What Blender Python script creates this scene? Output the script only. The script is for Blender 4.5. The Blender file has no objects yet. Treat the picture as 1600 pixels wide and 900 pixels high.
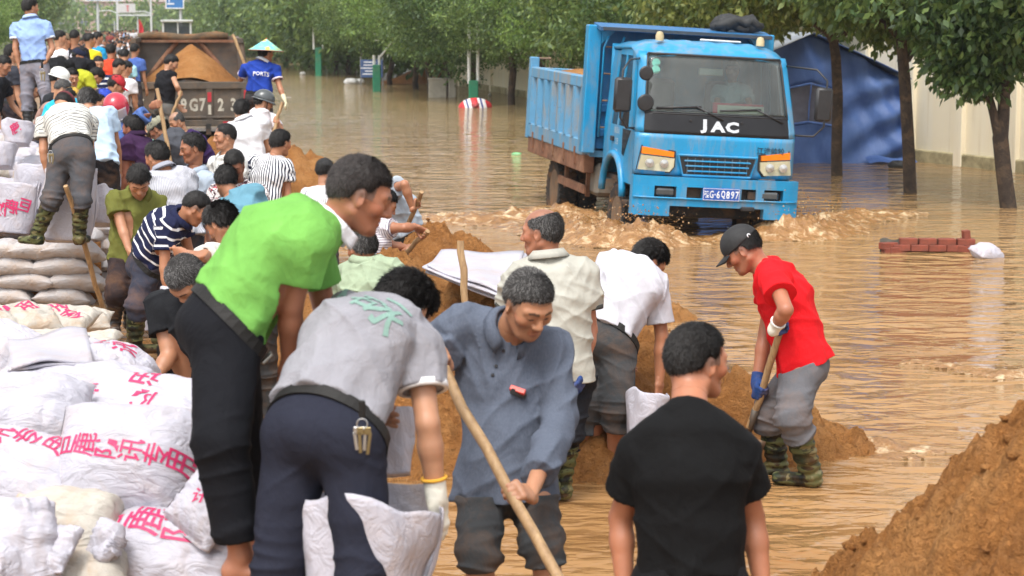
import bpy, bmesh, math, random
import numpy as np
from math import sin, cos, pi, radians, sqrt, atan2, exp
from mathutils import Vector, Matrix
from mathutils.bvhtree import BVHTree
rnd = random.Random(7)
nr = np.random.RandomState(11)
S = bpy.context.scene
COL = S.collection
# ------------------------------------------------------------------ camera
CAM_H, LENS_PX, TILT = 2.45, 3100.0, math.atan(410 / 3100.0)
cd = bpy.data.cameras.new('camera')
cam = bpy.data.objects.new('camera', cd)
COL.objects.link(cam)
cam.location = (0, 0, CAM_H)
cam.rotation_euler = (pi / 2 - TILT, 0, 0)
cd.sensor_width = 36.0
cd.lens = LENS_PX / 1600 * 36
cd.clip_start = 0.2
cd.clip_end = 3000
cd.dof.use_dof = True
cd.dof.focus_distance = 12.5
cd.dof.aperture_fstop = 5.6
S.camera = cam
# ------------------------------------------------------------------ light: bright overcast
SUN_EL, SUN_AZ = radians(62), radians(200)      # azimuth from +Y, clockwise
world = bpy.data.worlds.new('World')
S.world = world
world.use_nodes = True
wt = world.node_tree
wt.nodes.clear()
wo = wt.nodes.new('ShaderNodeOutputWorld')
wb = wt.nodes.new('ShaderNodeBackground')
sky = wt.nodes.new('ShaderNodeTexSky')
sky.sky_type = 'NISHITA'
sky.sun_disc = False
sky.sun_elevation = SUN_EL
sky.sun_rotation = SUN_AZ
sky.air_density = 1.0
sky.dust_density = 4.0
sky.ozone_density = 1.0
hs = wt.nodes.new('ShaderNodeHueSaturation')    # cloud cover greys the blue
hs.inputs['Saturation'].default_value = 0.16
hs.inputs['Value'].default_value = 1.8
wt.links.new(sky.outputs[0], hs.inputs['Color'])
wt.links.new(hs.outputs[0], wb.inputs['Color'])
wb.inputs['Strength'].default_value = 0.15
wt.links.new(wb.outputs[0], wo.inputs['Surface'])
sd = bpy.data.lights.new('sun', 'SUN')
sd.energy = 1.7
sd.angle = radians(20)
sd.color = (1.0, 0.96, 0.9)
sun = bpy.data.objects.new('sun', sd)
COL.objects.link(sun)
sdir = Vector((sin(SUN_AZ) * cos(SUN_EL), cos(SUN_AZ) * cos(SUN_EL), sin(SUN_EL)))
sun.rotation_euler = (-sdir).to_track_quat('-Z', 'Y').to_euler()
S.view_settings.view_transform = 'Standard'
S.view_settings.look = 'None'
S.view_settings.exposure = 0.22
S.view_settings.gamma = 1.0
S.cycles.max_bounces = 6
S.cycles.transparent_max_bounces = 12
S.cycles.volume_bounces = 0
# ------------------------------------------------------------------ photo pixel -> world
FW = np.array((0, cos(TILT), -sin(TILT)))
UP = np.array((0, sin(TILT), cos(TILT)))
RT = np.array((1.0, 0, 0))
EYE = np.array((0, 0, CAM_H))
def P(px, py, d):
 return EYE + d * (FW + (px - 800) / LENS_PX * RT + (450 - py) / LENS_PX * UP)
def G(px, py, z=0.0):
 r = FW + (px - 800) / LENS_PX * RT + (450 - py) / LENS_PX * UP
 return EYE + r * ((z - CAM_H) / r[2])
def proj(p):
 q = np.asarray(p, float) - EYE
 d = q @ FW
 return 800 + LENS_PX * (q @ RT) / d, 450 - LENS_PX * (q @ UP) / d, d
# ------------------------------------------------------------------ object helpers
def link(o, parent=None):
 COL.objects.link(o)
 if parent is not None:
  o.parent = parent
 return o
def tag(o, label=None, cat=None, group=None, kind=None):
 if label: o['label'] = label
 if cat: o['category'] = cat
 if group: o['group'] = group
 if kind: o['kind'] = kind
 return o
def thing(name, label, cat, loc=(0, 0, 0), rz=0.0, group=None):
 o = bpy.data.objects.new(name, None)
 o.empty_display_size = 0.2
 link(o)
 o.location = [float(x) for x in loc]
 o.rotation_euler = (0, 0, rz)
 return tag(o, label, cat, group)
def mobj(name, me, mat=None, parent=None, loc=None, rot=None):
 o = bpy.data.objects.new(name, me)
 if mat is not None and not me.materials:
  for m in (mat if isinstance(mat, (list, tuple)) else [mat]):
   me.materials.append(m)
 link(o, parent)
 if loc is not None: o.location = [float(x) for x in loc]
 if rot is not None: o.rotation_euler = rot
 return o
def npmesh(name, V, F, smooth=True):
 """V (n,3); F (m,4) or (m,3) numpy, or list of faces"""
 me = bpy.data.meshes.new(name)
 V = np.asarray(V, np.float32)
 if isinstance(F, np.ndarray):
  n, k = F.shape
  me.vertices.add(len(V)); me.vertices.foreach_set('co', V.ravel())
  me.loops.add(n * k); me.loops.foreach_set('vertex_index', F.astype(np.int32).ravel())
  me.polygons.add(n)
  me.polygons.foreach_set('loop_start', np.arange(0, n * k, k, dtype=np.int32))
  me.update(calc_edges=True)
 else:
  me.from_pydata([tuple(map(float, v)) for v in V], [], F)
  me.update()
 if smooth: me.shade_smooth()
 else: me.shade_flat()
 return me
class MB:
 """collects boxes, tubes, lathes; build() links ONE mesh object"""
 def __init__(s): s.V = []; s.F = []; s.M = []
 def add(s, V, F, m=0):
  n = len(s.V)
  s.V += [tuple(map(float, v)) for v in V]
  s.F += [tuple(i + n for i in f) for f in F]
  s.M += [m] * len(F)
  return s
 def box(s, c, d, R=None, m=0, taper=1.0, bev=0.0):
  hx, hy, hz = d[0] / 2, d[1] / 2, d[2] / 2
  b = min(bev, hx * .9, hy * .9, hz * .9)
  if b <= 0:
   V = [(x * (taper if z > 0 else 1), y * (taper if z > 0 else 1), z) for z in (-hz, hz) for y in (-hy, hy) for x in (-hx, hx)]
   F = [(0, 2, 3, 1), (4, 5, 7, 6), (0, 1, 5, 4), (2, 6, 7, 3), (0, 4, 6, 2), (1, 3, 7, 5)]
  else:
   V, F = [], []
   idx = {}
   for sx in (-1, 1):
    for sy in (-1, 1):
     for sz in (-1, 1):
      for a in range(3):
       v = [sx * (hx - b), sy * (hy - b), sz * (hz - b)]
       v[a] += (sx, sy, sz)[a] * b
       idx[sx, sy, sz, a] = len(V); V.append(v)
   g = lambda x, y, z, a: idx[x, y, z, a]
   for sgn in (-1, 1):
    F += [(g(sgn, -1, -1, 0), g(sgn, 1, -1, 0), g(sgn, 1, 1, 0), g(sgn, -1, 1, 0))[::sgn],
      (g(-1, sgn, -1, 1), g(-1, sgn, 1, 1), g(1, sgn, 1, 1), g(1, sgn, -1, 1))[::sgn],
      (g(-1, -1, sgn, 2), g(1, -1, sgn, 2), g(1, 1, sgn, 2), g(-1, 1, sgn, 2))[::sgn]]
   for s1 in (-1, 1):
    for s2 in (-1, 1):
     p = s1 * s2
     F += [(g(-1, s1, s2, 1), g(-1, s1, s2, 2), g(1, s1, s2, 2), g(1, s1, s2, 1))[::p],
       (g(s1, -1, s2, 2), g(s1, -1, s2, 0), g(s1, 1, s2, 0), g(s1, 1, s2, 2))[::p],
       (g(s1, s2, -1, 0), g(s1, s2, -1, 1), g(s1, s2, 1, 1), g(s1, s2, 1, 0))[::p]]
     for s3 in (-1, 1):
      F.append((g(s1, s2, s3, 0), g(s1, s2, s3, 1), g(s1, s2, s3, 2))[::p * s3])
  V = [Vector(v) for v in V]
  if R is not None: V = [R @ v for v in V]
  c = Vector([float(q) for q in c])
  return s.add([v + c for v in V], F, m)
 def tube(s, pts, r, n=8, m=0, cap=True, flat=1.0):
  pts = [Vector([float(q) for q in p]) for p in pts]
  rr = r if isinstance(r, (list, tuple)) else [r] * len(pts)
  V, F = [], []
  u = None
  for i, p in enumerate(pts):
   t = (pts[min(i + 1, len(pts) - 1)] - pts[max(i - 1, 0)]).normalized()
   if u is None:
    u = t.orthogonal().normalized()
    if abs(t.z) < .9: u = t.cross(Vector((0, 0, 1))).normalized()
   u = (u - t * u.dot(t)).normalized()
   w = t.cross(u)
   for j in range(n):
    a = 2 * pi * j / n
    V.append(p + u * cos(a) * rr[i] + w * sin(a) * rr[i] * flat)
  for i in range(len(pts) - 1):
   for j in range(n):
    F.append((i * n + j, i * n + (j + 1) % n, (i + 1) * n + (j + 1) % n, (i + 1) * n + j))
  if cap:
   F.append(tuple(range(n))[::-1]); F.append(tuple((len(pts) - 1) * n + j for j in range(n)))
  return s.add(V, F, m)
 def lathe(s, prof, c=(0, 0, 0), R=None, n=16, m=0, close=False):
  """prof: (radius, z)"""
  V, F = [], []
  c = Vector([float(q) for q in c])
  for r_, z in prof:
   for j in range(n):
    a = 2 * pi * j / n
    v = Vector((r_ * cos(a), r_ * sin(a), z))
    V.append((R @ v if R is not None else v) + c)
  k = len(prof)
  for i in range(k - 1 + (1 if close else 0)):
   i2 = (i + 1) % k
   for j in range(n):
    F.append((i * n + j, i * n + (j + 1) % n, i2 * n + (j + 1) % n, i2 * n + j))
  if not close:
   if prof[0][0] > 1e-4: F.append(tuple(range(n))[::-1])
   if prof[-1][0] > 1e-4: F.append(tuple((k - 1) * n + j for j in range(n)))
  return s.add(V, F, m)
 def prism(s, poly, d0, d1, f, m=0):
  """poly 2D -> f(u, v, depth) 3D"""
  n = len(poly)
  V = [f(u, v, d0) for u, v in poly] + [f(u, v, d1) for u, v in poly]
  F = [tuple(range(n)), tuple(range(n, 2 * n))[::-1]]
  F += [(i, i + n, (i + 1) % n + n, (i + 1) % n) for i in range(n)]
  return s.add(V, F, m)
 def grid(s, f, nu, nv, m=0):
  V = [f(i / nu, j / nv) for j in range(nv + 1) for i in range(nu + 1)]
  F = [(j * (nu + 1) + i, j * (nu + 1) + i + 1, (j + 1) * (nu + 1) + i + 1, (j + 1) * (nu + 1) + i) for j in range(nv) for i in range(nu)]
  return s.add(V, F, m)
 def mesh(s, name, smooth=False, fix=True):
  me = bpy.data.meshes.new(name)
  me.from_pydata(s.V, [], s.F)
  me.polygons.foreach_set('material_index', s.M)
  me.update()
  if fix:
   b = bmesh.new(); b.from_mesh(me)
   bmesh.ops.remove_doubles(b, verts=b.verts, dist=1e-5)
   bmesh.ops.recalc_face_normals(b, faces=b.faces)
   b.to_mesh(me); b.free()
  if smooth is True: me.shade_smooth()
  elif smooth:
   me.shade_smooth()
   me.set_sharp_from_angle(angle=radians(smooth))
  else: me.shade_flat()
  return me
 def build(s, name, mat, parent=None, smooth=False, loc=None, rot=None, fix=True):
  return mobj(name, s.mesh(name, smooth, fix), mat, parent, loc, rot)
# ------------------------------------------------------------------ materials
def lin(r, g, b):
 f = lambda c: c / 12.92 if c <= .04045 else ((c + .055) / 1.055) ** 2.4
 return (f(r / 255), f(g / 255), f(b / 255))
class NT:
 def __init__(s, name):
  s.m = bpy.data.materials.new(name)
  s.m.use_nodes = True
  s.t = s.m.node_tree
  s.b = s.t.nodes['Principled BSDF']
  s.o = s.t.nodes['Material Output']
 def n(s, kind, **kw):
  x = s.t.nodes.new('ShaderNode' + kind)
  for k, v in kw.items():
   if k.startswith('i_'):
    x.inputs[k[2:].replace('_', ' ')].default_value = v
   else: setattr(x, k, v)
  return x
 def l(s, a, b): s.t.links.new(a, b)
 def coord(s, which='Object', scale=(1, 1, 1), rot=(0, 0, 0)):
  c = s.n('TexCoord'); mp = s.n('Mapping')
  mp.inputs['Scale'].default_value = scale
  mp.inputs['Rotation'].default_value = rot
  s.l(c.outputs[which], mp.inputs['Vector'])
  return mp.outputs[0]
 def noise(s, scale, detail=4, rough=.55, vec=None, dist=0.0):
  x = s.n('TexNoise')
  x.inputs['Scale'].default_value = scale
  x.inputs['Detail'].default_value = detail
  x.inputs['Roughness'].default_value = rough
  x.inputs['Distortion'].default_value = dist
  if vec is not None: s.l(vec, x.inputs['Vector'])
  return x.outputs[0]
 def ramp(s, fac, stops, interp='LINEAR'):
  r = s.n('ValToRGB')
  r.color_ramp.interpolation = interp
  els = r.color_ramp.elements
  while len(els) < len(stops): els.new(.5)
  for e, (p, c) in zip(els, stops):
   e.position = p
   e.color = (*c, 1) if len(c) == 3 else c
  s.l(fac, r.inputs[0])
  return r.outputs[0]
 def mix(s, fac, a, b, mode='MIX'):
  x = s.n('Mix', data_type='RGBA', blend_type=mode)
  for i, v in ((0, fac), (6, a), (7, b)):
   if hasattr(v, 'links') or hasattr(v, 'is_linked'): s.l(v, x.inputs[i])
   elif isinstance(v, (tuple, list)): x.inputs[i].default_value = (*v, 1) if len(v) == 3 else v
   else: x.inputs[i].default_value = v
  return x.outputs[2]
 def math(s, op, a, b=0.0):
  x = s.n('Math', operation=op)
  for i, v in ((0, a), (1, b)):
   if hasattr(v, 'is_linked'): s.l(v, x.inputs[i])
   else: x.inputs[i].default_value = v
  return x.outputs[0]
 def bump(s, h, strength=.3, dist=.01, normal=None):
  x = s.n('Bump')
  x.inputs['Strength'].default_value = strength
  x.inputs['Distance'].default_value = dist
  s.l(h, x.inputs['Height'])
  if normal is not None: s.l(normal, x.inputs['Normal'])
  return x.outputs[0]
 def set(s, **kw):
  for k, v in kw.items():
   i = s.b.inputs[k.replace('_', ' ')]
   if hasattr(v, 'is_linked'): s.l(v, i)
   elif isinstance(v, (tuple, list)) and len(v) == 3 and i.type == 'RGBA': i.default_value = (*v, 1)
   else: i.default_value = v
  return s
_mc = {}
def cached(f):
 def g(*a, **k):
  key = (f.__name__, a, tuple(sorted(k.items())))
  if key not in _mc: _mc[key] = f(*a, **k)
  return _mc[key]
 return g
@cached
def plain(name, c, rough=.6, metal=0.0, var=.25, scale=6.0, bump=.0, spec=.5, dirt=None, dirt_amt=.5, coat=0.0):
 t = NT(name)
 v = t.coord()
 n1 = t.noise(scale, 5, .6, v)
 base = t.mix(t.ramp(n1, [(.3, (0, 0, 0)), (.7, (1, 1, 1))]), tuple(x * (1 - var) for x in c), tuple(min(1, x * (1 + var * .6)) for x in c))
 if dirt:
  n2 = t.noise(scale * .45, 6, .7, v, .6)
  base = t.mix(t.math('MULTIPLY', t.ramp(n2, [(.47, (0, 0, 0)), (.68, (1, 1, 1))]), dirt_amt), base, dirt)
 t.set(Base_Color=base, Roughness=rough, Metallic=metal, Coat_Weight=coat)
 t.b.inputs['Specular IOR Level'].default_value = spec
 if bump:
  t.set(Normal=t.bump(t.noise(scale * 5, 5, .6, v), bump, .01))
 return t.m
MUD = lin(150, 105, 62)
# ================================================================== SETTING
ROADV = Vector((-0.2016, 1.0, 0)).normalized()      # the road runs away and to one side
ROADN = Vector((ROADV.y, -ROADV.x, 0))
def road_pt(t, off): return Vector((0, 0, 0)) + ROADV * t + ROADN * off
# ---- numpy lattice noise
_lat = np.random.RandomState(3).rand(64, 64, 64).astype(np.float32)
def vnoise(p):
 p = np.asarray(p, np.float32)
 i = np.floor(p).astype(np.int32); f = p - i
 f = f * f * (3 - 2 * f)
 i0 = i & 63; i1 = (i + 1) & 63
 x0, y0, z0 = i0[..., 0], i0[..., 1], i0[..., 2]
 x1, y1, z1 = i1[..., 0], i1[..., 1], i1[..., 2]
 fx, fy, fz = f[..., 0], f[..., 1], f[..., 2]
 a = _lat[x0, y0, z0] * (1 - fx) + _lat[x1, y0, z0] * fx
 b = _lat[x0, y1, z0] * (1 - fx) + _lat[x1, y1, z0] * fx
 c = _lat[x0, y0, z1] * (1 - fx) + _lat[x1, y0, z1] * fx
 d = _lat[x0, y1, z1] * (1 - fx) + _lat[x1, y1, z1] * fx
 return (a * (1 - fy) + b * fy) * (1 - fz) + (c * (1 - fy) + d * fy) * fz
def fbm(p, o=4, g=.5):
 p = np.asarray(p, np.float32); s = 0; a = 1; t = 0
 for _ in range(o):
  s = s + a * vnoise(p); t += a; a *= g; p = p * 2.03 + 7.1
 return s / t
def hf_mesh(name, x0, x1, y0, y1, nx, ny, zf, smooth=True, cut=None):
 xs = np.linspace(x0, x1, nx); ys = np.linspace(y0, y1, ny)
 X, Y = np.meshgrid(xs, ys)
 Z = zf(X, Y)
 V = np.stack([X, Y, Z], -1).reshape(-1, 3)
 i = np.arange(nx * ny).reshape(ny, nx)
 F = np.stack([i[:-1, :-1], i[:-1, 1:], i[1:, 1:], i[1:, :-1]], -1).reshape(-1, 4)
 if cut is not None:
  F = F[(V[F][:, :, 2] > cut).any(axis=1)]
  used = np.unique(F); mp = np.zeros(len(V), int); mp[used] = np.arange(len(used))
  V = V[used]; F = mp[F]
 return npmesh(name, V, F, smooth)
# ---- water
def water_mat():
 t = NT('muddy_flood_water')
 v = t.coord('Object', (1, 1, 1), (0, 0, radians(-8)))
 big = t.noise(.35, 3, .5, v)
 patch = t.noise(.09, 4, .6, t.coord('Object', (1, .5, 1)))
 c1 = t.mix(t.ramp(big, [(.35, (0, 0, 0)), (.65, (1, 1, 1))]), lin(140, 102, 62), lin(164, 128, 86))
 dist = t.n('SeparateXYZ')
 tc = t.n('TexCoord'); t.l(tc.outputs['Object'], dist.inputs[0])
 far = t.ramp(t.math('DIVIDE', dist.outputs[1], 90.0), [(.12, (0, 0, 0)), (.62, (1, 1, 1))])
 c2 = t.mix(far, c1, lin(140, 120, 86))          # base colour turns greyer with distance
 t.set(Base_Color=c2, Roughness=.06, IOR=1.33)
 v1 = t.coord('Object', (.9, 1.45, 1), (0, 0, radians(5)))
 v2 = t.coord('Object', (1.0, 1.5, 1), (0, 0, radians(-12)))
 v3 = t.coord('Object', (.8, 2.0, 1), (0, 0, radians(3)))
 n1 = t.noise(1.15, 1.5, .4, v1, 1.0)
 n2 = t.noise(2.9, 1.5, .45, v2, .9)
 n3 = t.noise(8.0, 2, .5, v3, .4)
 breeze = t.ramp(t.noise(.22, 3, .6, t.coord('Object', (1, .6, 1)), .5), [(.40, (0, 0, 0)), (.62, (1, 1, 1))])
 h = t.math('ADD', t.math('MULTIPLY', n1, 1.0), t.math('MULTIPLY', n2, .50))
 calm = t.ramp(patch, [(.32, (.4, .4, .4)), (.6, (1, 1, 1))])
 h = t.math('ADD', t.math('MULTIPLY', h, calm), t.math('MULTIPLY', n3, t.math('ADD', t.math('MULTIPLY', breeze, .15), .025)))
 t.set(Normal=t.bump(h, 1.0, .24))
 return t.m
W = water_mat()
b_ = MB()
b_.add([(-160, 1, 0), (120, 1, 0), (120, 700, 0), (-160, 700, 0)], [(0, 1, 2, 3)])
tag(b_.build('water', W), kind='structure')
# ---- submerged bed and land beyond
ground_m = plain('earth_ground', lin(120, 95, 62), .95, var=.3, scale=.6)
b_ = MB()
b_.add([(-900, -60, -.45), (900, -60, -.45), (900, 1600, -.45), (-900, 1600, -.45)], [(0, 1, 2, 3)])
tag(b_.build('ground', ground_m), kind='structure')
# ---- the half of the road that stands clear of the flood, under the crowd
road_m = plain('wet_road_mud', lin(128, 104, 76), .6, var=.3, scale=1.5, dirt=lin(160, 115, 70), dirt_amt=.8)
def strip(t0, t1, o0, o1, z0, z1):
 b = MB()
 for (ta, tb) in [(t0, t1)]:
  p = [road_pt(ta, o0), road_pt(ta, o1), road_pt(tb, o1), road_pt(tb, o0)]
  V = [(q.x, q.y, z0) for q in p] + [(q.x, q.y, z1) for q in p]
  b.add(V, [(3, 2, 1, 0), (4, 5, 6, 7), (0, 1, 5, 4), (1, 2, 6, 5), (2, 3, 7, 6), (3, 0, 4, 7)])
 return b
tag(strip(30, 330, -7.4, -1.2, -.44, .06).build('road', road_m), kind='structure')
tag(strip(24, 330, -30, -7.35, -.44, .18).build('verge', plain('verge_earth', lin(88, 92, 52), .95, var=.4, scale=1.2)), kind='structure')
# ---- leaves
@cached
def leaf_mat(name, dark, mid, light, trans=.35):
 t = NT(name)
 g = t.n('NewGeometry')
 col = t.ramp(g.outputs['Random Per Island'], [(0, dark), (.55, mid), (.9, light), (1, light)])
 t.set(Base_Color=col, Roughness=.45)
 tr = t.n('BsdfTranslucent')
 t.l(t.mix(.5, col, tuple(min(1, c * 1.6) for c in light)), tr.inputs['Color'])
 mx = t.n('MixShader'); mx.inputs[0].default_value = trans
 t.l(t.b.outputs[0], mx.inputs[1]); t.l(tr.outputs[0], mx.inputs[2])
 t.l(mx.outputs[0], t.o.inputs['Surface'])
 return t.m
LEAF_DARK = leaf_mat('dark_leaves', (.024, .052, .016), (.055, .112, .030), (.15, .22, .06))
LEAF_MID = leaf_mat('mid_leaves', (.04, .082, .024), (.10, .175, .046), (.24, .32, .09))
LEAF_BRIGHT = leaf_mat('bright_leaves', (.055, .115, .024), (.13, .23, .05), (.28, .40, .10))
LEAF_YELLOW = leaf_mat('yellowing_leaves', (.05, .085, .022), (.12, .185, .045), (.30, .34, .10))
def leaf_cloud(rs, centers, crad, n_per, size, droop=.35, flat=.7):
 """many small pointed leaves spread in clumps"""
 C = np.repeat(centers, n_per, 0); R = np.repeat(crad, n_per)[:, None]
 n = len(C)
 d = rs.normal(size=(n, 3)); d /= np.linalg.norm(d, axis=1, keepdims=True)
 pos = C + d * R * (rs.rand(n, 1) ** .45) * np.array((1, 1, flat))
 ax = rs.normal(size=(n, 3)) + np.array((0, 0, -droop * 2)) + d * .8
 ax /= np.linalg.norm(ax, axis=1, keepdims=True)
 up = rs.normal(size=(n, 3)) * .8 + np.array((0, 0, 1.0))
 sd_ = np.cross(ax, up); sd_ /= np.linalg.norm(sd_, axis=1, keepdims=True) + 1e-9
 L = size * (.65 + .7 * rs.rand(n, 1)); Wd = L * .24
 V = np.stack([pos, pos + ax * L * .45 + sd_ * Wd, pos + ax * L, pos + ax * L * .45 - sd_ * Wd], 1).reshape(-1, 3)
 F = np.arange(n * 4).reshape(n, 4)
 return V, F
def crown_mesh(name, seed, rx, rz, n_clump, n_per, size, crad=.5, hollow=.35, zlow=-1.0):
 rs = np.random.RandomState(seed)
 d = rs.normal(size=(n_clump, 3)); d /= np.linalg.norm(d, axis=1, keepdims=True)
 d[:, 2] = np.maximum(d[:, 2], zlow)
 lob = .72 + .5 * fbm(d * 1.7 + seed, 2)
 r = (hollow + (1 - hollow) * rs.rand(n_clump) ** .6) * lob
 c = d * r[:, None] * np.array((rx, rx, rz))
 V, F = leaf_cloud(rs, c, crad * (.55 + .8 * rs.rand(n_clump)), n_per, size)
 return npmesh(name, V, F, False)
BARK = plain('dark_bark', lin(62, 50, 40), .9, var=.45, scale=9, bump=.9, dirt=lin(150, 120, 88), dirt_amt=.35)
CROWNS = [crown_mesh('crown_%d' % i, 20 + i, 2.7, 2.2, 420, 58, .115, .42) for i in range(4)]
FARCROWNS = [crown_mesh('crown_far_%d' % i, 40 + i, 3.2, 2.9, 240, 34, .30, .75) for i in range(3)]
def limb_pts(a, b, sag=.0, n=5, wob=.06, rs=rnd):
 a, b = Vector(a), Vector(b)
 L = (b - a).length
 return [a.lerp(b, i / n) + Vector((rs.uniform(-1, 1), rs.uniform(-1, 1), rs.uniform(-1, 1))) * wob * L * (0 if i in (0, n) else 1) - Vector((0, 0, sag * L * sin(pi * i / n))) for i in range(n + 1)]
def tree(loc, h, crown_z, crown, leaf, label, group, r=.1, sc=1.0, fork=None, rz=None, szz=1.0):
 t = thing('street_tree', label, 'tree', loc, 0, group)
 b = MB()
 fz = fork if fork else h * .62
 b.tube(limb_pts((0, 0, -.5), (rnd.uniform(-.12, .12), rnd.uniform(-.1, .1), fz), n=6, wob=.02), [r * 1.15, r * 1.05, r, r * .95, r * .9, r * .88, r * .85], 9)
 top = Vector(b.V[-10]) if 0 else Vector((0, 0, fz))
 for k in range(5):
  a = k * 2.4 + rnd.random()
  e = Vector((cos(a) * 1.5 * sc, sin(a) * 1.5 * sc, crown_z + rnd.uniform(-.3, .9) * sc))
  b.tube(limb_pts(top - Vector((0, 0, .1 * k)), e, n=4), [r * .55, r * .42, r * .32, r * .22, r * .1], 6)
 b.build('trunk', BARK, t, 60)
 c = mobj('crown', crown, None, t, (0, 0, crown_z), (0, 0, rnd.uniform(0, 6.3) if rz is None else rz))
 c.scale = (sc, sc, sc * szz)
 if not crown.materials: crown.materials.append(leaf)
 c.material_slots[0].link = 'OBJECT'; c.material_slots[0].material = leaf
 return t
def gx(px, py): 
 g = G(px, py); return (g[0], g[1], 0)
# three near trees on the flooded pavement, each with its own limbs and hanging foliage
def near_tree(base, stems, crowns, leaf, label):
 """stems: list of pixel polylines ((px, py, radius m), ...) at the tree's own depth; crowns: (px, py, doff, rx m, rz m, n)"""
 g = G(*base); d = proj(g)[2]
 t = thing('street_tree', label, 'tree', (g[0], g[1], 0), 0, 'trees along the flooded pavement')
 o = Vector((g[0], g[1], 0))
 b = MB()
 for st in stems:
  pts = [Vector(P(x, y, d + (q[0] if q else 0))) - o for x, y, r, *q in st]
  b.tube(pts, [r for _, _, r, *_q in st], 10)
 b.build('trunk', BARK, t, 60)
 VV, FF, n0 = [], [], 0
 rs = np.random.RandomState(int(base[0]))
 for (x, y, dof, rx, rz, n) in crowns:
  c0 = P(x, y, d + dof) - np.array(o)
  q = rs.normal(size=(n, 3)); q /= np.linalg.norm(q, axis=1, keepdims=True)
  cc = c0 + q * (rs.rand(n, 1) ** .5) * np.array((rx, rx, rz))
  V, F = leaf_cloud(rs, cc, .24 + .2 * rs.rand(n), 30, .135, .6)
  VV.append(V); FF.append(F + n0); n0 += len(V)
 mobj('crown', npmesh('near_crown', np.concatenate(VV), np.concatenate(FF), False), leaf, t)
 return t
near_tree((1307, 275),
 [[(1308, 300, .1), (1307, 240, .095), (1309, 150, .09), (1306, 90, .085), (1302, 62, .08), (1290, 50, .05), (1262, 30, .04), (1240, 0, .03), (1225, -40, .02)],
  [(1303, 70, .06), (1300, 40, .05), (1310, 0, .04), (1322, -60, .02)], [(1304, 66, .05), (1330, 45, .035), (1370, 15, .03), (1400, -30, .02)]],
 [(1190, -14, .4, 1.4, .6, 150), (1130, 15, 1.5, 1.2, .55, 120), (1290, -30, -.3, 1.4, .62, 150), (1350, 20, .3, .55, .36, 44), (1255, -10, .9, 1.2, .55, 100), (1200, -90, 0, 3.0, 1.2, 260), (1070, 5, 2, .9, .5, 80)],
 LEAF_YELLOW, 'street tree with yellowish leaves in the water between the blue truck and the blue tent')
near_tree((1422, 302),
 [[(1424, 330, .105), (1422, 300, .1), (1420, 240, .095), (1414, 130, .09), (1408, 60, .08), (1406, 20, .07), (1400, -60, .05)],
  [(1412, 66, .055), (1392, 45, .05), (1365, 25, .045), (1340, 6, .035), (1310, -20, .025)], [(1418, 95, .045), (1428, 78, .04), (1436, 55, .035), (1460, 46, .03), (1490, 20, .02)]],
 [(1400, -15, .5, 1.5, .55, 170), (1385, 48, .6, .25, .2, 14), (1480, 0, .6, 1.2, .5, 120), (1420, -100, 0, 2.8, 1.2, 260), (1350, -8, .2, .9, .5, 90), (1455, 62, .9, .5, .2, 24), (1440, 35, .4, .5, .3, 40)],
 LEAF_MID, 'straight dark trunked street tree in the water between the blue tent and the pale wall')
near_tree((1572, 325),
 [[(1578, 350, .12), (1575, 320, .115), (1568, 265, .11), (1563, 215, .11), (1568, 180, .085), (1570, 120, .08), (1560, 60, .07), (1555, 0, .06), (1550, -60, .05)],
  [(1562, 215, .085), (1553, 180, .062), (1545, 150, .055), (1545, 110, .05), (1540, 60, .045), (1520, 10, .04)], [(1569, 105, .05), (1585, 85, .04), (1610, 50, .03)], [(1545, 110, .03), (1520, 95, .03), (1490, 85, .02)]],
 [(1530, 70, 0, .62, .42, 70), (1500, 100, .1, .35, .3, 30), (1560, 30, .3, 1.2, .55, 150), (1490, 30, .6, .6, .45, 70), (1600, 10, -.3, .9, .8, 110), (1540, -80, 0, 2.6, 1.1, 240), (1525, 128, 0, .3, .12, 14), (1600, 70, .4, .35, .35, 26)],
 LEAF_DARK, 'street tree forking low into two stems in the water before the pale wall')
# the same row going on behind the truck towards the far end of the road
row0 = Vector((5.28, 32.3, 0))
ks = []
y = 38.5
while y < 230:
 ks.append(y); y += 3.9 if y < 75 else (5.5 if y < 120 else 11)
ORDW = 'first second third fourth fifth sixth seventh eighth ninth tenth eleventh twelfth thirteenth fourteenth fifteenth sixteenth seventeenth eighteenth nineteenth twentieth'.split() + ['last'] * 30
for i, yy in enumerate(ks):
 nb_ = 50 < yy < 63
 p = row0 + ROADV * ((yy - 32.3) / ROADV.y) + ROADN * (rnd.uniform(-.25, .25) + (.9 if nb_ else 0))
 far = yy > 95
 lf = (LEAF_DARK, LEAF_MID, LEAF_DARK, LEAF_MID, LEAF_BRIGHT)[i % 5] if not far else (LEAF_MID, LEAF_DARK)[i % 2]
 tree((p.x, p.y, 0), 6.5, 3.30 + rnd.uniform(-.3, .4), FARCROWNS[i % 3] if far else CROWNS[i % 4], lf,
   ('broad leafed street tree in flood water, %s going back from the truck' % ORDW[i] if not far else 'distant hazy street tree of the flooded row, %s from the truck' % ORDW[i]),
   'trees of the flooded row' if not far else 'far trees of the flooded row', .11, rnd.uniform(.95, 1.2) * (.8 if nb_ else 1) if not far else rnd.uniform(1, 1.25), szz=1.0)
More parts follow.
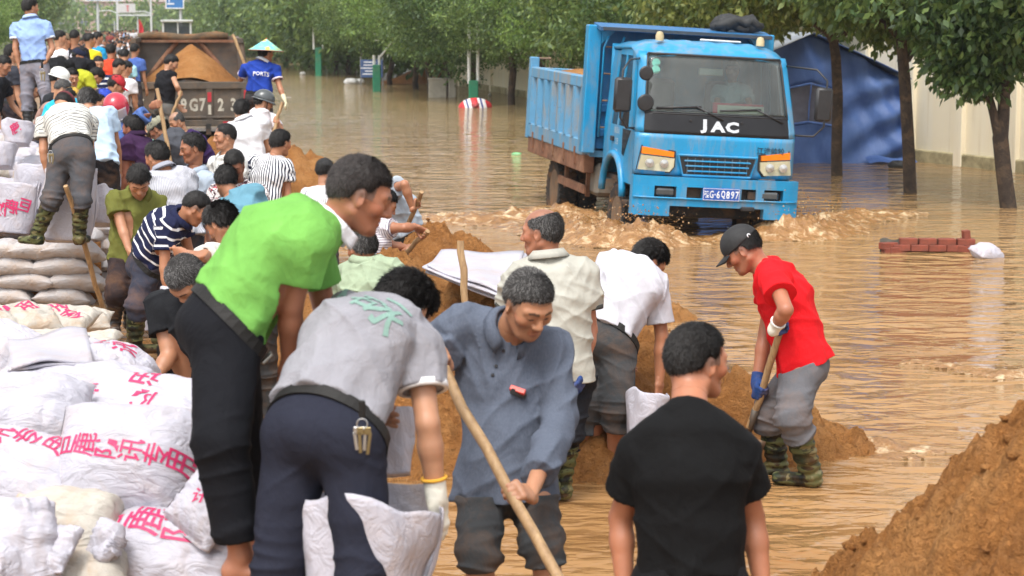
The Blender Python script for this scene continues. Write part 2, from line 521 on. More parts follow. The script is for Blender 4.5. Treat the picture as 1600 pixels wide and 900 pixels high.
# second, denser belt behind the row
for i, yy in enumerate([46, 52, 58, 64, 70, 77, 84, 92, 100, 110, 122, 136, 152, 172, 195, 220]):
 p = row0 + ROADV * ((yy - 32.3) / ROADV.y) + ROADN * rnd.uniform(3.0, 4.6)
 tree((p.x, p.y, 0), 8, 4.6 + rnd.uniform(-.4, .6), FARCROWNS[i % 3] if yy > 80 else CROWNS[(i + 1) % 4], (LEAF_DARK, LEAF_DARK, LEAF_MID)[i % 3],
   'dark tree of the dense belt behind the flooded row, %s from the truck' % ORDW[i], 'trees of the belt behind the flooded row', .16, rnd.uniform(1.25, 1.6))
# row on the other side of the road, behind the crowd
for i, yy in enumerate([40, 45, 50, 56, 62, 69, 77, 86, 96, 108, 122, 140, 160, 185, 215]):
 p = road_pt(yy, -4.9 - (1.2 if yy < 60 else 0)) + ROADN * (-2.6 + rnd.uniform(-.4, .4))
 tree((p.x, p.y, 0), 5.5, 2.9 + rnd.uniform(-.2, .3) + (.012 * yy if yy > 110 else 0), FARCROWNS[i % 3] if yy > 110 else CROWNS[i % 4], (LEAF_BRIGHT, LEAF_MID, LEAF_BRIGHT)[i % 3] if yy < 130 else LEAF_MID,
   'bright green street tree behind the crowd, %s along the road' % ORDW[i], 'trees behind the crowd', .13, rnd.uniform(.9, 1.12))
# woods closing the view at the far end
rs_ = np.random.RandomState(5)
cc = np.stack([rs_.uniform(-150, -30, 520), 300 + rs_.uniform(0, 30, 520), 1.0 + 4.8 * rs_.rand(520)], -1)
V_, F_ = leaf_cloud(rs_, cc, 1.6 + 1.2 * rs_.rand(520), 30, 1.0)
tag(mobj('distant_wood', npmesh('distant_wood', V_, F_, False), LEAF_MID), 'hazy mass of trees closing the far end of the road', 'wood', kind='stuff')
# ---- pale wall along the flooded pavement
def wall_mat():
 t = NT('stained_pale_wall')
 v = t.coord('Object', (1, 1, .06))
 s1 = t.ramp(t.noise(2.2, 5, .65, v), [(.42, (0, 0, 0)), (.62, (1, 1, 1))])
 s2 = t.ramp(t.noise(6.0, 4, .6, v), [(.55, (0, 0, 0)), (.75, (1, 1, 1))])
 v2 = t.coord()
 n = t.ramp(t.noise(1.4, 5, .6, v2), [(.3, (0, 0, 0)), (.8, (1, 1, 1))])
 c = t.mix(t.math('MULTIPLY', n, .5), lin(242, 230, 202), lin(228, 216, 190))
 c = t.mix(t.math('MULTIPLY', s1, .4), c, lin(240, 234, 218))
 c = t.mix(t.math('MULTIPLY', s2, .3), c, lin(172, 150, 110))
 t.set(Base_Color=c, Roughness=.9, Normal=t.bump(t.noise(30, 4, .6, v2), .15, .01))
 return t.m
WALLM = wall_mat()
PLINTH = plain('stained_plinth', lin(176, 164, 128), .9, var=.3, scale=4, dirt=lin(96, 88, 60), dirt_amt=.8)
def wall_run(a, b, n, label):
 a, b = Vector(a), Vector(b)
 t = thing('boundary_wall', label, 'wall', a, 0, None)
 d = (b - a); L = d.length; d.normalize(); nn = Vector((d.y, -d.x, 0))
 if nn.y > 0: nn = -nn
 R = Matrix((d, -nn, Vector((0, 0, 1)))).transposed()
 step = L / n
 for i in range(n):
  c = d * (step * (i + .5))
  MB().box(c + Vector((0, 0, 1.4)), (step - .02, .16, 3.6), R).build('wall_panel', WALLM, t)
  MB().box(c + Vector((0, 0, -.1)) + nn * .05, (step - .03, .2, .64), R, bev=.02).build('plinth', PLINTH, t)
 for i in range(n + 1):
  c = d * (step * i)
  MB().box(c + Vector((0, 0, 1.45)) + nn * .04, (.24, .26, 3.7), R, bev=.01).build('pilaster', WALLM, t)
 MB().box(d * L / 2 + Vector((0, 0, 3.26)), (L, .3, .1), R).build('coping', WALLM, t)
 return t
wa = G(1585, 268); wb_ = G(1432, 251)
dv = Vector(wb_ - wa).normalized()
pa = Vector(wa) - dv * 3.2; pb = Vector(wb_) + dv * 1.6
wall_run((pa.x, pa.y, 0), (pb.x, pb.y, 0), 5, 'pale rain stained boundary wall with pilasters beside the blue tent')
pc = pb + ROADV * 55
wall_run((pb.x, pb.y, 0), (pc.x, pc.y, 0), 16, 'long pale wall half hidden behind the tree row and the truck')
# ---- blue relief tent
def tarp_mat(name, c, c2, rough=.55):
 t = NT(name)
 v = t.coord()
 n = t.noise(1.1, 4, .6, t.coord('Object', (1, 1, .5), (0, .5, 0)), 1.2)
 base = t.mix(t.ramp(n, [(.35, (0, 0, 0)), (.65, (1, 1, 1))]), c, c2)
 t.set(Base_Color=base, Roughness=rough, Normal=t.bump(t.noise(2.6, 4, .55, t.coord('Object', (1, 1, .55), (0, .7, 0)), 1.0), .5, .06))
 return t.m
TARP = tarp_mat('blue_tarp', lin(60, 90, 148), lin(84, 114, 172))
def tent():
 d = 35.4; s = LENS_PX / d
 bl = P(1222, 252, d); ax = Vector((1, .06, 0)).normalized(); dep = Vector((-.25, 1, 0)).normalized()
 base = Vector(G(1252, 255)); base.z = 0
 t = thing('relief_tent', 'blue tarpaulin relief tent with a grey mesh window standing in the water by the wall', 'tent', base)
 h_e, h_p, hw, L = 1.48, 2.30, 1.72, 4.0
 cx = .12
 def face(u, v):      # u -1..1 across, v 0..1 up
  x = cx + u * hw
  top = h_p - (h_p - h_e) * abs(u) ** 1.1
  z = -.3 + (top + .3) * v
  x += .10 * u * (1 - v)
  y = .05 * sin(u * 9 + v * 5) * (1 - v * .5) + .07 * float(vnoise(np.array((u * 4, v * 3, 1.)))) * 2 - .12 * (1 - v) + .09 * sin((u - v * 1.6) * 13) * max(0, u + .1) + .10 * (float(vnoise(np.array((u * 9 + v * 6, v * 2.2, 4.)))) - .5)
  return ax * x + dep * y + Vector((0, 0, z))
 # front sheet with a window opening
 u0, u1, v0, v1 = -.62, .30, .40, .665
 nu, nv = 60, 40
 b = MB(); idx = {}
 for j in range(nv + 1):
  for i in range(nu + 1):
   idx[i, j] = len(b.V); b.V.append(tuple(face(-1 + 2 * i / nu, j / nv)))
 for j in range(nv):
  for i in range(nu):
   u = -1 + 2 * (i + .5) / nu; v = (j + .5) / nv
   if u0 < u < u1 and v0 < v < v1: continue
   b.F.append((idx[i, j], idx[i + 1, j], idx[i + 1, j + 1], idx[i, j + 1])); b.M.append(0)
 me = b.mesh('tent_front', True, False)
 o = mobj('front_sheet', me, TARP, t)
 sm = o.modifiers.new('thick', 'SOLIDIFY'); sm.thickness = .01
 w = MB().grid(lambda a, c: face(u0 - .02 + (u1 - u0 + .04) * a, v0 - .01 + (v1 - v0 + .02) * c) + dep * .03, 16, 8)
 wd = w.build('window_mesh', plain('grey_window_mesh', lin(105, 106, 120), .8, var=.2), t, True)
 fm = plain('pale_blue_tape', lin(88, 122, 190), .6)
 for (ua, va, ub, vb) in ((u0, v1, u1, v1), (u0, v0, u1, v0), (u1, v0, u1, v1), (u0, v0, u0, v1), (-.3, v0, -.3, v1), (0, v0, 0, v1)):
  pts = [face(ua + (ub - ua) * k / 6, va + (vb - va) * k / 6) - dep * .015 for k in range(7)]
  MB().tube(pts, .022 if va == vb else .013, 6).build('window_tape', fm, t, True)
 rb = MB().grid(lambda a, c: ax * (cx + hw * (1.04 - 1.04 * c)) + dep * (a * L - .15) + Vector((0, 0, h_e + (h_p - h_e) * c ** .92 + .03 + .03 * sin(a * 11) * sin(c * 3))), 20, 8)
 o = rb.build('roof_sheet', TARP, t, True); m_ = o.modifiers.new('t', 'SOLIDIFY'); m_.thickness = .012
 rb = MB().grid(lambda a, c: ax * (cx - hw * (1.04 - 1.04 * c)) + dep * (a * L - .15) + Vector((0, 0, h_e + (h_p - h_e) * c ** .92 + .03 + .03 * sin(a * 9) * sin(c * 3))), 20, 8)
 o = rb.build('roof_sheet', tarp_mat('pale_tarp', lin(170, 176, 188), lin(196, 200, 206)), t, True); m_ = o.modifiers.new('t', 'SOLIDIFY'); m_.thickness = .012
 for sgn in (-1, 1):
  sb = MB().grid(lambda a, c: ax * (cx + sgn * (hw + .10 * (1 - c))) + dep * (a * L) + Vector((0, 0, -.3 + (h_e + .3) * c)), 16, 8)
  o = sb.build('side_sheet', TARP, t, True); m_ = o.modifiers.new('t', 'SOLIDIFY'); m_.thickness = .012
 MB().grid(lambda a, c: face(-1 + 2 * a, c) + dep * L, 12, 6).build('back_sheet', TARP, t, True)
 # guy flap at the foot
 MB().grid(lambda a, c: ax * (cx + hw * (.55 + .5 * a)) + dep * (-.18 - .25 * c) + Vector((0, 0, .02 + .10 * (1 - c) + .03 * sin(a * 7))), 10, 4).build('foot_flap', TARP, t, True)
 return t
tent()
# ---- lamp posts with green bases, cabinets, signs in the flood
WHITE_P = plain('white_paint', (.78, .78, .76), .5, var=.08, dirt=lin(150, 140, 120), dirt_amt=.4)
GREEN_P = plain('green_paint', lin(40, 130, 96), .55, var=.2, dirt=lin(120, 120, 90), dirt_amt=.4)
def twin_post(px, py, h, label, gap=.21, green=.42):
 g = G(px, py)
 t = thing('lamp_post', label, 'lamp post', (g[0], g[1], 0), 0, 'lamp posts in the flood')
 MB().box((0, 0, green / 2 - .2), (.3, .3, green + .4), bev=.02).build('base', GREEN_P, t)
 for sx in (-1, 1):
  MB().tube([(sx * gap / 2, 0, green - .1), (sx * gap / 2, 0, h)], .055, 10).build('post', WHITE_P, t, 40)
 for z in (.9, 1.8, h - .2):
  MB().box((0, 0, green + z), (gap, .03, .04)).build('bracket', WHITE_P, t)
 arm = MB(); arm.tube([(gap / 2, 0, h - .1), (.6, -.2, h + .5), (1.6, -.5, h + .6)], .04, 8)
 a = arm.build('lamp_arm', WHITE_P, t, 40)
 MB().box((1.75, -.55, h + .6), (.55, .2, .09), bev=.03).build('lamp_head', WHITE_P, a)
twin_post(740, 163, 2.55, 'white twin lamp post with green base above the striped floating bundle', .28, .75)
twin_post(498, 119, 7.5, 'tall white twin lamp post with a green base far along the flooded carriageway', .45, 1.4)
twin_post(589, 143, 1.35, 'short white post stump on a green base beside the blue notice board', .2, 1.0)
def notice_board():
 g = G(583, 135)
 t = thing('notice_board', 'blue notice board with white writing standing in the flood by a green post', 'sign', (g[0], g[1], 0))
 bl = plain('notice_blue', lin(58, 84, 128), .6)
 MB().box((-.05, 0, .72), (.9, .05, .72), bev=.01).build('panel', bl, t)
 for sx in (-.5, .4): MB().tube([(sx, .03, -.4), (sx, .03, 1.2)], .03, 6).build('post', plain('grey_post', lin(120, 120, 120), .6), t)
 lines = MB()
 for i in range(5): lines.box((-.12 + .05 * (i % 2), -.03, .98 - i * .12), (.5 + .12 * ((i * 7) % 3), .006, .045))
 tag(lines.build('writing_line', plain('notice_white', (.7, .72, .76), .6), t), kind='stuff')
notice_board()
CONC = plain('pale_concrete', lin(184, 178, 164), .9, var=.2, scale=3, dirt=lin(110, 96, 70), dirt_amt=.5)
for (px, py, w, h, dp, lab) in ((684, 152, .62, .62, .5, 'pale concrete block wide in front standing in the flood under the dark trees'), (707, 152, .26, .6, .5, 'narrow concrete block beside the wider one under the dark trees')):
 g = G(px, py)
 t = thing('concrete_block', lab, 'block', (g[0], g[1], 0))
 MB().box((0, 0, h / 2 - .2), (w, dp, h + .4), bev=.02).build('body', CONC, t)
 MB().box((0, 0, h + .015), (w + .04, dp + .04, .05), bev=.01).build('cap', CONC, t)
# earth bank glimpsed behind the trunks
g = G(668, 134)
tag(mobj('earth_bank', hf_mesh('earth_bank', -4, 4, -1.6, 1.6, 50, 24, lambda X, Y: .85 * np.exp(-(X / 1.6) ** 2 - Y ** 2) + .12 * fbm(np.stack([X * 2, Y * 2, X * 0], -1)) - .15), plain('orange_earth', lin(160, 108, 60), .95, var=.3, scale=3), None, (g[0], g[1] + 4, 0)), kind='structure')
# striped bundle floating at the foot of the post
def bundle():
 g = G(742, 168)
 t = NT('striped_bag_cloth')
 sp = t.n('SeparateXYZ'); t.l(t.n('TexCoord').outputs['Object'], sp.inputs[0])
 w = t.math('FRACT', t.math('MULTIPLY', t.math('ADD', sp.outputs[0], t.math('MULTIPLY', sp.outputs[2], .3)), 2.3), 0)
 c = t.ramp(w, [(0, lin(196, 50, 56)), (.34, lin(225, 220, 218)), (.5, lin(50, 62, 120)), (.64, lin(225, 220, 218)), (.86, lin(196, 50, 56))], 'CONSTANT')
 t.set(Base_Color=c, Roughness=.6)
 th = thing('striped_bundle', 'red white and blue striped woven bundle floating at the foot of a white post', 'bag', (g[0], g[1], 0))
 b = MB()
 def f(u, v):
  a = u * 2 * pi; r = (1 - v ** 2.2) ** .6 if v < 1 else 0
  return Vector((cos(a) * .5 * r * (1 + .08 * sin(a * 5 + v * 3)), sin(a) * .34 * r, -.06 + .36 * v + .035 * sin(a * 7) * v * (1 - v) * 4))
 b.grid(f, 40, 14).build('cloth', t.m, th, True)
 MB().tube([(-.06, -.3, .1), (-.03, -.36, .04), (.06, -.33, .06), (.1, -.28, .12)], .05, 8).build('knot', plain('bag_knot', lin(160, 70, 70), .7), th, True)
bundle()
# floating litter
LIT = plain('foam_white', (.72, .71, .68), .7, var=.1)
for k, (px, py, w, h, col, lab) in enumerate([
 (548, 131, .62, .24, LIT, 'pale floating bundle of plastic near the blue notice board'), (473, 116, .32, .14, LIT, 'white box drifting past the far lamp post'),
 (560, 130, .55, .2, LIT, 'white crumpled plastic sheet drifting beside the notice board'), (1402, 262, .34, .14, plain('black_rubber', (.03, .03, .03), .6), 'black slab floating against the tree by the tent'),
 (807, 241, .2, .06, plain('green_plastic', lin(120, 190, 130), .4), 'small green plastic bag drifting behind the blue dump truck'), (765, 150, .12, .1, LIT, 'small white cup shaped float near the trees'),
 (451, 152, .25, .03, LIT, 'thin white strip drifting by the worker in the conical hat')]):
 g = G(px, py)
 t = thing('floating_debris', lab, 'litter', (g[0], g[1], 0), rnd.uniform(-.3, .3))
 me = MB().grid(lambda u, v: Vector((cos(u * 2 * pi) * w / 2 * sin(pi * v) ** .5, sin(u * 2 * pi) * w * .3 * sin(pi * v) ** .5, h * (.5 - cos(pi * v) * .5) - .03 + .15 * h * sin(u * 23 + v * 8))), 18, 8)
 me.build('float', col, t, 40)
# ---- far end: gantry, road signs, flats
GREY_S = plain('galvanised_steel', lin(190, 194, 196), .5, var=.1)
SIGNB = plain('road_sign_blue', lin(44, 108, 168), .5, var=.06)
def far_sign(px, d, w, z0, z1, posts, label, mat, mark=None):
 p = P(px, 40, d)
 t = thing('road_sign', label, 'road sign', (p[0], p[1], 0))
 MB().box((0, 0, (z0 + z1) / 2), (w, .12, z1 - z0), bev=.02).build('panel', mat, t)
 fr = MB()
 for z in (z0, z1): fr.box((0, -.03, z), (w + .08, .12, .07))
 for x in (-w / 2, w / 2): fr.box((x, -.03, (z0 + z1) / 2), (.07, .121, z1 - z0 - .07))
 fr.build('frame', WHITE_P, t)
 for x, top in posts:
  MB().tube([(x, .25, -.2), (x, .25, top)], .11, 10).build('post', GREY_S, t, 40)
 if mark: mark(t)
 return t
def mark_blue(t):
 wm = plain('sign_white', (.75, .77, .8), .5)
 b = MB(); b.box((-.42, -.075, 4.55), (.07, .01, .7)); b.box((-.42, -.075, 4.9), (.2, .01, .09)); b.build('arrow', wm, t)
 for x in (-.05, .2, .45): MB().box((x, -.075, 4.55), (.18, .01, .17)).build('character', wm, t)
 MB().box((-.3, -.075, 4.08), (.5, .01, .1)).build('character', wm, t)
far_sign(274, 150, 1.32, 3.75, 5.6, [(.38, 3.85)], 'blue direction sign on a white post above the sand truck', SIGNB, mark_blue)
far_sign(164, 160, 3.0, 4.45, 6.2, [(-.6, 4.6)], 'wide blue overhead sign cut off at the very top over the crowd', SIGNB)
def gantry():
 d = 250; p = P(198, 40, d)
 t = thing('sign_gantry', 'grey steel gantry with a pale red marked board at the road end', 'gantry', (p[0], p[1], 0))
 for x in (-1.15, 3.1): MB().tube([(x, 0, -.3), (x, 0, 6.5)], .13, 10).build('post', GREY_S, t, 40)
 MB().box((1.0, 0, 3.75), (4.3, .14, .18)).build('beam', GREY_S, t)
 MB().box((1.0, 0, 4.0), (4.3, .08, .07)).build('beam', GREY_S, t)
 MB().box((0, -.1, 4.62), (2.3, .1, 1.1), bev=.02).build('panel', plain('pale_board', lin(186, 186, 186), .6), t)
 m = plain('sign_red', lin(190, 60, 64), .6); b = MB()
 for z in (4.3, 4.55, 4.8, 4.95): b.box((.2, -.16, z), (.34, .012, .07))
 b.box((.2, -.161, 4.6), (.07, .012, .8)); b.build('character', m, t)
 for (x, z, dx) in ((-1.15, 4.0, -1.9), (3.1, 3.9, -1.6), (3.1, 6.2, 1.9)):
  a = MB(); a.tube([(x, 0, z), (x + dx * .5, -.05, z + .35), (x + dx, -.1, z + .3)], .06, 8); q = a.build('lamp_arm', GREY_S, t, 40)
  MB().box((x + dx * 1.1, -.1, z + .3), (.55, .22, .09), bev=.03).build('lamp_head', WHITE_P, q)
 for x in (-1.6, 1.3): MB().tube([(x, .3, -.3), (x, .3, 3.0)], .06, 8).build('pole', GREY_S, t, 40)
gantry()
def flats(px, d, w, storeys, z0, label, c):
 p = P(px, 40, d)
 t = thing('apartment_block', label, 'building', (p[0], p[1], 0))
 wm = plain('flat_wall_%d' % px, c, .9, var=.12, scale=.4)
 H = storeys * 3.0 + z0
 MB().box((0, 3, H / 2), (w, 6, H)).build('wall', wm, t)
 gm = plain('flat_glass', lin(92, 100, 112), .3, var=.2, scale=.5); lm = plain('flat_ledge', lin(200, 190, 184), .9)
 nb = int(w / 3.2)
 for s_ in range(storeys):
  MB().box((0, -.25, z0 + s_ * 3 + .1), (w + .2, .6, .22)).build('ledge', lm, t)
  for k in range(nb):
   x = -w / 2 + (k + .5) * w / nb
   f = MB().box((x, -.06, z0 + s_ * 3 + 1.6), (1.7, .2, 1.5)).build('window', lm, t)
   MB().box((x - .4, -.12, z0 + s_ * 3 + 1.6), (.72, .12, 1.3)).build('pane', gm, f)
   MB().box((x + .4, -.12, z0 + s_ * 3 + 1.6), (.72, .12, 1.3)).build('pane', gm, f)
flats(215, 420, 26, 5, 1.5, 'pinkish beige block of flats beyond the gantry at the end of the road', lin(176, 150, 142))
flats(130, 440, 14, 5, 1, 'greyer block of flats behind the trees at the end of the road', lin(160, 152, 148))
def flag():
 p = P(217, 62, 150)
 t = thing('red_flag', 'red flag hanging limp from a thin pole above the crowd', 'flag', (p[0], p[1], 0))
 MB().tube([(0, 0, -.2), (-.05, 0, 3.1)], .025, 6).build('pole', GREY_S, t)
 MB().grid(lambda u, v: Vector((.02 + .36 * u * (.55 + .45 * sin(pi * v)), .06 * sin(u * 9 + v * 4), 2.95 - 1.15 * v - .25 * u)), 10, 10).build('cloth', plain('flag_red', lin(190, 34, 44), .7), t, True)
flag()
# ================================================================== PEOPLE: implicit bodies meshed on a lattice
def nets(f, lo, h):
 s = f < 0
 c = np.zeros(tuple(n - 1 for n in f.shape), np.int8)
 offs = [(i, j, k) for i in (0, 1) for j in (0, 1) for k in (0, 1)]
 n = c.shape
 for i, j, k in offs:
  c += s[i:i + n[0], j:j + n[1], k:k + n[2]]
 act = (c > 0) & (c < 8)
 idx = np.argwhere(act)
 if not len(idx): return np.zeros((0, 3)), np.zeros((0, 4), np.int32)
 ids = np.full(act.shape, -1, np.int32); ids[act] = np.arange(len(idx))
 acc = np.zeros((len(idx), 3), np.float32); cnt = np.zeros((len(idx), 1), np.float32)
 I, J, K = idx[:, 0], idx[:, 1], idx[:, 2]
 val = {o: f[I + o[0], J + o[1], K + o[2]] for o in offs}
 for o1 in offs:
  for ax in range(3):
   if o1[ax]: continue
   o2 = list(o1); o2[ax] = 1; o2 = tuple(o2)
   a, b = val[o1], val[o2]
   m = (a < 0) != (b < 0)
   t = np.where(m, a / np.where(m, a - b, 1), 0)
   p = np.array(o1, np.float32)[None, :].repeat(len(idx), 0)
   p[:, ax] += t
   acc += np.where(m[:, None], p, 0); cnt += m[:, None]
 V = (idx + acc / cnt) * h + lo
 Q = []
 for ax in range(3):
  a1, a2 = (ax + 1) % 3, (ax + 2) % 3
  sl0 = [slice(1, -1)] * 3; sl1 = [slice(1, -1)] * 3
  sl0[ax] = slice(0, -1); sl1[ax] = slice(1, None)
  m = s[tuple(sl0)] != s[tuple(sl1)]
  w = np.argwhere(m)
  if not len(w): continue
  base = w.copy(); base[:, a1] += 1; base[:, a2] += 1
  ins = s[base[:, 0], base[:, 1], base[:, 2]]
  def cell(d1, d2):
   q = base.copy(); q[:, a1] += d1; q[:, a2] += d2
   return ids[q[:, 0], q[:, 1], q[:, 2]]
  q = np.stack([cell(-1, -1), cell(0, -1), cell(0, 0), cell(-1, 0)], 1)
  q[~ins] = q[~ins][:, ::-1]
  Q.append(q)
 return V, np.concatenate(Q)
def nrm(v):
 v = np.asarray(v, float); return v / (np.linalg.norm(v) + 1e-12)
class Prim:
 """elliptic tapered capsule: axis a->b, section half sizes (w along side, d across) at both ends"""
 __slots__ = ('a', 'b', 'side', 'w0', 'd0', 'w1', 'd1', 'k', 'op', 'clips', 'cap')
 def __init__(s, a, b, s0, s1=None, side=None, k=.02, op=1, clips=(), cap=None):
  s.a = np.asarray(a, float); s.b = np.asarray(b, float)
  s1 = s0 if s1 is None else s1
  s.w0, s.d0 = s0 if isinstance(s0, tuple) else (s0, s0)
  s.w1, s.d1 = s1 if isinstance(s1, tuple) else (s1, s1)
  s.side = side; s.k = k; s.op = op; s.clips = clips; s.cap = cap
 def ev(s, X, Y, Z):
  ab = s.b - s.a; L = np.linalg.norm(ab)
  w = ab / L if L > 1e-9 else np.array((0, 0, 1.))
  u = np.asarray(s.side, float) if s.side is not None else (np.cross(w, (0, 0, 1.)) if abs(w[2]) < .9 else np.cross(w, (0, 1., 0)))
  u = nrm(u - w * (u @ w)); v = np.cross(w, u)
  x, y, z = X - s.a[0], Y - s.a[1], Z - s.a[2]
  e = x * w[0] + y * w[1] + z * w[2]
  pu = x * u[0] + y * u[1] + z * u[2]; pv = x * v[0] + y * v[1] + z * v[2]
  t = np.clip(e / L, 0, 1) if L > 1e-9 else 0 * e
  ov = e - t * L
  W = s.w0 + (s.w1 - s.w0) * t; D = s.d0 + (s.d1 - s.d0) * t
  C = np.minimum(W, D) if s.cap is None else s.cap
  a2 = (pu / W) ** 2; b2 = (pv / D) ** 2; c2 = (ov / C) ** 2
  k0 = np.sqrt(a2 + b2 + c2); k1 = np.sqrt(a2 / W ** 2 + b2 / D ** 2 + c2 / C ** 2)
  d = np.where(k1 > 1e-6, k0 * (k0 - 1) / np.maximum(k1, 1e-6), -np.minimum(W, D))
  for nvec, pt in s.clips:
   d = np.maximum(d, (X - pt[0]) * nvec[0] + (Y - pt[1]) * nvec[1] + (Z - pt[2]) * nvec[2])
  return d.astype(np.float32)
 def bounds(s, m):
  r = max(s.w0, s.w1, s.d0, s.d1, s.cap or 0) + m
  return np.minimum(s.a, s.b) - r, np.maximum(s.a, s.b) + r
def E(c, R, radii, **kw):
 """ellipsoid: R columns = local axes, radii along them; axis of the capsule is the third"""
 c = np.asarray(c, float); ax = R[:, 2] * 1e-4
 return Prim(c - ax, c + ax, (radii[0], radii[1]), side=R[:, 0], cap=radii[2], **kw)
def field_mesh(prims, h, cuts=(), disp=None, pad=.03, box=None):
 """prims in order; union op 1, subtract op -1; cuts: half spaces kept where n.(p-pt) < 0; disp(points)->offset near the surface"""
 adds = [p for p in prims if p.op == 1]
 if box is None:
  lo = np.min([p.bounds(pad)[0] for p in adds], 0); hi = np.max([p.bounds(pad)[1] for p in adds], 0)
 else: lo, hi = np.asarray(box[0], float), np.asarray(box[1], float)
 n = np.ceil((hi - lo) / h).astype(int) + 2
 if n.prod() > 3e7: raise RuntimeError('field too large %s' % n)
 f = np.full(n, .15, np.float32)
 ax = [(lo[i] + h * np.arange(n[i])).astype(np.float32) for i in range(3)]
 for p in prims:
  a, b = p.bounds(abs(p.k) + 2.5 * h + .01)
  i0 = np.maximum(np.floor((a - lo) / h).astype(int), 0); i1 = np.minimum(np.ceil((b - lo) / h).astype(int) + 1, n)
  if (i1 <= i0).any(): continue
  sl = tuple(slice(i0[i], i1[i]) for i in range(3))
  d = p.ev(ax[0][sl[0]][:, None, None], ax[1][sl[1]][None, :, None], ax[2][sl[2]][None, None, :])
  g = f[sl]; k = max(p.k, 1e-4)
  if p.op == 1:
   hh = np.maximum(k - np.abs(g - d), 0)
   f[sl] = np.minimum(g, d) - hh * hh / (4 * k)
  else:
   d = -d
   hh = np.maximum(k - np.abs(g - d), 0)
   f[sl] = np.maximum(g, d) + hh * hh / (4 * k)
 if disp is not None:
  m = np.abs(f) < .035
  w = np.argwhere(m)
  f[m] += disp(w * h + lo).astype(np.float32)
 for cu_ in cuts:
  if callable(cu_):
   m = f < .03
   w = np.argwhere(m)
   f[m] = np.maximum(f[m], cu_(w * h + lo).astype(np.float32)); continue
  nvec, pt = cu_
  d = (ax[0][:, None, None] - pt[0]) * nvec[0] + (ax[1][None, :, None] - pt[1]) * nvec[1] + (ax[2][None, None, :] - pt[2]) * nvec[2]
  f = np.maximum(f, d.astype(np.float32))
 f[0], f[-1], f[:, 0], f[:, -1], f[:, :, 0], f[:, :, -1] = (.1,) * 6
 return nets(f, lo, h)
def perp(v, ref):
 v = nrm(v); r = np.asarray(ref, float)
 return nrm(r - v * (r @ v))
def rotmat(axis, ang):
 return np.array(Matrix.Rotation(ang, 3, Vector([float(x) for x in axis])))
def frame(fwd, upref):
 """columns: right, forward, up"""
 f = nrm(fwd); u = perp(f, upref); r = np.cross(f, u)
 return np.stack([r, f, u], 1)
# ---------------------------------------------------------------- skin, cloth, hair materials
@cached
def skin_mat(tone=(206, 148, 112)):
 c = lin(*tone)
 t = NT('skin')
 at = t.n('Attribute', attribute_name='paint')
 v = t.coord()
 n1 = t.noise(9, 4, .6, v); n2 = t.noise(60, 3, .6, v)
 base = t.mix(t.ramp(n1, [(.3, (0, 0, 0)), (.7, (1, 1, 1))]), tuple(x * .86 for x in c), tuple(min(1, x * 1.08) for x in c))
 base = t.mix(t.math('MULTIPLY', t.ramp(n2, [(.5, (0, 0, 0)), (.8, (1, 1, 1))]), .18), base, (c[0] * .9, c[1] * .62, c[2] * .5))
 base = t.mix(at.outputs['Alpha'], base, at.outputs['Color'])
 t.set(Base_Color=base, Roughness=.48, Subsurface_Weight=.12, Normal=t.bump(t.noise(180, 3, .6, v), .12, .003))
 t.b.inputs['Subsurface Radius'].default_value = (.012, .004, .002)
 t.b.inputs['Subsurface Scale'].default_value = .6
 return t.m
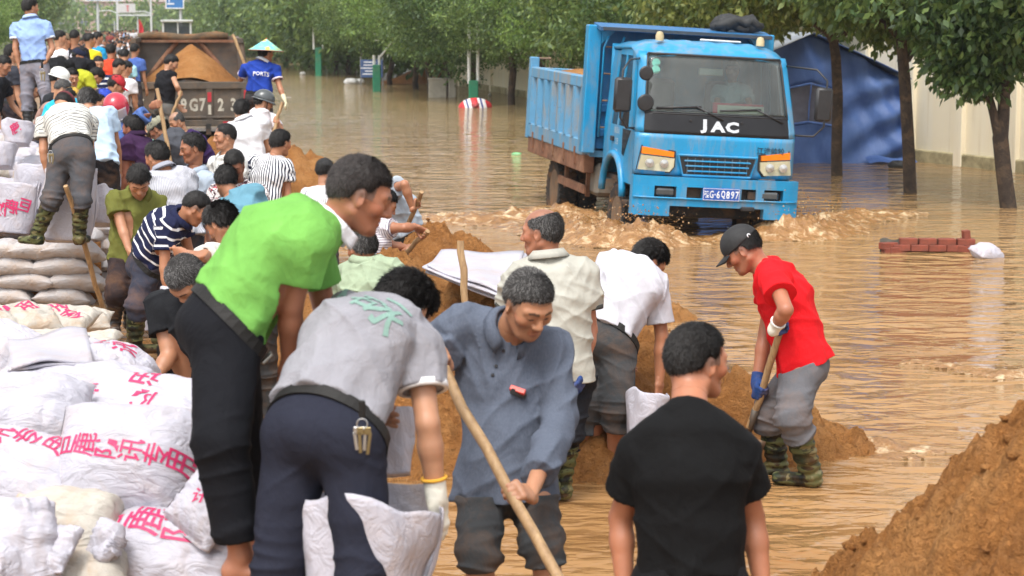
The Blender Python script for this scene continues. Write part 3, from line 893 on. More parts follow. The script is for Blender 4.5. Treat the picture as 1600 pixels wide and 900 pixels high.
@cached
def cloth(c, rough=.88, pattern=None, c2=(0, 0, 0), period=.05, duty=.5, wr=.38, dirt=None, dirt_amt=.4, var=.12, sheen=.0):
 """pattern: hstripe / vstripe follow the garment's own coordinates; camo; floral"""
 t = NT('cloth')
 v = t.coord()
 n1 = t.noise(5, 5, .6, v)
 base = t.mix(t.ramp(n1, [(.3, (0, 0, 0)), (.7, (1, 1, 1))]), tuple(x * (1 - var) for x in c), tuple(min(1, x * (1 + var)) for x in c))
 if pattern in ('hstripe', 'vstripe'):
  at = t.n('Attribute', attribute_name='gar_h' if pattern == 'hstripe' else 'gar_v')
  q = t.math('FRACT', t.math('ADD', t.math('DIVIDE', at.outputs['Fac'], period), 100.0))
  m = t.math('LESS_THAN', q, duty)
  base = t.mix(m, base, c2)
 elif pattern == 'camo':
  a = t.noise(7, 2, .5, t.coord('Object', (1, 1, 2.2)), .7); b = t.noise(9, 2, .5, t.coord('Object', (1.3, 1.3, 2.6), (0, 0, 1)), .8)
  base = t.mix(t.ramp(a, [(.47, (0, 0, 0)), (.49, (1, 1, 1))]), base, lin(84, 88, 56))
  base = t.mix(t.ramp(b, [(.55, (0, 0, 0)), (.57, (1, 1, 1))]), base, lin(28, 30, 26))
  base = t.mix(t.ramp(b, [(.36, (1, 1, 1)), (.38, (0, 0, 0))]), base, lin(112, 108, 78))
 elif pattern == 'floral':
  a = t.noise(26, 3, .6, v, 1.5)
  base = t.mix(t.ramp(a, [(.48, (0, 0, 0)), (.52, (1, 1, 1))]), base, c2)
  base = t.mix(t.ramp(t.noise(17, 2, .5, v, 1), [(.62, (0, 0, 0)), (.66, (1, 1, 1))]), base, lin(170, 60, 70))
 elif pattern == 'melange':
  base = t.mix(t.ramp(t.noise(170, 2, .6, t.coord('Object', (1, 1, .4))), [(.42, (0, 0, 0)), (.6, (1, 1, 1))]), base, c2)
 if dirt:
  n2 = t.noise(4.5, 6, .72, v, .5)
  base = t.mix(t.math('MULTIPLY', t.ramp(n2, [(.46, (0, 0, 0)), (.7, (1, 1, 1))]), dirt_amt), base, dirt)
 fold = t.noise(7.0, 3, .5, t.coord('Object', (1, 1, .6)), 1.6)
 fold2 = t.noise(19, 3, .55, v, 1.0)
 hgt = t.math('ADD', t.math('MULTIPLY', fold, 1.0), t.math('MULTIPLY', fold2, .35))
 b1 = t.bump(hgt, wr, .03)
 t.set(Base_Color=base, Roughness=rough, Normal=t.bump(t.noise(420, 2, .5, v), .08, .002, b1))
 t.b.inputs['Specular IOR Level'].default_value = .18
 t.b.inputs['Sheen Weight'].default_value = sheen
 t.b.inputs['Sheen Roughness'].default_value = .6
 return t.m
@cached
def hair_mat(c=(.006, .005, .0045), grey=0.0):
 t = NT('hair')
 at = t.n('Attribute', attribute_name='strand')
 f = at.outputs['Fac']
 base = t.mix(f, c, tuple(x * 3.4 + .010 for x in c))
 if grey:
  base = t.mix(t.math('GREATER_THAN', f, 1 - grey * .75), base, (.15, .145, .14))
 t.set(Base_Color=base, Roughness=.5, Normal=t.bump(t.noise(260, 3, .7, t.coord('Object', (1, 1, .3))), .6, .004))
 t.b.inputs['Specular IOR Level'].default_value = .3
 return t.m
def add_strands(V, F, R, k, n, length, width, wild=.3):
 """short hairs rooted all over a hair cap; returns joined mesh data and a per vertex strand value"""
 rs = np.random.RandomState(len(V) % 9973)
 a, b, c = V[F[:, 0]], V[F[:, 1]], V[F[:, 2]]
 nn = np.cross(b - a, V[F[:, 3]] - a) if F.shape[1] == 4 else np.cross(b - a, c - a)
 ar = np.linalg.norm(nn, axis=1) + 1e-12
 i = rs.choice(len(F), n, p=ar / ar.sum())
 w = rs.rand(n, 2, 1)
 d4 = V[F[i, 3]]
 root = (a[i] * (1 - w[:, 0]) + b[i] * w[:, 0]) * (1 - w[:, 1]) + (d4 * (1 - w[:, 0]) + c[i] * w[:, 0]) * w[:, 1]
 nv = nn[i] / ar[i][:, None]
 nl = nv @ R
 cmb = np.stack([nl[:, 0] * .5, .55 * np.sign(nl[:, 1] + .1) * (nl[:, 2] > .2), -.25 - .75 * (nl[:, 2] < .5)], 1) @ R.T
 d = cmb - nv * (cmb * nv).sum(1, keepdims=True)
 d /= np.linalg.norm(d, axis=1, keepdims=True) + 1e-9
 d = d + nv * (.22 + .3 * rs.rand(n, 1)) + rs.normal(size=(n, 3)) * wild
 d /= np.linalg.norm(d, axis=1, keepdims=True)
 sd_ = np.cross(d, nv); sd_ /= np.linalg.norm(sd_, axis=1, keepdims=True) + 1e-9
 L = length * (.5 + .8 * rs.rand(n, 1))
 S_ = np.stack([root - sd_ * width / 2, root + sd_ * width / 2, root + d * L * .6 + sd_ * width * .35 - nv * 0, root + d * L - nv * L * .15], 1).reshape(-1, 3)
 F2 = np.arange(n * 4).reshape(n, 4) + len(V)
 return np.concatenate([V, S_]), np.concatenate([F, F2]), np.concatenate([np.full(len(V), .05), np.repeat(rs.rand(n), 4)])
BELT = plain('black_leather', (.012, .011, .010), .6, var=.3, scale=30, bump=.2, spec=.3)
RUBBER = plain('black_rubber_boot', (.02, .021, .022), .35, var=.4, scale=8, dirt=MUD, dirt_amt=.45)
WOOD = None
def wood_mat():
 t = NT('worn_wood_handle')
 v = t.coord('Object', (26, 26, 1.6))
 n = t.noise(1.0, 6, .65, v, .5)
 c = t.ramp(n, [(.25, lin(112, 86, 58)), (.5, lin(164, 132, 94)), (.75, lin(190, 160, 120))])
 c = t.mix(t.ramp(t.noise(3, 4, .6, t.coord()), [(.5, (0, 0, 0)), (.75, (.6, .6, .6))]), c, lin(120, 96, 66))
 t.set(Base_Color=c, Roughness=.6, Normal=t.bump(n, .25, .004))
 return t.m
WOOD = wood_mat()
STEEL_DIRTY = plain('muddy_steel', lin(96, 88, 80), .5, .6, var=.3, scale=8, dirt=MUD, dirt_amt=.9)
# ---------------------------------------------------------------- the figure
LEN = dict(torso=.50, neckhead=.205, sh=.178, uarm=.285, farm=.245, hip=.092, thigh=.42, shin=.41)
def hand_prims(w, d, nrm_, side, curl, sc=1.0, fat=0.0, thumb_side=1, spread=0.0, kf=.007):
 """w wrist, d hand direction, nrm_ palm normal (fingers curl towards it), side = index->thumb side axis"""
 out = []
 d = nrm(d); n = perp(d, nrm_); s = np.cross(d, n); s = s * (1 if s @ side >= 0 else -1)
 pc = w + d * .088 * sc
 out.append(Prim(w - d * .02, w + d * .02 * sc, (.028 * sc + fat, .021 * sc + fat), (.034 * sc + fat, .018 * sc + fat), side=s, k=.012))
 out.append(Prim(w + d * .02 * sc, pc, (.034 * sc + fat, .0165 * sc + fat), (.041 * sc + fat, .0135 * sc + fat), side=s, k=.014))
 lens = (.072, .080, .075, .058); offs = (.029, .010, -.010, -.029)
 for i in range(4):
  b = pc + s * offs[i] * sc - n * .002
  L = lens[i] * sc; c = curl[i] if isinstance(curl, (tuple, list)) else curl * (1 + .06 * i)
  ang = .25 * c; r = .0092 * sc + fat * .8
  for j, (fr, da) in enumerate(((.44, .55), (.32, .62), (.24, .45))):
   ang += c * da
   dd = d * cos(ang) + n * sin(ang) + s * (spread * (1.5 - i) * .1)
   e = b + nrm(dd) * L * fr
   out.append(Prim(b, e, r, r * .93, k=kf if j else .010))
   b = e; r *= .92
 tb = w + d * .03 * sc + s * .028 * sc
 c = curl[0] if isinstance(curl, (tuple, list)) else curl
 t1 = nrm(d * .75 + s * (.75 - .35 * min(c, 1.2)) + n * (.25 + .45 * min(c, 1.2)))
 m = tb + t1 * .042 * sc
 t2 = nrm(d * .9 + s * (.25 - .45 * min(c, 1.3)) + n * (.1 + .6 * min(c, 1.3)))
 out.append(Prim(tb - d * .01, m, .0145 * sc + fat, .0115 * sc + fat, k=.012))
 out.append(Prim(m, m + t2 * .034 * sc, .0112 * sc + fat, .0092 * sc + fat, k=.006))
 return out
def head_prims(c, R, sc=1.0, nose=1.0, ear=True):
 """R columns right, forward, up; c = skull centre"""
 def p(x, y, z): return c + R @ (np.array((x, y, z)) * sc)
 def rot(ax, a): return R @ rotmat(ax, a)
 o = []
 o.append(E(p(0, -.012, .034), R, (.0755 * sc, .096 * sc, .084 * sc), k=.01))
 o.append(E(p(0, -.045, .0), R, (.066 * sc, .055 * sc, .066 * sc), k=.03))
 o.append(Prim(p(0, .026, .0), p(0, .046, -.078), (.067 * sc, .058 * sc), (.040 * sc, .040 * sc), side=R[:, 0], k=.028, cap=.032 * sc))
 o.append(E(p(0, .070, -.092), R, (.024 * sc, .020 * sc, .018 * sc), k=.02))
 for x in (-1, 1):
  o.append(E(p(x * .043, .055, -.018), R, (.026 * sc, .026 * sc, .024 * sc), k=.02))
  o.append(Prim(p(x * .055, -.005, -.05), p(x * .034, .05, -.088), .020 * sc, .016 * sc, k=.03))
  o.append(Prim(p(x * .012, .083, .028), p(x * .047, .066, .026), .011 * sc, .009 * sc, k=.016))
  o.append(Prim(p(x * .031, .105, .006), p(x * .031, .104, .006), (.017 * sc, .012 * sc), side=R[:, 0], cap=.011 * sc, k=.014, op=-1))
  o.append(E(p(x * .031, .0735, .005), R, (.0135 * sc, .0125 * sc, .0115 * sc), k=.004))
  o.append(Prim(p(x * .018, .0835, .0115), p(x * .044, .077, .009), .0042 * sc, .0042 * sc, k=.004))
 o.append(Prim(p(0, .082, .018), p(0, .104 * (.5 + .5 * nose) + .0, -.022), .0085 * sc, .0135 * sc, k=.012))
 for x in (-1, 1): o.append(E(p(x * .0135, .092, -.0275), R, (.0095 * sc, .012 * sc, .009 * sc), k=.008))
 o.append(Prim(p(-.012, .083, -.0505), p(.012, .083, -.0505), .0085 * sc, k=.010))
 o.append(Prim(p(-.011, .083, -.0625), p(.011, .083, -.0625), .0095 * sc, k=.008))
 o.append(Prim(p(-.022, .094, -.0562), p(.022, .094, -.0562), (.010 * sc, .0022 * sc), side=R[:, 1], k=.003, op=-1))
 if ear:
  for x in (-1, 1):
   Re = rot((0, 0, 1), -x * .45) @ rotmat((1, 0, 0), .2)
   o.append(E(p(x * .077, -.008, -.004), Re, (.0075 * sc, .0185 * sc, .031 * sc), k=.010))
   o.append(E(p(x * .088, -.002, -.002), Re, (.007 * sc, .010 * sc, .017 * sc), k=.006, op=-1))
 return o
class Fig:
 pass
def solve(parent, px, py, L, sgn, dref):
 """3D point on the photo ray through (px,py), at bone length L from parent; sgn>0 farther, <0 nearer; |sgn|<1 scales"""
 d0 = proj(parent)[2]
 q = P(px, py, d0)
 pl = np.linalg.norm(q - parent)
 dd = sgn * sqrt(max(L * L - pl * pl, 0))
 return P(px, py, d0 + dd)
def make_pose(D):
 """D: spec dict. Anchors the figure at head pixel (or pelvis pixel) and depth; returns joints"""
 J = {}
 s = D['s']; dep = LENS_PX / s; k = D.get('size', 1.0)
 phi = radians(D.get('phi', 0)); phic = radians(D.get('phic', D.get('phi', 0)))
 fw = np.array((sin(phi), cos(phi), 0)); rt = np.array((cos(phi), -sin(phi), 0))
 lean = radians(D.get('lean', 5)); roll = radians(D.get('roll', 0))
 up = np.array((0, 0, 1.))
 tdir = nrm(up * cos(lean) + fw * sin(lean)); tdir = rotmat(fw, roll) @ tdir
 L = {a: b * k for a, b in LEN.items()}
 if 'pel' in D:
  pel = P(*D['pel'][:2], dep)
  J['pel'] = pel
  if 'neck' in D: J['neck'] = solve(pel, D['neck'][0], D['neck'][1], L['torso'], D['neck'][2] if len(D['neck']) > 2 else 0, dep)
  else: J['neck'] = pel + tdir * L['torso']
 else:
  J['neck'] = P(*D['neck'][:2], dep) if 'neck' in D else None
  if J['neck'] is None:
   hd = P(*D['head'][:2], dep)
   hl = radians(D.get('hpitch', D.get('lean', 5) * .6))
   ndir = nrm(up * cos(lean * .7) + fw * sin(lean * .7))
   J['neck'] = hd - ndir * L['neckhead']
   J['head'] = hd
  J['pel'] = J['neck'] - tdir * L['torso']
 td = nrm(J['neck'] - J['pel']); J['td'] = td
 fc = np.array((sin(phic), cos(phic), 0)); rc = np.array((cos(phic), -sin(phic), 0))
 rc = perp(td, rc); J['rc'] = rc; J['fc'] = np.cross(up, rc) if 0 else np.cross(td, rc)   # front of chest
 # R is right; td up; front = up x right
 J['fc'] = nrm(np.cross(td, rc))
 if 'shR' in D: J['shR'] = solve(J['neck'], *D['shR'][:2], L['sh'], D['shR'][2] if len(D['shR']) > 2 else 0, dep)
 else: J['shR'] = J['neck'] + rc * L['sh'] - td * .06 * k
 if 'shL' in D: J['shL'] = solve(J['neck'], *D['shL'][:2], L['sh'], D['shL'][2] if len(D['shL']) > 2 else 0, dep)
 else: J['shL'] = J['neck'] - rc * L['sh'] - td * .06 * k
 if 'shR' in D and 'shL' in D:
  J['rc'] = rc = perp(td, J['shR'] - J['shL']); J['fc'] = nrm(np.cross(td, rc))
 if 'head' not in J:
  if 'head' in D: J['head'] = solve(J['neck'], *D['head'][:2], L['neckhead'], D['head'][2] if len(D['head']) > 2 else 0, dep)
  else: J['head'] = J['neck'] + nrm(td * .75 + up * .5) * L['neckhead']
 hy = radians(D.get('hphi', D.get('phi', 0))); hp = radians(D.get('hpitch', 12)); hr = radians(D.get('hroll', 0))
 hf = np.array((sin(hy) * cos(hp), cos(hy) * cos(hp), -sin(hp)))
 R = frame(hf, (0, 0, 1)); R = rotmat(hf, hr) @ R
 J['hR'] = R
 pel = J['pel']
 for sd, sg in (('R', 1), ('L', -1)):
  hip = pel + rt * sg * L['hip'] - np.array((0, 0, .03 * k))
  J['hip' + sd] = hip
  # arms
  a = D.get('arm' + sd, 'hang')
  sh = J['sh' + sd]; out = rc * sg
  if isinstance(a, str):
   f_ = fc
   pre = {'hang': ((.10, .05, -1), (.05, .25, -1)), 'fwd': ((.12, .75, -.65), (-.15, .95, -.15)), 'down': ((.10, .22, -1), (-.10, .45, -1)),
     'low': ((.15, .35, -1), (-.25, .7, -.7)), 'hip': ((.75, -.35, -.75), (-.75, .35, -.45)), 'up': ((.35, .5, .45), (-.1, .5, .9)), 'dig': ((.2, .6, -.75), (-.35, .75, -.55)),
     'wide': ((.8, .35, -.35), (.35, .8, -.1))}[a]
   e = sh + nrm(out * pre[0][0] + f_ * pre[0][1] + up * pre[0][2]) * L['uarm']
   w = e + nrm(out * pre[1][0] + f_ * pre[1][1] + up * pre[1][2]) * L['farm']
  else:
   (ex, ey, es), (wx, wy, ws) = a
   e = solve(sh, ex, ey, L['uarm'], es, dep)
   w = solve(e, wx, wy, L['farm'], ws, dep)
  J['el' + sd], J['wr' + sd] = e, w
  g = D.get('leg' + sd, 'stand')
  if isinstance(g, str):
   pre = {'stand': ((.10, .06, -1), (.03, -.06, -1)), 'step': ((.15, .38, -1), (.05, -.10, -1)), 'back': ((.12, -.22, -1), (.02, -.35, -1)), 'bent': ((.15, .45, -1), (.0, -.35, -1)),
     'wide': ((.38, .15, -1), (.22, -.08, -1)), 'squat': ((.35, .95, -.12), (.0, -.25, -1))}[g]
   kn = hip + nrm(rt * sg * pre[0][0] + fw * pre[0][1] + up * pre[0][2]) * L['thigh']
   an = kn + nrm(rt * sg * pre[1][0] + fw * pre[1][1] + up * pre[1][2]) * L['shin']
  else:
   (kx, ky, ks_), (ax_, ay_, as_) = g
   kn = solve(hip, kx, ky, L['thigh'], ks_, dep)
   an = solve(kn, ax_, ay_, L['shin'], as_, dep)
  J['kn' + sd], J['an' + sd] = kn, an
  fy = D.get('foot' + sd)
  J['ft' + sd] = np.array((sin(radians(fy)), cos(radians(fy)), 0)) if fy is not None else nrm(fw + rt * sg * .25)
 J['rt'], J['fw'] = rt, fw
 return J
def spine(J, bulge, k):
 """points pelvis, waist, chest, neck along a back that rounds"""
 a, b = J['pel'], J['neck']; back = -J['fc']
 f = lambda t, w: a + (b - a) * t + back * bulge * w
 return [f(0, 0), f(.30, .55), f(.62, 1.0), f(.86, .6), b]
TONES = [(180, 130, 100), (168, 116, 86), (188, 140, 110), (156, 104, 76), (174, 124, 94)]
def folds(p, ax, fa, fp, seed):
 t = (p @ ax)[:, None]
 q = p * fp + ax * t * (fa - fp) + seed
 q = q + (vnoise(p * 4 + 9)[:, None] - .5) * 1.1
 r = 1 - np.abs(2 * vnoise(q) - 1)
 return r ** 3.2
def person(D):
 """builds one figure; D holds the pose (photo pixels), clothes and words"""
 k = D.get('size', 1.0); s = D['s']
 J = make_pose(D)
 lod = D.get('lod', 0 if s > 240 else (1 if s > 110 else 2))
 hb = (.0085, .0125, .018, .030)[lod]; hh = (.0042, .0062, .010, .018)[lod]; hn = (.0038, .0062, .010, .018)[lod]; hc = (.0062, .0100, .015, .026)[lod]
 hh *= D.get('hres', 1)
 ground = min(J['anR'][2], J['anL'][2]) - .08 * k
 base = np.array((J['pel'][0], J['pel'][1], ground))
 T = thing('person', D['label'], 'person', base, 0, D.get('group'))
 fat = D.get('fat', 1.0)
 tone = D.get('tone', TONES[rnd.randrange(len(TONES))])
 SK = skin_mat(tone)
 sp = spine(J, D.get('bulge', .02 + .0009 * D.get('lean', 5)), k)
 rc, fc, td, fw, rt = J['rc'], J['fc'], J['td'], J['fw'], J['rt']
 R, hd = J['hR'], J['head']
 up = np.array((0, 0, 1.))
 sgw = 1.0
 # ---------- body
 def torso(o, kk=.03):
  w = lambda a, b: (a * k * fat + o, b * k * fat + o)
  pr = [Prim(sp[0], sp[0] - td * .02, w(.155, .110), side=rt, k=kk, cap=.10 * k + o),
    Prim(sp[0], sp[1], w(.150, .105), w(.136, .098), side=rt, k=kk),
    Prim(sp[1], sp[2], w(.138, .100), w(.158, .112), side=rc, k=kk),
    Prim(sp[2], sp[3], w(.158, .112), w(.150, .088), side=rc, k=kk, cap=.06 * k + o),
    Prim(J['shR'] * .75 + J['shL'] * .25, J['shR'] * .25 + J['shL'] * .75, w(.056, .054), side=td, k=kk)]
  for sd in 'RL':
   pr.append(Prim(J['neck'] * .8 + sp[3] * .2 + (J['sh' + sd] - J['neck']) * .15, J['sh' + sd], .052 * k + o, .050 * k + o, k=kk))
  return pr
 hands, hmeta = {}, {}
 for sd, sg in (('R', 1), ('L', -1)):
  e, w = J['el' + sd], J['wr' + sd]
  fd = nrm(w - e)
  gp = D.get('grip' + sd)
  if gp is not None:     # shaft: two world points
   a, b = gp; ax = nrm(b - a)
   q = a + ax * ((w - a) @ ax)
   if D.get('gat' + sd):
    q = min((a + (b - a) * t_ for t_ in np.linspace(0, 1, 200)), key=lambda c_: abs(proj(c_)[1] - D['gat' + sd]))
   dv = q - w; dv = dv - ax * (dv @ ax)
   if np.linalg.norm(dv) < .03: dv = fd - ax * (fd @ ax)
   d_ = nrm(dv)
   n_ = np.cross(ax, d_); n_ = n_ if n_ @ (td if abs(n_ @ up) < .2 else -up) > 0 else -n_
   if D.get('flip' + sd): n_ = -n_
   w2 = q - d_ * .088 * k - n_ * .030
   J['wr' + sd] = w2
   hands[sd] = (w2, d_, n_, ax * (1 if ax @ (rc * -sg) > 0 else -1), 1.35)
  else:
   hd_ = D.get('hand' + sd)
   d_ = fd if hd_ is None or hd_[0] is None else nrm(hd_[0])
   inward = -rc * sg
   n_ = perp(d_, inward + fc * .2) if hd_ is None or hd_[1] is None else perp(d_, hd_[1])
   cu = (.45 if hd_ is None else hd_[2])
   side = fc
   hands[sd] = (w, d_, n_, side, cu)
  hmeta[sd] = nrm(J['wr' + sd] - e)
 body = torso(0.0)
 nb = J['neck'] - td * .03 * k
 hb0 = hd + R @ np.array((0, -.024, -.055)) * k
 body.append(Prim(nb, hb0, (.060 * k, .056 * k), (.054 * k, .056 * k), side=rc, k=.03))
 for sd, sg in (('R', 1), ('L', -1)):
  sh, e, w = J['sh' + sd], J['el' + sd], J['wr' + sd]
  body += [Prim(sh, sh + (e - sh) * .4, .052 * k, .047 * k, k=.03), Prim(sh, e, .046 * k, .037 * k, k=.012),
     Prim(e, e + (w - e) * .35, .037 * k, .039 * k, k=.012), Prim(e + (w - e) * .3, w, .039 * k, (.026 * k, .022 * k), k=.012)]
  hp_, kn, an = J['hip' + sd], J['kn' + sd], J['an' + sd]
  body += [Prim(hp_, kn, .084 * k, .052 * k, k=.03), Prim(kn, kn + (an - kn) * .35, .050 * k, .054 * k, k=.02), Prim(kn + (an - kn) * .3, an, .053 * k, .034 * k, k=.015)]
  ft = J['ft' + sd]; heel = an - up * .045 * k - ft * .025 * k
  body += [Prim(an, heel, .036 * k, .034 * k, k=.015), Prim(heel, an - up * .055 * k + ft * .15 * k, (.034 * k, .030 * k), (.044 * k, .020 * k), side=np.cross(ft, up), k=.02)]
 handp = {sd: hand_prims(*hands[sd][:3], hands[sd][3], hands[sd][4], k, D.get('gfat', 0) if D.get('glove' + sd) else 0) for sd in 'RL'}
 headp = head_prims(hd, R, k, D.get('nose', 1.0))
 # ---------- mesh the body in three resolutions that meet under one skin
 nd = nrm(hb0 - nb); ncut = nb + (hb0 - nb) * .55
 Vs, Fs, n0 = [], [], 0
 cuts = [(nd, ncut)]
 for sd in 'RL':
  cuts.append((hands[sd][1] * 1.0, hands[sd][0] + hands[sd][1] * .0)) if 0 else None
 wcl = {sd: (nrm(hands[sd][1]), hands[sd][0] - nrm(hands[sd][1]) * .012) for sd in 'RL'}
 # clip forearm prims only, so that planes do not cut the trunk
 mainp = []
 for p in body + headp[:3]:
  mainp.append(p)
 for sd in 'RL':
  pass
 V, F = field_mesh(mainp, hb, cuts=[(nd, ncut + nd * .004)])
 Vs.append(V); Fs.append(F + n0); n0 += len(V)
 neckp = [p for p in body if p.k == .03][-0:]
 hl = hd - .16 * k; hu = hd + .16 * k
 V, F = field_mesh([body[-1 * 0]] * 0 + torso(0.0) + [Prim(nb, hb0, (.060 * k, .056 * k), (.054 * k, .056 * k), side=rc, k=.03)] + headp, hh, cuts=[(-nd, ncut - nd * .004)], box=(hl, hu))
 headn = len(V)
 h0 = n0
 Vs.append(V); Fs.append(F + n0); n0 += len(V)
 for sd in 'RL':
  if D.get('glove' + sd): continue
  V, F = field_mesh(handp[sd], hn)
  Vs.append(V); Fs.append(F + n0); n0 += len(V)
 V = np.concatenate(Vs); F = np.concatenate(Fs)
 me = npmesh('body', V - base, F)
 paint = np.zeros((len(V), 4), np.float32)
 q = ((V[h0:h0 + headn] - hd) @ R) / k
 x, y, z = np.abs(q[:, 0]), q[:, 1], q[:, 2]
 c = np.array(lin(*tone))
 def put(m, col, a):
  pm = paint[h0:h0 + headn]; a = np.asarray(a, np.float32) * np.ones(len(q), np.float32)
  pm[m, :3] = col; pm[m, 3] = np.maximum(pm[m, 3], a[m])
 eye = ((q[:, 0] - np.sign(q[:, 0]) * .031) / .0115) ** 2 + ((z - .003) / .0042) ** 2
 put((eye < 1) & (y > .07), (.03, .02, .018), .85)
 lip = (x < .023) & (z > -.072) & (z < -.044) & (y > .078)
 put(lip, (c[0] * .72, c[1] * .45, c[2] * .42), .6)
 brow = (np.abs(z - .0265 - .004 * np.sin(x * 60)) < .0052) & (x > .011) & (x < .047) & (y > .055)
 put(brow, (.02, .016, .014), D.get('brow', .8))
 st = D.get('stubble', .25)
 beard = (z < -.035) & (y > .0) & ~lip
 put(beard & (paint[h0:h0 + headn, 3] == 0), (c[0] * .55, c[1] * .5, c[2] * .52), st)
 if D.get('buzz'):
  nz = fbm(q * 30, 3)
  sc_ = ((y < .034) & (z > -.045 - .0 * y) & ((y < -.012) | (z > .0))) | (z > .058)
  fd = np.clip((z + .05) / .07, .25, 1)
  put(sc_ & (paint[h0:h0 + headn, 3] == 0), (.06, .052, .048), np.clip(D['buzz'] * (nz * .9 + .45) * fd, 0, 1))
 red = (x > .04) & (y > .03) & (z < 0) & (z > -.04)
 put(red & (paint[h0:h0 + headn, 3] == 0), (c[0] * 1.02, c[1] * .74, c[2] * .7), .35)
 at = me.attributes.new('paint', 'FLOAT_COLOR', 'POINT')
 at.data.foreach_set('color', paint.ravel())
 mobj('body', me, SK, T)
 # ---------- gloves
 for sd in 'RL':
  gl = D.get('glove' + sd)
  if gl:
   w, d_ = hands[sd][0], hands[sd][1]
   e = J['el' + sd]
   pr = hand_prims(*hands[sd][:3], hands[sd][3], hands[sd][4], k, .003)
   cf = nrm(w - e)
   pr.append(Prim(w - cf * .065, w, .036 * k, .032 * k, k=.015, clips=[(-cf, w - cf * .06)]))
   V, F = field_mesh(pr, hn * 1.1)
   gme = npmesh('glove', V - base, F)
   gm = gl if isinstance(gl, (list, tuple)) and not isinstance(gl[0], float) else [gl]
   mats = [cloth(tuple(c_), wr=.4, dirt=lin(150, 120, 70), dirt_amt=.35) for c_ in gm]
   o = mobj('glove', gme, mats, T)
   if len(mats) > 1:       # dipped palm
    cen = np.array([p.center for p in gme.polygons]) + base
    rel = (cen - w) @ hands[sd][1]
    gme.polygons.foreach_set('material_index', (rel > .035).astype(np.int32))
   if len(gm) > 0 and D.get('cuff' + sd):
    u_ = nrm(np.cross(cf, (0, .3, 1.))); v_ = np.cross(cf, u_)
    MB().tube([(w - cf * .062 - base) + (u_ * cos(a) + v_ * sin(a)) * .037 * k for a in np.linspace(0, 2 * pi, 17)], .006, 6, cap=False).build('glove_band', cloth(D['cuff' + sd]), o, True)
 # ---------- trousers
 def limb_disp(amp, freq, seed, a, b, stretch=2.0):
  ax_ = nrm(b - a)
  def f(p):
   q_ = p - (p - a) @ ax_[:, None] * 0
   t_ = ((p - a) @ ax_)[:, None]
   q_ = p + ax_ * t_ * (stretch - 1)
   return (fbm(q_ * freq + seed, 3, .55) - .5) * amp * 2
  return f
 wind = D.get('wrinkle', 1.4)
 seed = rnd.uniform(0, 40)
 tr = D.get('trousers')
 if tr is not None:
  o = .014 * k; loose = D.get('loose', 1.0)
  cuff = D.get('cuff_at', .9 if D.get('boots') is None or D.get('under') else D.get('boot_top', .35) + .10)     # fraction of shin covered
  pr = []
  waistp = sp[0] + td * D.get('waist', .075) * k
  wcl_ = [(td, waistp)]
  pr.append(Prim(sp[0] - td * .03, sp[1], (.158 * k * fat + o, .116 * k * fat + o), (.143 * k * fat + o, .105 * k * fat + o), side=rt, k=.03, clips=wcl_, cap=.11 * k))
  for sd, sg in (('R', 1), ('L', -1)):
   hp_, kn, an = J['hip' + sd], J['kn' + sd], J['an' + sd]
   pr.append(E(hp_ - fw * .035 * k + up * .01, np.stack([rt, fw, up], 1), (.085 * k, .085 * k, .10 * k), k=.03))
   pr.append(Prim(hp_, kn, .092 * k * (.5 + .5 * fat) + o * .8, .064 * k * loose + o, k=.035))
   ce = kn + (an - kn) * cuff
   sh_ = nrm(an - kn)
   pr.append(Prim(kn, an, .064 * k * loose + o, .056 * k * loose + o * .6, k=.02, clips=[(sh_, ce)]))
   if D.get('rolled'):
    pr.append(Prim(ce - sh_ * .05, ce, .070 * k * loose + .008, .070 * k * loose + .008, k=.006, clips=[(sh_, ce + sh_ * .005), (-sh_, ce - sh_ * .055)]))
   pr.append(Prim(kn + (an - kn) * (cuff - .12), kn + (an - kn) * (cuff + .05), .043 * k, .044 * k, k=.004, op=-1, clips=[(-sh_, ce - sh_ * .03)]))
  def disp(p):
   a_ = (fbm(p * np.array((5, 5, 7.)) + seed, 2, .5) - .5) * .012
   for sd in 'RL':
    hp_, kn, an = J['hip' + sd], J['kn' + sd], J['an' + sd]
    ce = kn + (an - kn) * cuff
    for pt, am, rr, ax_ in ((kn, .016, .020, nrm(an - hp_)), (ce, .020, .014, nrm(an - kn)), (hp_ - up * .08, .012, .02, nrm(up + rt * (.6 if sd == 'R' else -.6)))):
     r2 = ((p - pt) ** 2).sum(1)
     a_ = a_ - am * 1.35 * (folds(p, ax_, 20, 3.4, seed) - .2) * np.exp(-r2 / rr)
   return a_ * D.get('twr', wind)
  def cuffcut(p):
   v_ = np.full(len(p), -1.)
   for sd in 'RL':
    kn, an = J['kn' + sd], J['an' + sd]
    ax_ = nrm(an - kn); ce = kn + (an - kn) * cuff
    al = (p - ce) @ ax_; rd_ = np.linalg.norm(p - ce - al[:, None] * ax_, axis=1)
    v_ = np.where((rd_ < .12 * k) & (al > -.06), np.maximum(v_, al), v_)
   return v_
  V, F = field_mesh(pr, hc, disp=disp, cuts=[cuffcut] + ([] if D.get('tuck', True) or D.get('belt') == 'show' else [(td, sp[0] + td * (D.get('hem', -.1) + .025) * k)]))
  trme = npmesh('trousers', V - base, F)
  mobj('trousers', trme, tr, T)
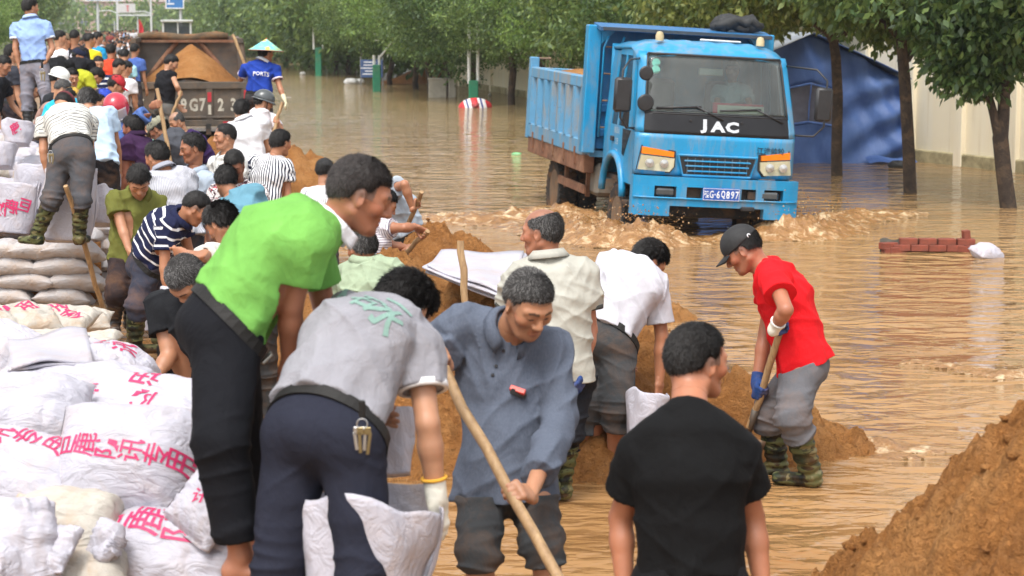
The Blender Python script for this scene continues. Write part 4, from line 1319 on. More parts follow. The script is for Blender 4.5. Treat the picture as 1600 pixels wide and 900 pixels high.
  if D.get('belt', True) and D.get('tuck', True) or D.get('belt') == 'show':
   ctr = waistp - td * .024
   bvt = BVHTree.FromPolygons([v.co[:] for v in trme.vertices], [q_.vertices[:] for q_ in trme.polygons])
   W_, D_ = (.146 * k * fat + o + .005), (.109 * k * fat + o + .005)
   fr_ = perp(td, fw)
   V, F = [], []
   n_ = 40
   sd_ = np.cross(fr_, td)
   for (dz, rr) in ((-.019, 0), (-.019, .006), (.019, .006), (.019, 0)):
    for j in range(n_):
     a = 2 * pi * j / n_
     dr_ = sd_ * cos(a) + fr_ * sin(a)
     hit = bvt.ray_cast(Vector(ctr + td * dz * .5 + dr_ * .4 - base), Vector(-dr_), .39)
     R0 = .4 - hit[3] if hit[0] is not None else W_ * abs(cos(a)) + D_ * abs(sin(a))
     V.append(ctr + td * dz + dr_ * (R0 + .002 + rr) - base)
   F = np.array([(r_ * n_ + j, r_ * n_ + (j + 1) % n_, ((r_ + 1) % 4) * n_ + (j + 1) % n_, ((r_ + 1) % 4) * n_ + j) for r_ in range(4) for j in range(n_)])
   bm_ = mobj('belt', npmesh('belt', V, F, False), BELT, T)
   bk = Matrix(np.stack([sd_, fr_, td], 1).tolist())
   MB().box(ctr + fr_ * (D_ + .02) - base, (.05, .012, .046), bk, bev=.003).build('buckle', plain('buckle', (.5, .48, .42), .3, .9), bm_)
 # ---------- boots, shoes
 bt = D.get('boots', RUBBER if lod and D.get('trousers') is not None else None)
 if bt is not None:
  top = D.get('boot_top', .35)
  for sd in 'RL':
   kn, an, ft = J['kn' + sd], J['an' + sd], J['ft' + sd]
   tp = kn + (an - kn) * top; sh_ = nrm(an - kn); heel = an - up * .05 * k - ft * .02 * k
   pr = [Prim(tp, an, .074 * k, .056 * k, k=.02, clips=[(-sh_, tp)]), Prim(an, heel, .05 * k, .042 * k, k=.02),
     Prim(heel, an - up * .056 * k + ft * .17 * k, (.044 * k, .040 * k), (.050 * k, .032 * k), side=np.cross(ft, up), k=.03)]
   V, F = field_mesh(pr, hc, cuts=[(-up, an - up * .088 * k)], disp=lambda p: .004 * np.sin(p[:, 2] * 130 + vnoise(p * 9) * 6) * (np.abs(p[:, 2] - an[2] - .06) < .12))
   mobj('boot', npmesh('boot', V - base, F), bt, T)
 # ---------- shirt
 st_ = D.get('shirt')
 if st_ is not None:
  o = D.get('shirt_o', .016) * k
  hem = D.get('hem', .02 if D.get('tuck', True) else -.10)
  hp0 = sp[0] + td * (D.get('waist', .075) * k - .012) if D.get('tuck', True) else sp[0] + td * hem * k
  clip = [(-td, hp0)]
  w = lambda a, b, q_=1: (a * k * fat + o * q_, b * k * fat + o * q_)
  pr = [Prim(sp[1], sp[2], w(.142, .104, 1.2), w(.160, .114), side=rc, k=.03, clips=clip),
    Prim(sp[2], sp[3], w(.160, .114), w(.150, .090), side=rc, k=.03, cap=.06 * k + o),
    Prim(J['shR'] * .75 + J['shL'] * .25, J['shR'] * .25 + J['shL'] * .75, w(.056, .056), side=td, k=.03)]
  lo_ = sp[0] - td * (.16 if not D.get('tuck', True) else .02) * k
  fl = D.get('flare', 1.5) if not D.get('tuck', True) else 1.5
  pr.append(Prim(lo_, sp[1], w(.160, .122, fl), w(.142, .106, 1.2), side=rt, k=.03, clips=clip))
  slv = D.get('sleeve', .55)
  for sd, sg in (('R', 1), ('L', -1)):
   sh, e, wr_ = J['sh' + sd], J['el' + sd], J['wr' + sd]
   pr.append(Prim(J['neck'] * .85 + sp[3] * .15 + (sh - J['neck']) * .12, sh, .056 * k + o * .6, .052 * k + o, k=.03))
   if slv > 0:
    ua = nrm(e - sh)
    if slv <= 1:
     cp = sh + (e - sh) * slv
     pr.append(Prim(sh, e, .056 * k + o * .8, .056 * k + o * .8 + .006, k=.025, clips=[(ua, cp)]))
     pr.append(Prim(sh + (e - sh) * (slv - .12), sh + (e - sh) * (slv + .1), .049 * k, .051 * k, k=.004, op=-1, clips=[(-ua, cp - ua * .03)]))
    else:
     fa = nrm(wr_ - e); cp = e + (wr_ - e) * (slv - 1)
     pr.append(Prim(sh, e, .056 * k + o * .8, .050 * k + o * .7, k=.025))
     pr.append(Prim(e, wr_, .049 * k + o * .7, .042 * k + o * .6, k=.02, clips=[(fa, cp)]))
     pr.append(Prim(cp - fa * .05, cp, .050 * k + o * .4, .050 * k + o * .4, k=.005, clips=[(fa, cp + fa * .004), (-fa, cp - fa * .05)]))
  pr.append(Prim(nb - nd * .02, nb + nd * .2, .058 * k, .064 * k, k=.008, op=-1))
  if cl_ := (D.get('collar') is not None and not D.get('crew')):
   pr.append(Prim(nb + fc * .085 * k + td * .03, nb + fc * .125 * k - td * .075 * k, (.032 * k, .02), (.006, .02), side=rc, k=.006, op=-1))
  def disp(p):
   q_ = p.copy()
   a_ = (fbm(q_ * 5 + seed, 2, .4) - .5) * .012
   rd = 1 - np.abs(2 * vnoise(np.stack([p @ (rc + td * .35) * 9, p @ fc * 9, p @ td * 3.2], 1) + seed) - 1)
   a_ = a_ - .007 * (rd ** 4 - .2)
   a_ = a_ - .0095 * (folds(p, nrm(td + rc * .6), 13, 1.8, seed + 5) - .2) - .007 * (folds(p, nrm(td - rc * .8), 10, 1.7, seed + 15) - .2)
   for sd in 'RL':
    sh, e = J['sh' + sd], J['el' + sd]
    pt = sh - td * .06 * k - (sh - J['neck']) * .12
    r2 = ((p - pt) ** 2).sum(1); dd_ = nrm(td + (sh - J['neck']) * 2)
    a_ = a_ - .018 * (folds(p, perp(dd_, rc - td), 19, 2.6, seed) - .2) * np.exp(-r2 / .02)
   hemz = (p - hp0) @ td
   ang = np.arctan2((p - sp[0]) @ fc, (p - sp[0]) @ rc)
   a_ = a_ + .009 * np.sin(ang * 7 + vnoise(p * 4 + seed) * 6) * np.exp(-np.maximum(hemz, 0) / .12) * (hemz < .4)
   return a_ * wind
  def seg_al(p, a, b):
   ax_ = nrm(b - a); al = (p - a) @ ax_
   return al, np.linalg.norm(p - a - al[:, None] * ax_, axis=1), np.linalg.norm(b - a)
  def hemcut(p):
   v_ = -((p - hp0) @ td) + .004 * np.sin(np.arctan2((p - sp[0]) @ fc, (p - sp[0]) @ rc) * 5 + seed)
   rad = np.linalg.norm((p - sp[0]) - ((p - sp[0]) @ td)[:, None] * td, axis=1)
   v_ = np.where(rad < .27 * fat, v_, -1)
   for sd in 'RL':
    al, rd_, L_ = seg_al(p, J['sh' + sd], J['el' + sd])
    v_ = np.where((rd_ < .085 * k) & (al > .0) & (al < L_ + .05) & (rad > .10), -1, v_)
    if slv > 1:
     al, rd_, L_ = seg_al(p, J['el' + sd], J['wr' + sd])
     v_ = np.where((rd_ < .062 * k) & (al > -.02) & (al < L_), -1, v_)
   return v_
  def slcut(p):
   v_ = np.full(len(p), -1.)
   if 0 < slv <= 1:
    for sd in 'RL':
     al, rd_, L_ = seg_al(p, J['sh' + sd], J['el' + sd])
     v_ = np.where((rd_ < .095 * k) & (al > L_ * slv - .04), np.maximum(v_, al - L_ * slv), v_)
   return v_
  V, F = field_mesh(pr, hc, disp=disp, cuts=[hemcut, slcut])
  me = npmesh('shirt', V - base, F)
  # garment coordinates for woven patterns
  tt = (V - J['neck']) @ -td
  xx = np.arctan2((V - sp[2]) @ fc, (V - sp[2]) @ rc) * .15
  if D.get('flatv'): xx = (V - sp[2]) @ rc
  gh, gv = tt.copy(), xx.copy()
  for sd in 'RL':
   sh, e = J['sh' + sd], J['el' + sd]
   ua = nrm(e - sh); al = (V - sh) @ ua; rad = np.linalg.norm(V - sh - al[:, None] * ua, axis=1)
   m = (al > -.01) & (rad < .085 * k) & ((V - sp[2]) @ (nrm(sh - J['neck'])) > .13 * k)
   gh[m] = al[m]
   u_ = perp(ua, fc); v_ = np.cross(ua, u_)
   gv[m] = np.arctan2((V[m] - sh) @ u_, (V[m] - sh) @ v_) * .06
  for nm, ar in (('gar_h', gh), ('gar_v', gv)):
   at = me.attributes.new(nm, 'FLOAT', 'POINT'); at.data.foreach_set('value', ar.astype(np.float32))
  so = mobj('shirt', me, st_, T)
  D['_shirt'] = so
  ring = lambda c_, ax_, ra, rb, n_=28, u0=None: [c_ + (u0 * cos(a) * ra + np.cross(ax_, u0) * sin(a) * rb) for a in np.linspace(0, 2 * pi, n_, endpoint=False)]
  cl = D.get('collar')
  if cl is not None:
   u0 = perp(nd, rc); f0 = np.cross(nd, u0); f0 = f0 if f0 @ fc > 0 else -f0
   rows = []
   flat = D.get('crew', False)
   for (h_, r_) in (((.040, .080), (.078, .069), (.081, .074), (.042, .102)) if not flat else ((-.004, .076), (.016, .067), (.018, .072), (.000, .084))):
    row = []
    for j in range(32):
     a = 2 * pi * j / 32 + pi / 2
     fr_ = sin(a)     # 1 at front
     open_ = max(0, -0 + (sin(a) - .75) / .25) if not flat else 0
     hh_ = h_ - .03 * max(0, fr_) - .02 * open_
     row.append(nb + nd * (.018 + hh_) * k + (u0 * cos(a) * (r_ + .004) + f0 * sin(a) * (r_ + .006 * (1 - fr_))) * k - base)
    rows.append(row)
   V = np.array(rows).reshape(-1, 3)
   F = np.array([(i * 32 + j, i * 32 + (j + 1) % 32, (i + 1) * 32 + (j + 1) % 32, (i + 1) * 32 + j) for i in range(3) for j in range(32) if flat or sin(2 * pi * (j + .5) / 32 + pi / 2) < .955])
   co = mobj('collar', npmesh('collar', V, F), cl, so)
   m_ = co.modifiers.new('t', 'SOLIDIFY'); m_.thickness = .004
  trim = D.get('trim')
  if trim is not None and 0 < slv <= 1:
   for sd in 'RL':
    sh, e = J['sh' + sd], J['el' + sd]
    ua = nrm(e - sh); cp = sh + (e - sh) * slv
    u0 = nrm(np.cross(ua, (0.1, .3, 1.)))
    b_ = MB(); rr = .056 * k + o * .8 + .0085
    rg = [ring(cp + ua * dz - base, ua, rr + dr, rr + dr, 24, u0) for dz, dr in ((-.018, -.002), (-.018, .002), (.004, .003), (.004, -.012))]
    V = np.array(rg).reshape(-1, 3)
    F = np.array([(i * 24 + j, i * 24 + (j + 1) % 24, (i + 1) * 24 + (j + 1) % 24, (i + 1) * 24 + j) for i in range(3) for j in range(24)])
    mobj('sleeve_trim', npmesh('sleeve_trim', V, F), trim, so)
 # ---------- hair and headgear
 def hp(x, y, z): return hd + R @ (np.array((x, y, z)) * k)
 hr_ = D.get('hair', 'short')
 if hr_:
  th = {'short': .011, 'crop': .006, 'bald': .005, 'thick': .016}[hr_]
  up_off = .030 if hr_ == 'crop' else (.012 if hr_ == 'short' else 0)
  hm = D.get('hairm') or hair_mat()
  pr = [E(hp(0, -.013, .037), R, ((.0765 + th * .8) * k, (.097 + th) * k, (.085 + th) * k), k=.01),
    E(hp(0, -.047, .0), R, ((.067 + th * .6) * k, (.056 + th * .8) * k, (.066 + th * .5) * k), k=.03)]
  # hairline: a cap above the forehead joined to the back and sides, thinning to nothing at its edge
  rec = D.get('hairline', .060)
  def region(p):
   q = ((p - hd) @ R) / k
   wob = (fbm(p * 45 + 3, 2) - .5) * .014
   y_, z_ = q[:, 1], q[:, 2]
   top_ = (rec - z_) * .97 + (y_ - .07) * .22
   front = (y_ - .034) * .9 - (z_ - .030) * .42
   low = (y_ + .06) * .50 - (z_ + .066 - up_off) * .87
   side = np.maximum(front, low)
   return np.minimum(top_, side) + wob
  cuts = [region]
  sub = []
  for sg in (-1, 1): sub.append(E(hp(sg * .085, -.008, -.006), R, (.022 * k, .024 * k, .034 * k), k=.006, op=-1))
  if hr_ == 'bald': sub.append(E(hp(0, .02, .115), R, (.072 * k, .105 * k, .072 * k), k=.01, op=-1))
  if D.get('recede'): sub.append(E(hp(0, .105, .105), R, (.05 * k, .05 * k, .05 * k), k=.02, op=-1))
  V, F = field_mesh(pr + sub, hh * 1.15, cuts=cuts, disp=lambda p: (fbm(((p - hd) @ R) * np.array((60, 60, 24)) + 5, 3, .6) - .5) * (.010 if hr_ != 'crop' else .004) + (th * .9 + .004) * np.exp(np.minimum(region(p), 0) / .013))
  if len(V):
   ns = (8500, 2400, 700)[lod] if lod < 3 else 0
   sv = np.full(len(V), .3)
   if ns: V, F, sv = add_strands(V, F, R, k, ns, {'short': .022, 'crop': .013, 'bald': .012, 'thick': .028}[hr_] * k, (.0022, .0032, .0048)[lod])
   me = npmesh('hair', V - base, F)
   at = me.attributes.new('strand', 'FLOAT', 'POINT'); at.data.foreach_set('value', sv.astype(np.float32))
   mobj('hair', me, hm, T)
 hat = D.get('hat')
 if hat:
  build_hat(T, hat, D, hp, R, k, base, hh)
 D['_T'], D['_J'], D['_base'] = T, J, base
 return T
def build_hat(T, kind, D, hp, R, k, base, hh):
 m = D['hatm']
 up_ = R[:, 2]
 if kind == 'cap':
  bk = D.get('brim', 1)
  pr = [E(hp(0, -.012, .042), R, (.088 * k, .108 * k, .092 * k), k=.01)]
  V, F = field_mesh(pr, hh * 1.3, cuts=[(-R @ nrm((0, .12, 1)), hp(0, 0, .030))], disp=lambda p: (fbm(p * 22, 2) - .5) * .004)
  o = mobj('cap', npmesh('cap', V - base, F), m, T)
  b_ = MB()
  b_.grid(lambda u, v: Vector(hp((u - .5) * 2 * .074 * (1 - .28 * v ** 2), bk * (.080 + (.085 * v) * sqrt(max(0.05, 1 - ((u - .5) * 1.7) ** 2)) - .02 * abs(u - .5) * 2), .036 - .022 * v - .06 * (u - .5) ** 2) - base), 14, 6)
  q = b_.build('peak', D.get('peakm', m), o, True)
  md = q.modifiers.new('t', 'SOLIDIFY'); md.thickness = .005
  MB().lathe([(.0, .008), (.006, .006), (.008, 0)], hp(0, -.012, .135) - base, Matrix(R.tolist()), 10).build('button', m, o, True)
  D['_cap'] = o
 elif kind in ('helmet', 'hardhat'):
  pr = [E(hp(0, -.006, .040), R, (.104 * k, .124 * k, .110 * k), k=.01)]
  V, F = field_mesh(pr, hh * 1.4, cuts=[(-R @ nrm((0, .05, 1)), hp(0, 0, .028))])
  o = mobj('helmet', npmesh('helmet', V - base, F), m, T)
  V, F = [], []
  n_ = 36
  for (r_, z) in ((1.0, .034), (1.16, .022), (1.165, .017), (1.0, .026)):
   for j in range(n_):
    a = 2 * pi * j / n_
    fr = 1 + (.22 if kind == 'hardhat' else .08) * max(0, sin(a)) ** 3
    V.append(hp(.104 * cos(a) * r_, -.006 + .124 * sin(a) * r_ * (fr if r_ > 1 else 1), z - .012 * max(0, sin(a)) * (r_ > 1)) - base)
  F = np.array([(i * n_ + j, i * n_ + (j + 1) % n_, (i + 1) * n_ + (j + 1) % n_, (i + 1) * n_ + j) for i in range(3) for j in range(n_)])
  mobj('brim', npmesh('brim', V, F), m, o)
  if kind == 'hardhat':
   b_ = MB(); b_.tube([hp(0, -.006 + .126 * sin(a), .040 + .112 * cos(a)) - base for a in np.linspace(-1.35, 1.35, 15)], .009, 6)
   b_.build('ridge', m, o, True)
  st = MB()
  st.tube([hp(.085, .02, .03) - base, hp(.078, .035, -.04) - base, hp(.03, .065, -.11) - base, hp(0, .07, -.118) - base, hp(-.03, .065, -.11) - base, hp(-.078, .035, -.04) - base, hp(-.085, .02, .03) - base], .005, 6)
  st.build('chin_strap', BELT, o, True)
 elif kind == 'moto':
  pr = [E(hp(0, -.010, .040), R, (.118 * k, .138 * k, .120 * k), k=.01), E(hp(0, -.03, -.02), R, (.112 * k, .105 * k, .09 * k), k=.04), E(hp(0, .13, -.03), R, (.10 * k, .09 * k, .085 * k), k=.02, op=-1)]
  V, F = field_mesh(pr, hh * 1.4, cuts=[(-R @ nrm((0, .1, 1)), hp(0, 0, -.07))])
  o = mobj('helmet', npmesh('helmet', V - base, F), m, T)
  t = NT('clear_visor'); t.set(Base_Color=(.75, .72, .72), Roughness=.12, Alpha=.42)
  vs = MB().grid(lambda u, v: Vector(hp(.128 * sin((u - .5) * 2.5), -.0 + .150 * cos((u - .5) * 2.5), .055 - .135 * v) - base), 24, 8).build('visor', t.m, o, True)
  md = vs.modifiers.new('t', 'SOLIDIFY'); md.thickness = .003
  MB().tube([hp(.129 * sin(a), .151 * cos(a), -.052) - base for a in np.linspace(-1.2, 1.2, 17)], .004, 6).build('visor_rim', plain('visor_rim', (.75, .73, .73), .4), vs, True)
 elif kind == 'conical':
  V, F = [], []
  n_ = 40; Rr = .245
  for (r_, z) in ((.0, .205), (.02, .198), (Rr * .55, .115), (Rr, .045), (Rr * .99, .040), (Rr * .5, .108), (.0, .185)):
   for j in range(n_):
    a = 2 * pi * j / n_
    V.append(hp(r_ * cos(a), r_ * sin(a) - .01, z) - base)
  F = np.array([(i * n_ + j, i * n_ + (j + 1) % n_, (i + 1) * n_ + (j + 1) % n_, (i + 1) * n_ + j) for i in range(6) for j in range(n_)])
  o = mobj('conical_hat', npmesh('conical_hat', V, F), m, T)
  MB().lathe([(.0, .03), (.014, .02), (.016, 0)], hp(0, -.01, .19) - base, Matrix(R.tolist()), 10).build('tip', plain('hat_tip', lin(190, 90, 60), .7), o, True)
  MB().tube([hp(Rr * cos(a), Rr * sin(a) - .01, .042) - base for a in np.linspace(0, 2 * pi, 33)], .005, 6, cap=False).build('rim', plain('hat_rim', lin(190, 130, 110), .7), o, True)
 elif kind == 'soft':       # floppy field cap
  pr = [E(hp(0, -.014, .040), R, (.092 * k, .112 * k, .088 * k), k=.01)]
  V, F = field_mesh(pr, hh * 1.4, cuts=[(-R @ nrm((0, .05, 1)), hp(0, 0, .024))], disp=lambda p: (fbm(p * 26, 3) - .5) * .012)
  o = mobj('cap', npmesh('cap', V - base, F), m, T)
  q = MB().grid(lambda u, v: Vector(hp((u - .5) * .15 * (1 - .3 * v ** 2), .085 + .075 * v * sqrt(max(0.05, 1 - ((u - .5) * 1.7) ** 2)), .030 - .03 * v) - base), 12, 5).build('peak', m, o, True)
  md = q.modifiers.new('t', 'SOLIDIFY'); md.thickness = .005
# ---------------------------------------------------------------- writing laid onto a surface
_fc = {}
def text_tris(txt, cuts=2, bold=0.0):
 key = (txt, cuts, bold)
 if key in _fc: return _fc[key]
 cu = bpy.data.curves.new('txt', 'FONT')
 cu.body = txt; cu.align_x = 'CENTER'; cu.align_y = 'CENTER'; cu.resolution_u = 2; cu.offset = bold
 o = bpy.data.objects.new('txt', cu); COL.objects.link(o)
 bpy.context.view_layer.update()
 me = o.to_mesh()
 b = bmesh.new(); b.from_mesh(me); o.to_mesh_clear()
 bpy.data.objects.remove(o)
 bmesh.ops.triangulate(b, faces=b.faces)
 for _ in range(cuts):
  es = [e for e in b.edges if e.calc_length() > .16]
  if es: bmesh.ops.subdivide_edges(b, edges=es, cuts=1)
  bmesh.ops.triangulate(b, faces=b.faces)
 V = np.array([v.co[:] for v in b.verts]) if len(b.verts) else np.zeros((0, 3))
 F = np.array([[v.index for v in f.verts] for f in b.faces]) if len(b.verts) else np.zeros((0, 3), int)
 b.free()
 if len(V):
  c = (V.min(0) + V.max(0)) / 2; V[:, :2] -= c[:2]
 _fc[key] = (V, F)
 return V, F
def decal(target_me, offset, name, txt, org, ux, uy, size, mat, parent, rot=0.0, lift=.0025, bold=.012, far=.4, sy=1.0, mirror=False):
 """projects writing along -n onto target mesh (coords are target-local + offset); org in world"""
 V, F = text_tris(txt, 2, bold)
 if not len(V): return None
 ux, uy = nrm(ux), nrm(uy); n = nrm(np.cross(ux, uy))
 c, s_ = cos(rot), sin(rot)
 x = (V[:, 0] * c - V[:, 1] * s_) * size; y = (V[:, 0] * s_ + V[:, 1] * c) * size * sy
 if mirror: x = -x
 Pt = np.asarray(org) - offset + x[:, None] * ux + y[:, None] * uy
 key = target_me.name
 if key not in _fc:
  _fc[key] = BVHTree.FromPolygons([v.co[:] for v in target_me.vertices], [p.vertices[:] for p in target_me.polygons])
 bv = _fc[key]
 out = np.zeros_like(Pt); ok = np.ones(len(Pt), bool)
 for i, p in enumerate(Pt):
  h = bv.ray_cast(Vector(p + n * far), Vector(-n), far * 3)
  if h[0] is None: ok[i] = False
  else: out[i] = np.array(h[0]) + n * lift * .6 + np.array(h[1]) * lift * (1 if h[1].dot(Vector(n)) > 0 else -1)
 F = F[ok[F].all(axis=1)]
 if not len(F): return None
 u = np.unique(F); mp = np.zeros(len(V), int); mp[u] = np.arange(len(u))
 return mobj(name, npmesh(name, out[u], mp[F], False), mat, parent)
def shaft(label, a, b, r=.019, blade=None, cat='shovel', name='shovel', blade_dir=None, group=None):
 """wooden handle from a (top) to b; optional steel blade past b"""
 a, b = np.asarray(a, float), np.asarray(b, float)
 t = thing(name, label, cat, b, 0, group) if blade else None
 pts = [Vector(a + (b - a) * q + nr.normal(size=3) * .004) - Vector(b) for q in np.linspace(0, 1, 8)]
 q = MB().tube(pts, [r * .92, r, r * .98, r * 1.02, r, r * 1.0, r * .98, r * .95], 12).build('handle' if blade else name, WOOD, t, 50)
 if not blade:
  q.location = b; return tag(q, label, cat, group)
 if blade:
  ax = nrm(b - a); sd_ = perp(ax, blade_dir if blade_dir is not None else (1, 0, 0)); nn = np.cross(ax, sd_)
  def f(u, v):
   w_ = .115 * (1 - .55 * max(0, v - .55) ** 1.4 / .3)
   x = (u - .5) * 2 * w_
   return Vector(ax * (.03 + .28 * v) + sd_ * x + nn * (.03 * (1 - ((u - .5) * 2) ** 2) + .03 * v))
  q = MB().grid(f, 10, 10).build('blade', STEEL_DIRTY, t, True)
  md = q.modifiers.new('t', 'SOLIDIFY'); md.thickness = .004
  MB().tube([Vector(ax * -.12), Vector(ax * .06)], [.022, .018], 10).build('socket', STEEL_DIRTY, t, True)
 return t
# ================================================================== THE BLUE DUMP TRUCK
def paint_mat(name, c, dirt_amt=.5, rough=.38, rust=.0, coat=.25):
 t = NT(name)
 v = t.coord()
 n = t.noise(2.2, 5, .6, v)
 base = t.mix(t.ramp(n, [(.3, (0, 0, 0)), (.75, (1, 1, 1))]), tuple(x * .86 for x in c), tuple(min(1, x * 1.12) for x in c))
 st = t.noise(5, 6, .7, t.coord('Object', (1, 1, .22)), .3)
 base = t.mix(t.math('MULTIPLY', t.ramp(st, [(.48, (0, 0, 0)), (.68, (1, 1, 1))]), dirt_amt * .6), base, lin(150, 132, 104))
 sc = t.noise(24, 4, .7, v, 1.5)
 base = t.mix(t.math('MULTIPLY', t.ramp(sc, [(.62, (0, 0, 0)), (.68, (1, 1, 1))]), .35 + rust * .5), base, lin(96, 84, 72))
 t.set(Base_Color=base, Roughness=t.math('ADD', t.math('MULTIPLY', st, .3), rough - .12), Coat_Weight=coat)
 t.b.inputs['Coat Roughness'].default_value = .15
 return t.m
BLUE = paint_mat('cab_blue_paint', lin(20, 138, 188), .8, .36, .25)
BODYBLUE = paint_mat('faded_body_blue_paint', lin(84, 142, 178), 1.3, .6, .9, 0)
DARKBLUE = paint_mat('headboard_blue_paint', lin(24, 98, 150), .4, .5, .2, .05)
BLACKP = plain('black_plastic', (.022, .022, .024), .45, var=.3, scale=10, bump=.1)
BLACKG = plain('black_gloss_panel', (.014, .014, .016), .3, var=.2, spec=.3)
CHROME = plain('bright_letters', (.72, .72, .72), .22, .9, var=.05)
RUBT = plain('tyre_rubber', (.022, .021, .02), .85, var=.4, scale=8, bump=.3, dirt=MUD, dirt_amt=.55)
RUSTY = plain('rusty_timber', lin(120, 82, 60), .9, var=.5, scale=5, bump=.4, dirt=lin(170, 140, 110), dirt_amt=.5)
CHASSIS = plain('chassis_black', (.02, .019, .018), .8, var=.4, dirt=MUD, dirt_amt=.35)
RIM = plain('muddy_rim', lin(120, 100, 80), .7, .2, var=.3, dirt=MUD, dirt_amt=.8)
LAMP = NT('lamp_lens'); LAMP.set(Base_Color=lin(188, 180, 150), Roughness=.12, Coat_Weight=.6); LAMP = LAMP.m
AMBER = plain('amber_lens', lin(236, 128, 18), .18, var=.1, coat=.5)
def glass(name, c, a, rough=.03):
 t = NT(name); t.set(Base_Color=c, Roughness=rough, Alpha=a, IOR=1.5); return t.m
def screen_glass():
 t = NT('windscreen_glass')
 tr = t.n('BsdfTransparent'); tr.inputs[0].default_value = (.74, .80, .77, 1)
 gl = t.n('BsdfGlossy'); gl.inputs['Roughness'].default_value = .03; gl.inputs[0].default_value = (1, 1, 1, 1)
 fr = t.n('Fresnel'); fr.inputs[0].default_value = 1.55
 m1 = t.n('MixShader'); t.l(fr.outputs[0], m1.inputs[0]); t.l(tr.outputs[0], m1.inputs[1]); t.l(gl.outputs[0], m1.inputs[2])
 df = t.n('BsdfDiffuse'); df.inputs[0].default_value = (.42, .42, .39, 1)
 m2 = t.n('MixShader'); t.l(t.ramp(t.noise(2.2, 5, .65, t.coord('Object', (1, 1, .5))), [(.3, (.02, .02, .02)), (.75, (.13, .13, .13))]), m2.inputs[0])
 t.l(m1.outputs[0], m2.inputs[1]); t.l(df.outputs[0], m2.inputs[2]); t.l(m2.outputs[0], t.o.inputs['Surface'])
 return t.m
WSCREEN = screen_glass()
SGLASS = glass('side_glass', (.03, .035, .04), .82)
def sheet(f, nu, nv, name, mat, par, th=.02, sm=True):
 o = MB().grid(f, nu, nv).build(name, mat, par, sm)
 m = o.modifiers.new('thick', 'SOLIDIFY'); m.thickness = th; m.offset = 0
 return o
def wheel(par, c, r, w, name='wheel', dual=False, rot=(0, 0, 0)):
 e = bpy.data.objects.new(name, None); link(e, par); e.location = c; e.rotation_euler = rot
 Rx = Matrix.Rotation(pi / 2, 3, 'Y')
 ty = MB()
 for off in ((0, w * 1.15) if dual else (0,)):
  ty.lathe([(r * .60, -w / 2 * .8), (r * .82, -w / 2), (r * .95, -w / 2 * .96), (r, -w / 2 * .7), (r, w / 2 * .7), (r * .95, w / 2 * .96), (r * .82, w / 2), (r * .60, w / 2 * .8)], (off, 0, 0), Rx, 40, close=True)
  for i in range(32):
   a = 2 * pi * i / 32
   for sx in (-1, 1):
    q = Matrix.Rotation(a + .05 * sx, 3, 'X')
    ty.box(q @ Vector((0, 0, r + .004)) + Vector((off + sx * w * .30, 0, 0)), (w * .34, r * .10, .03), q @ Matrix.Rotation(sx * .35, 3, 'Z'))
 ty.build('tyre', RUBT, e, 40)
 rm = MB()
 s = -1
 rm.lathe([(r * .62, s * w * .42), (r * .56, s * w * .38), (r * .50, s * w * .05), (r * .3, s * w * .02), (r * .26, s * w * .30), (r * .16, s * w * .34), (0, s * w * .34)], (0, 0, 0), Rx, 32)
 rm.lathe([(r * .62, w * .42), (r * .5, w * .1), (0, w * .1)], (0, 0, 0), Rx, 24)
 q = rm.build('rim', RIM, e, 40)
 for i in range(8):
  a = 2 * pi * i / 8
  MB().lathe([(.016, 0), (.016, .03), (0, .032)], (s * w * .06, cos(a) * r * .40, sin(a) * r * .40), Matrix.Rotation(-pi / 2, 3, 'Y'), 6).build('wheel_nut', CHASSIS, q)
 return e
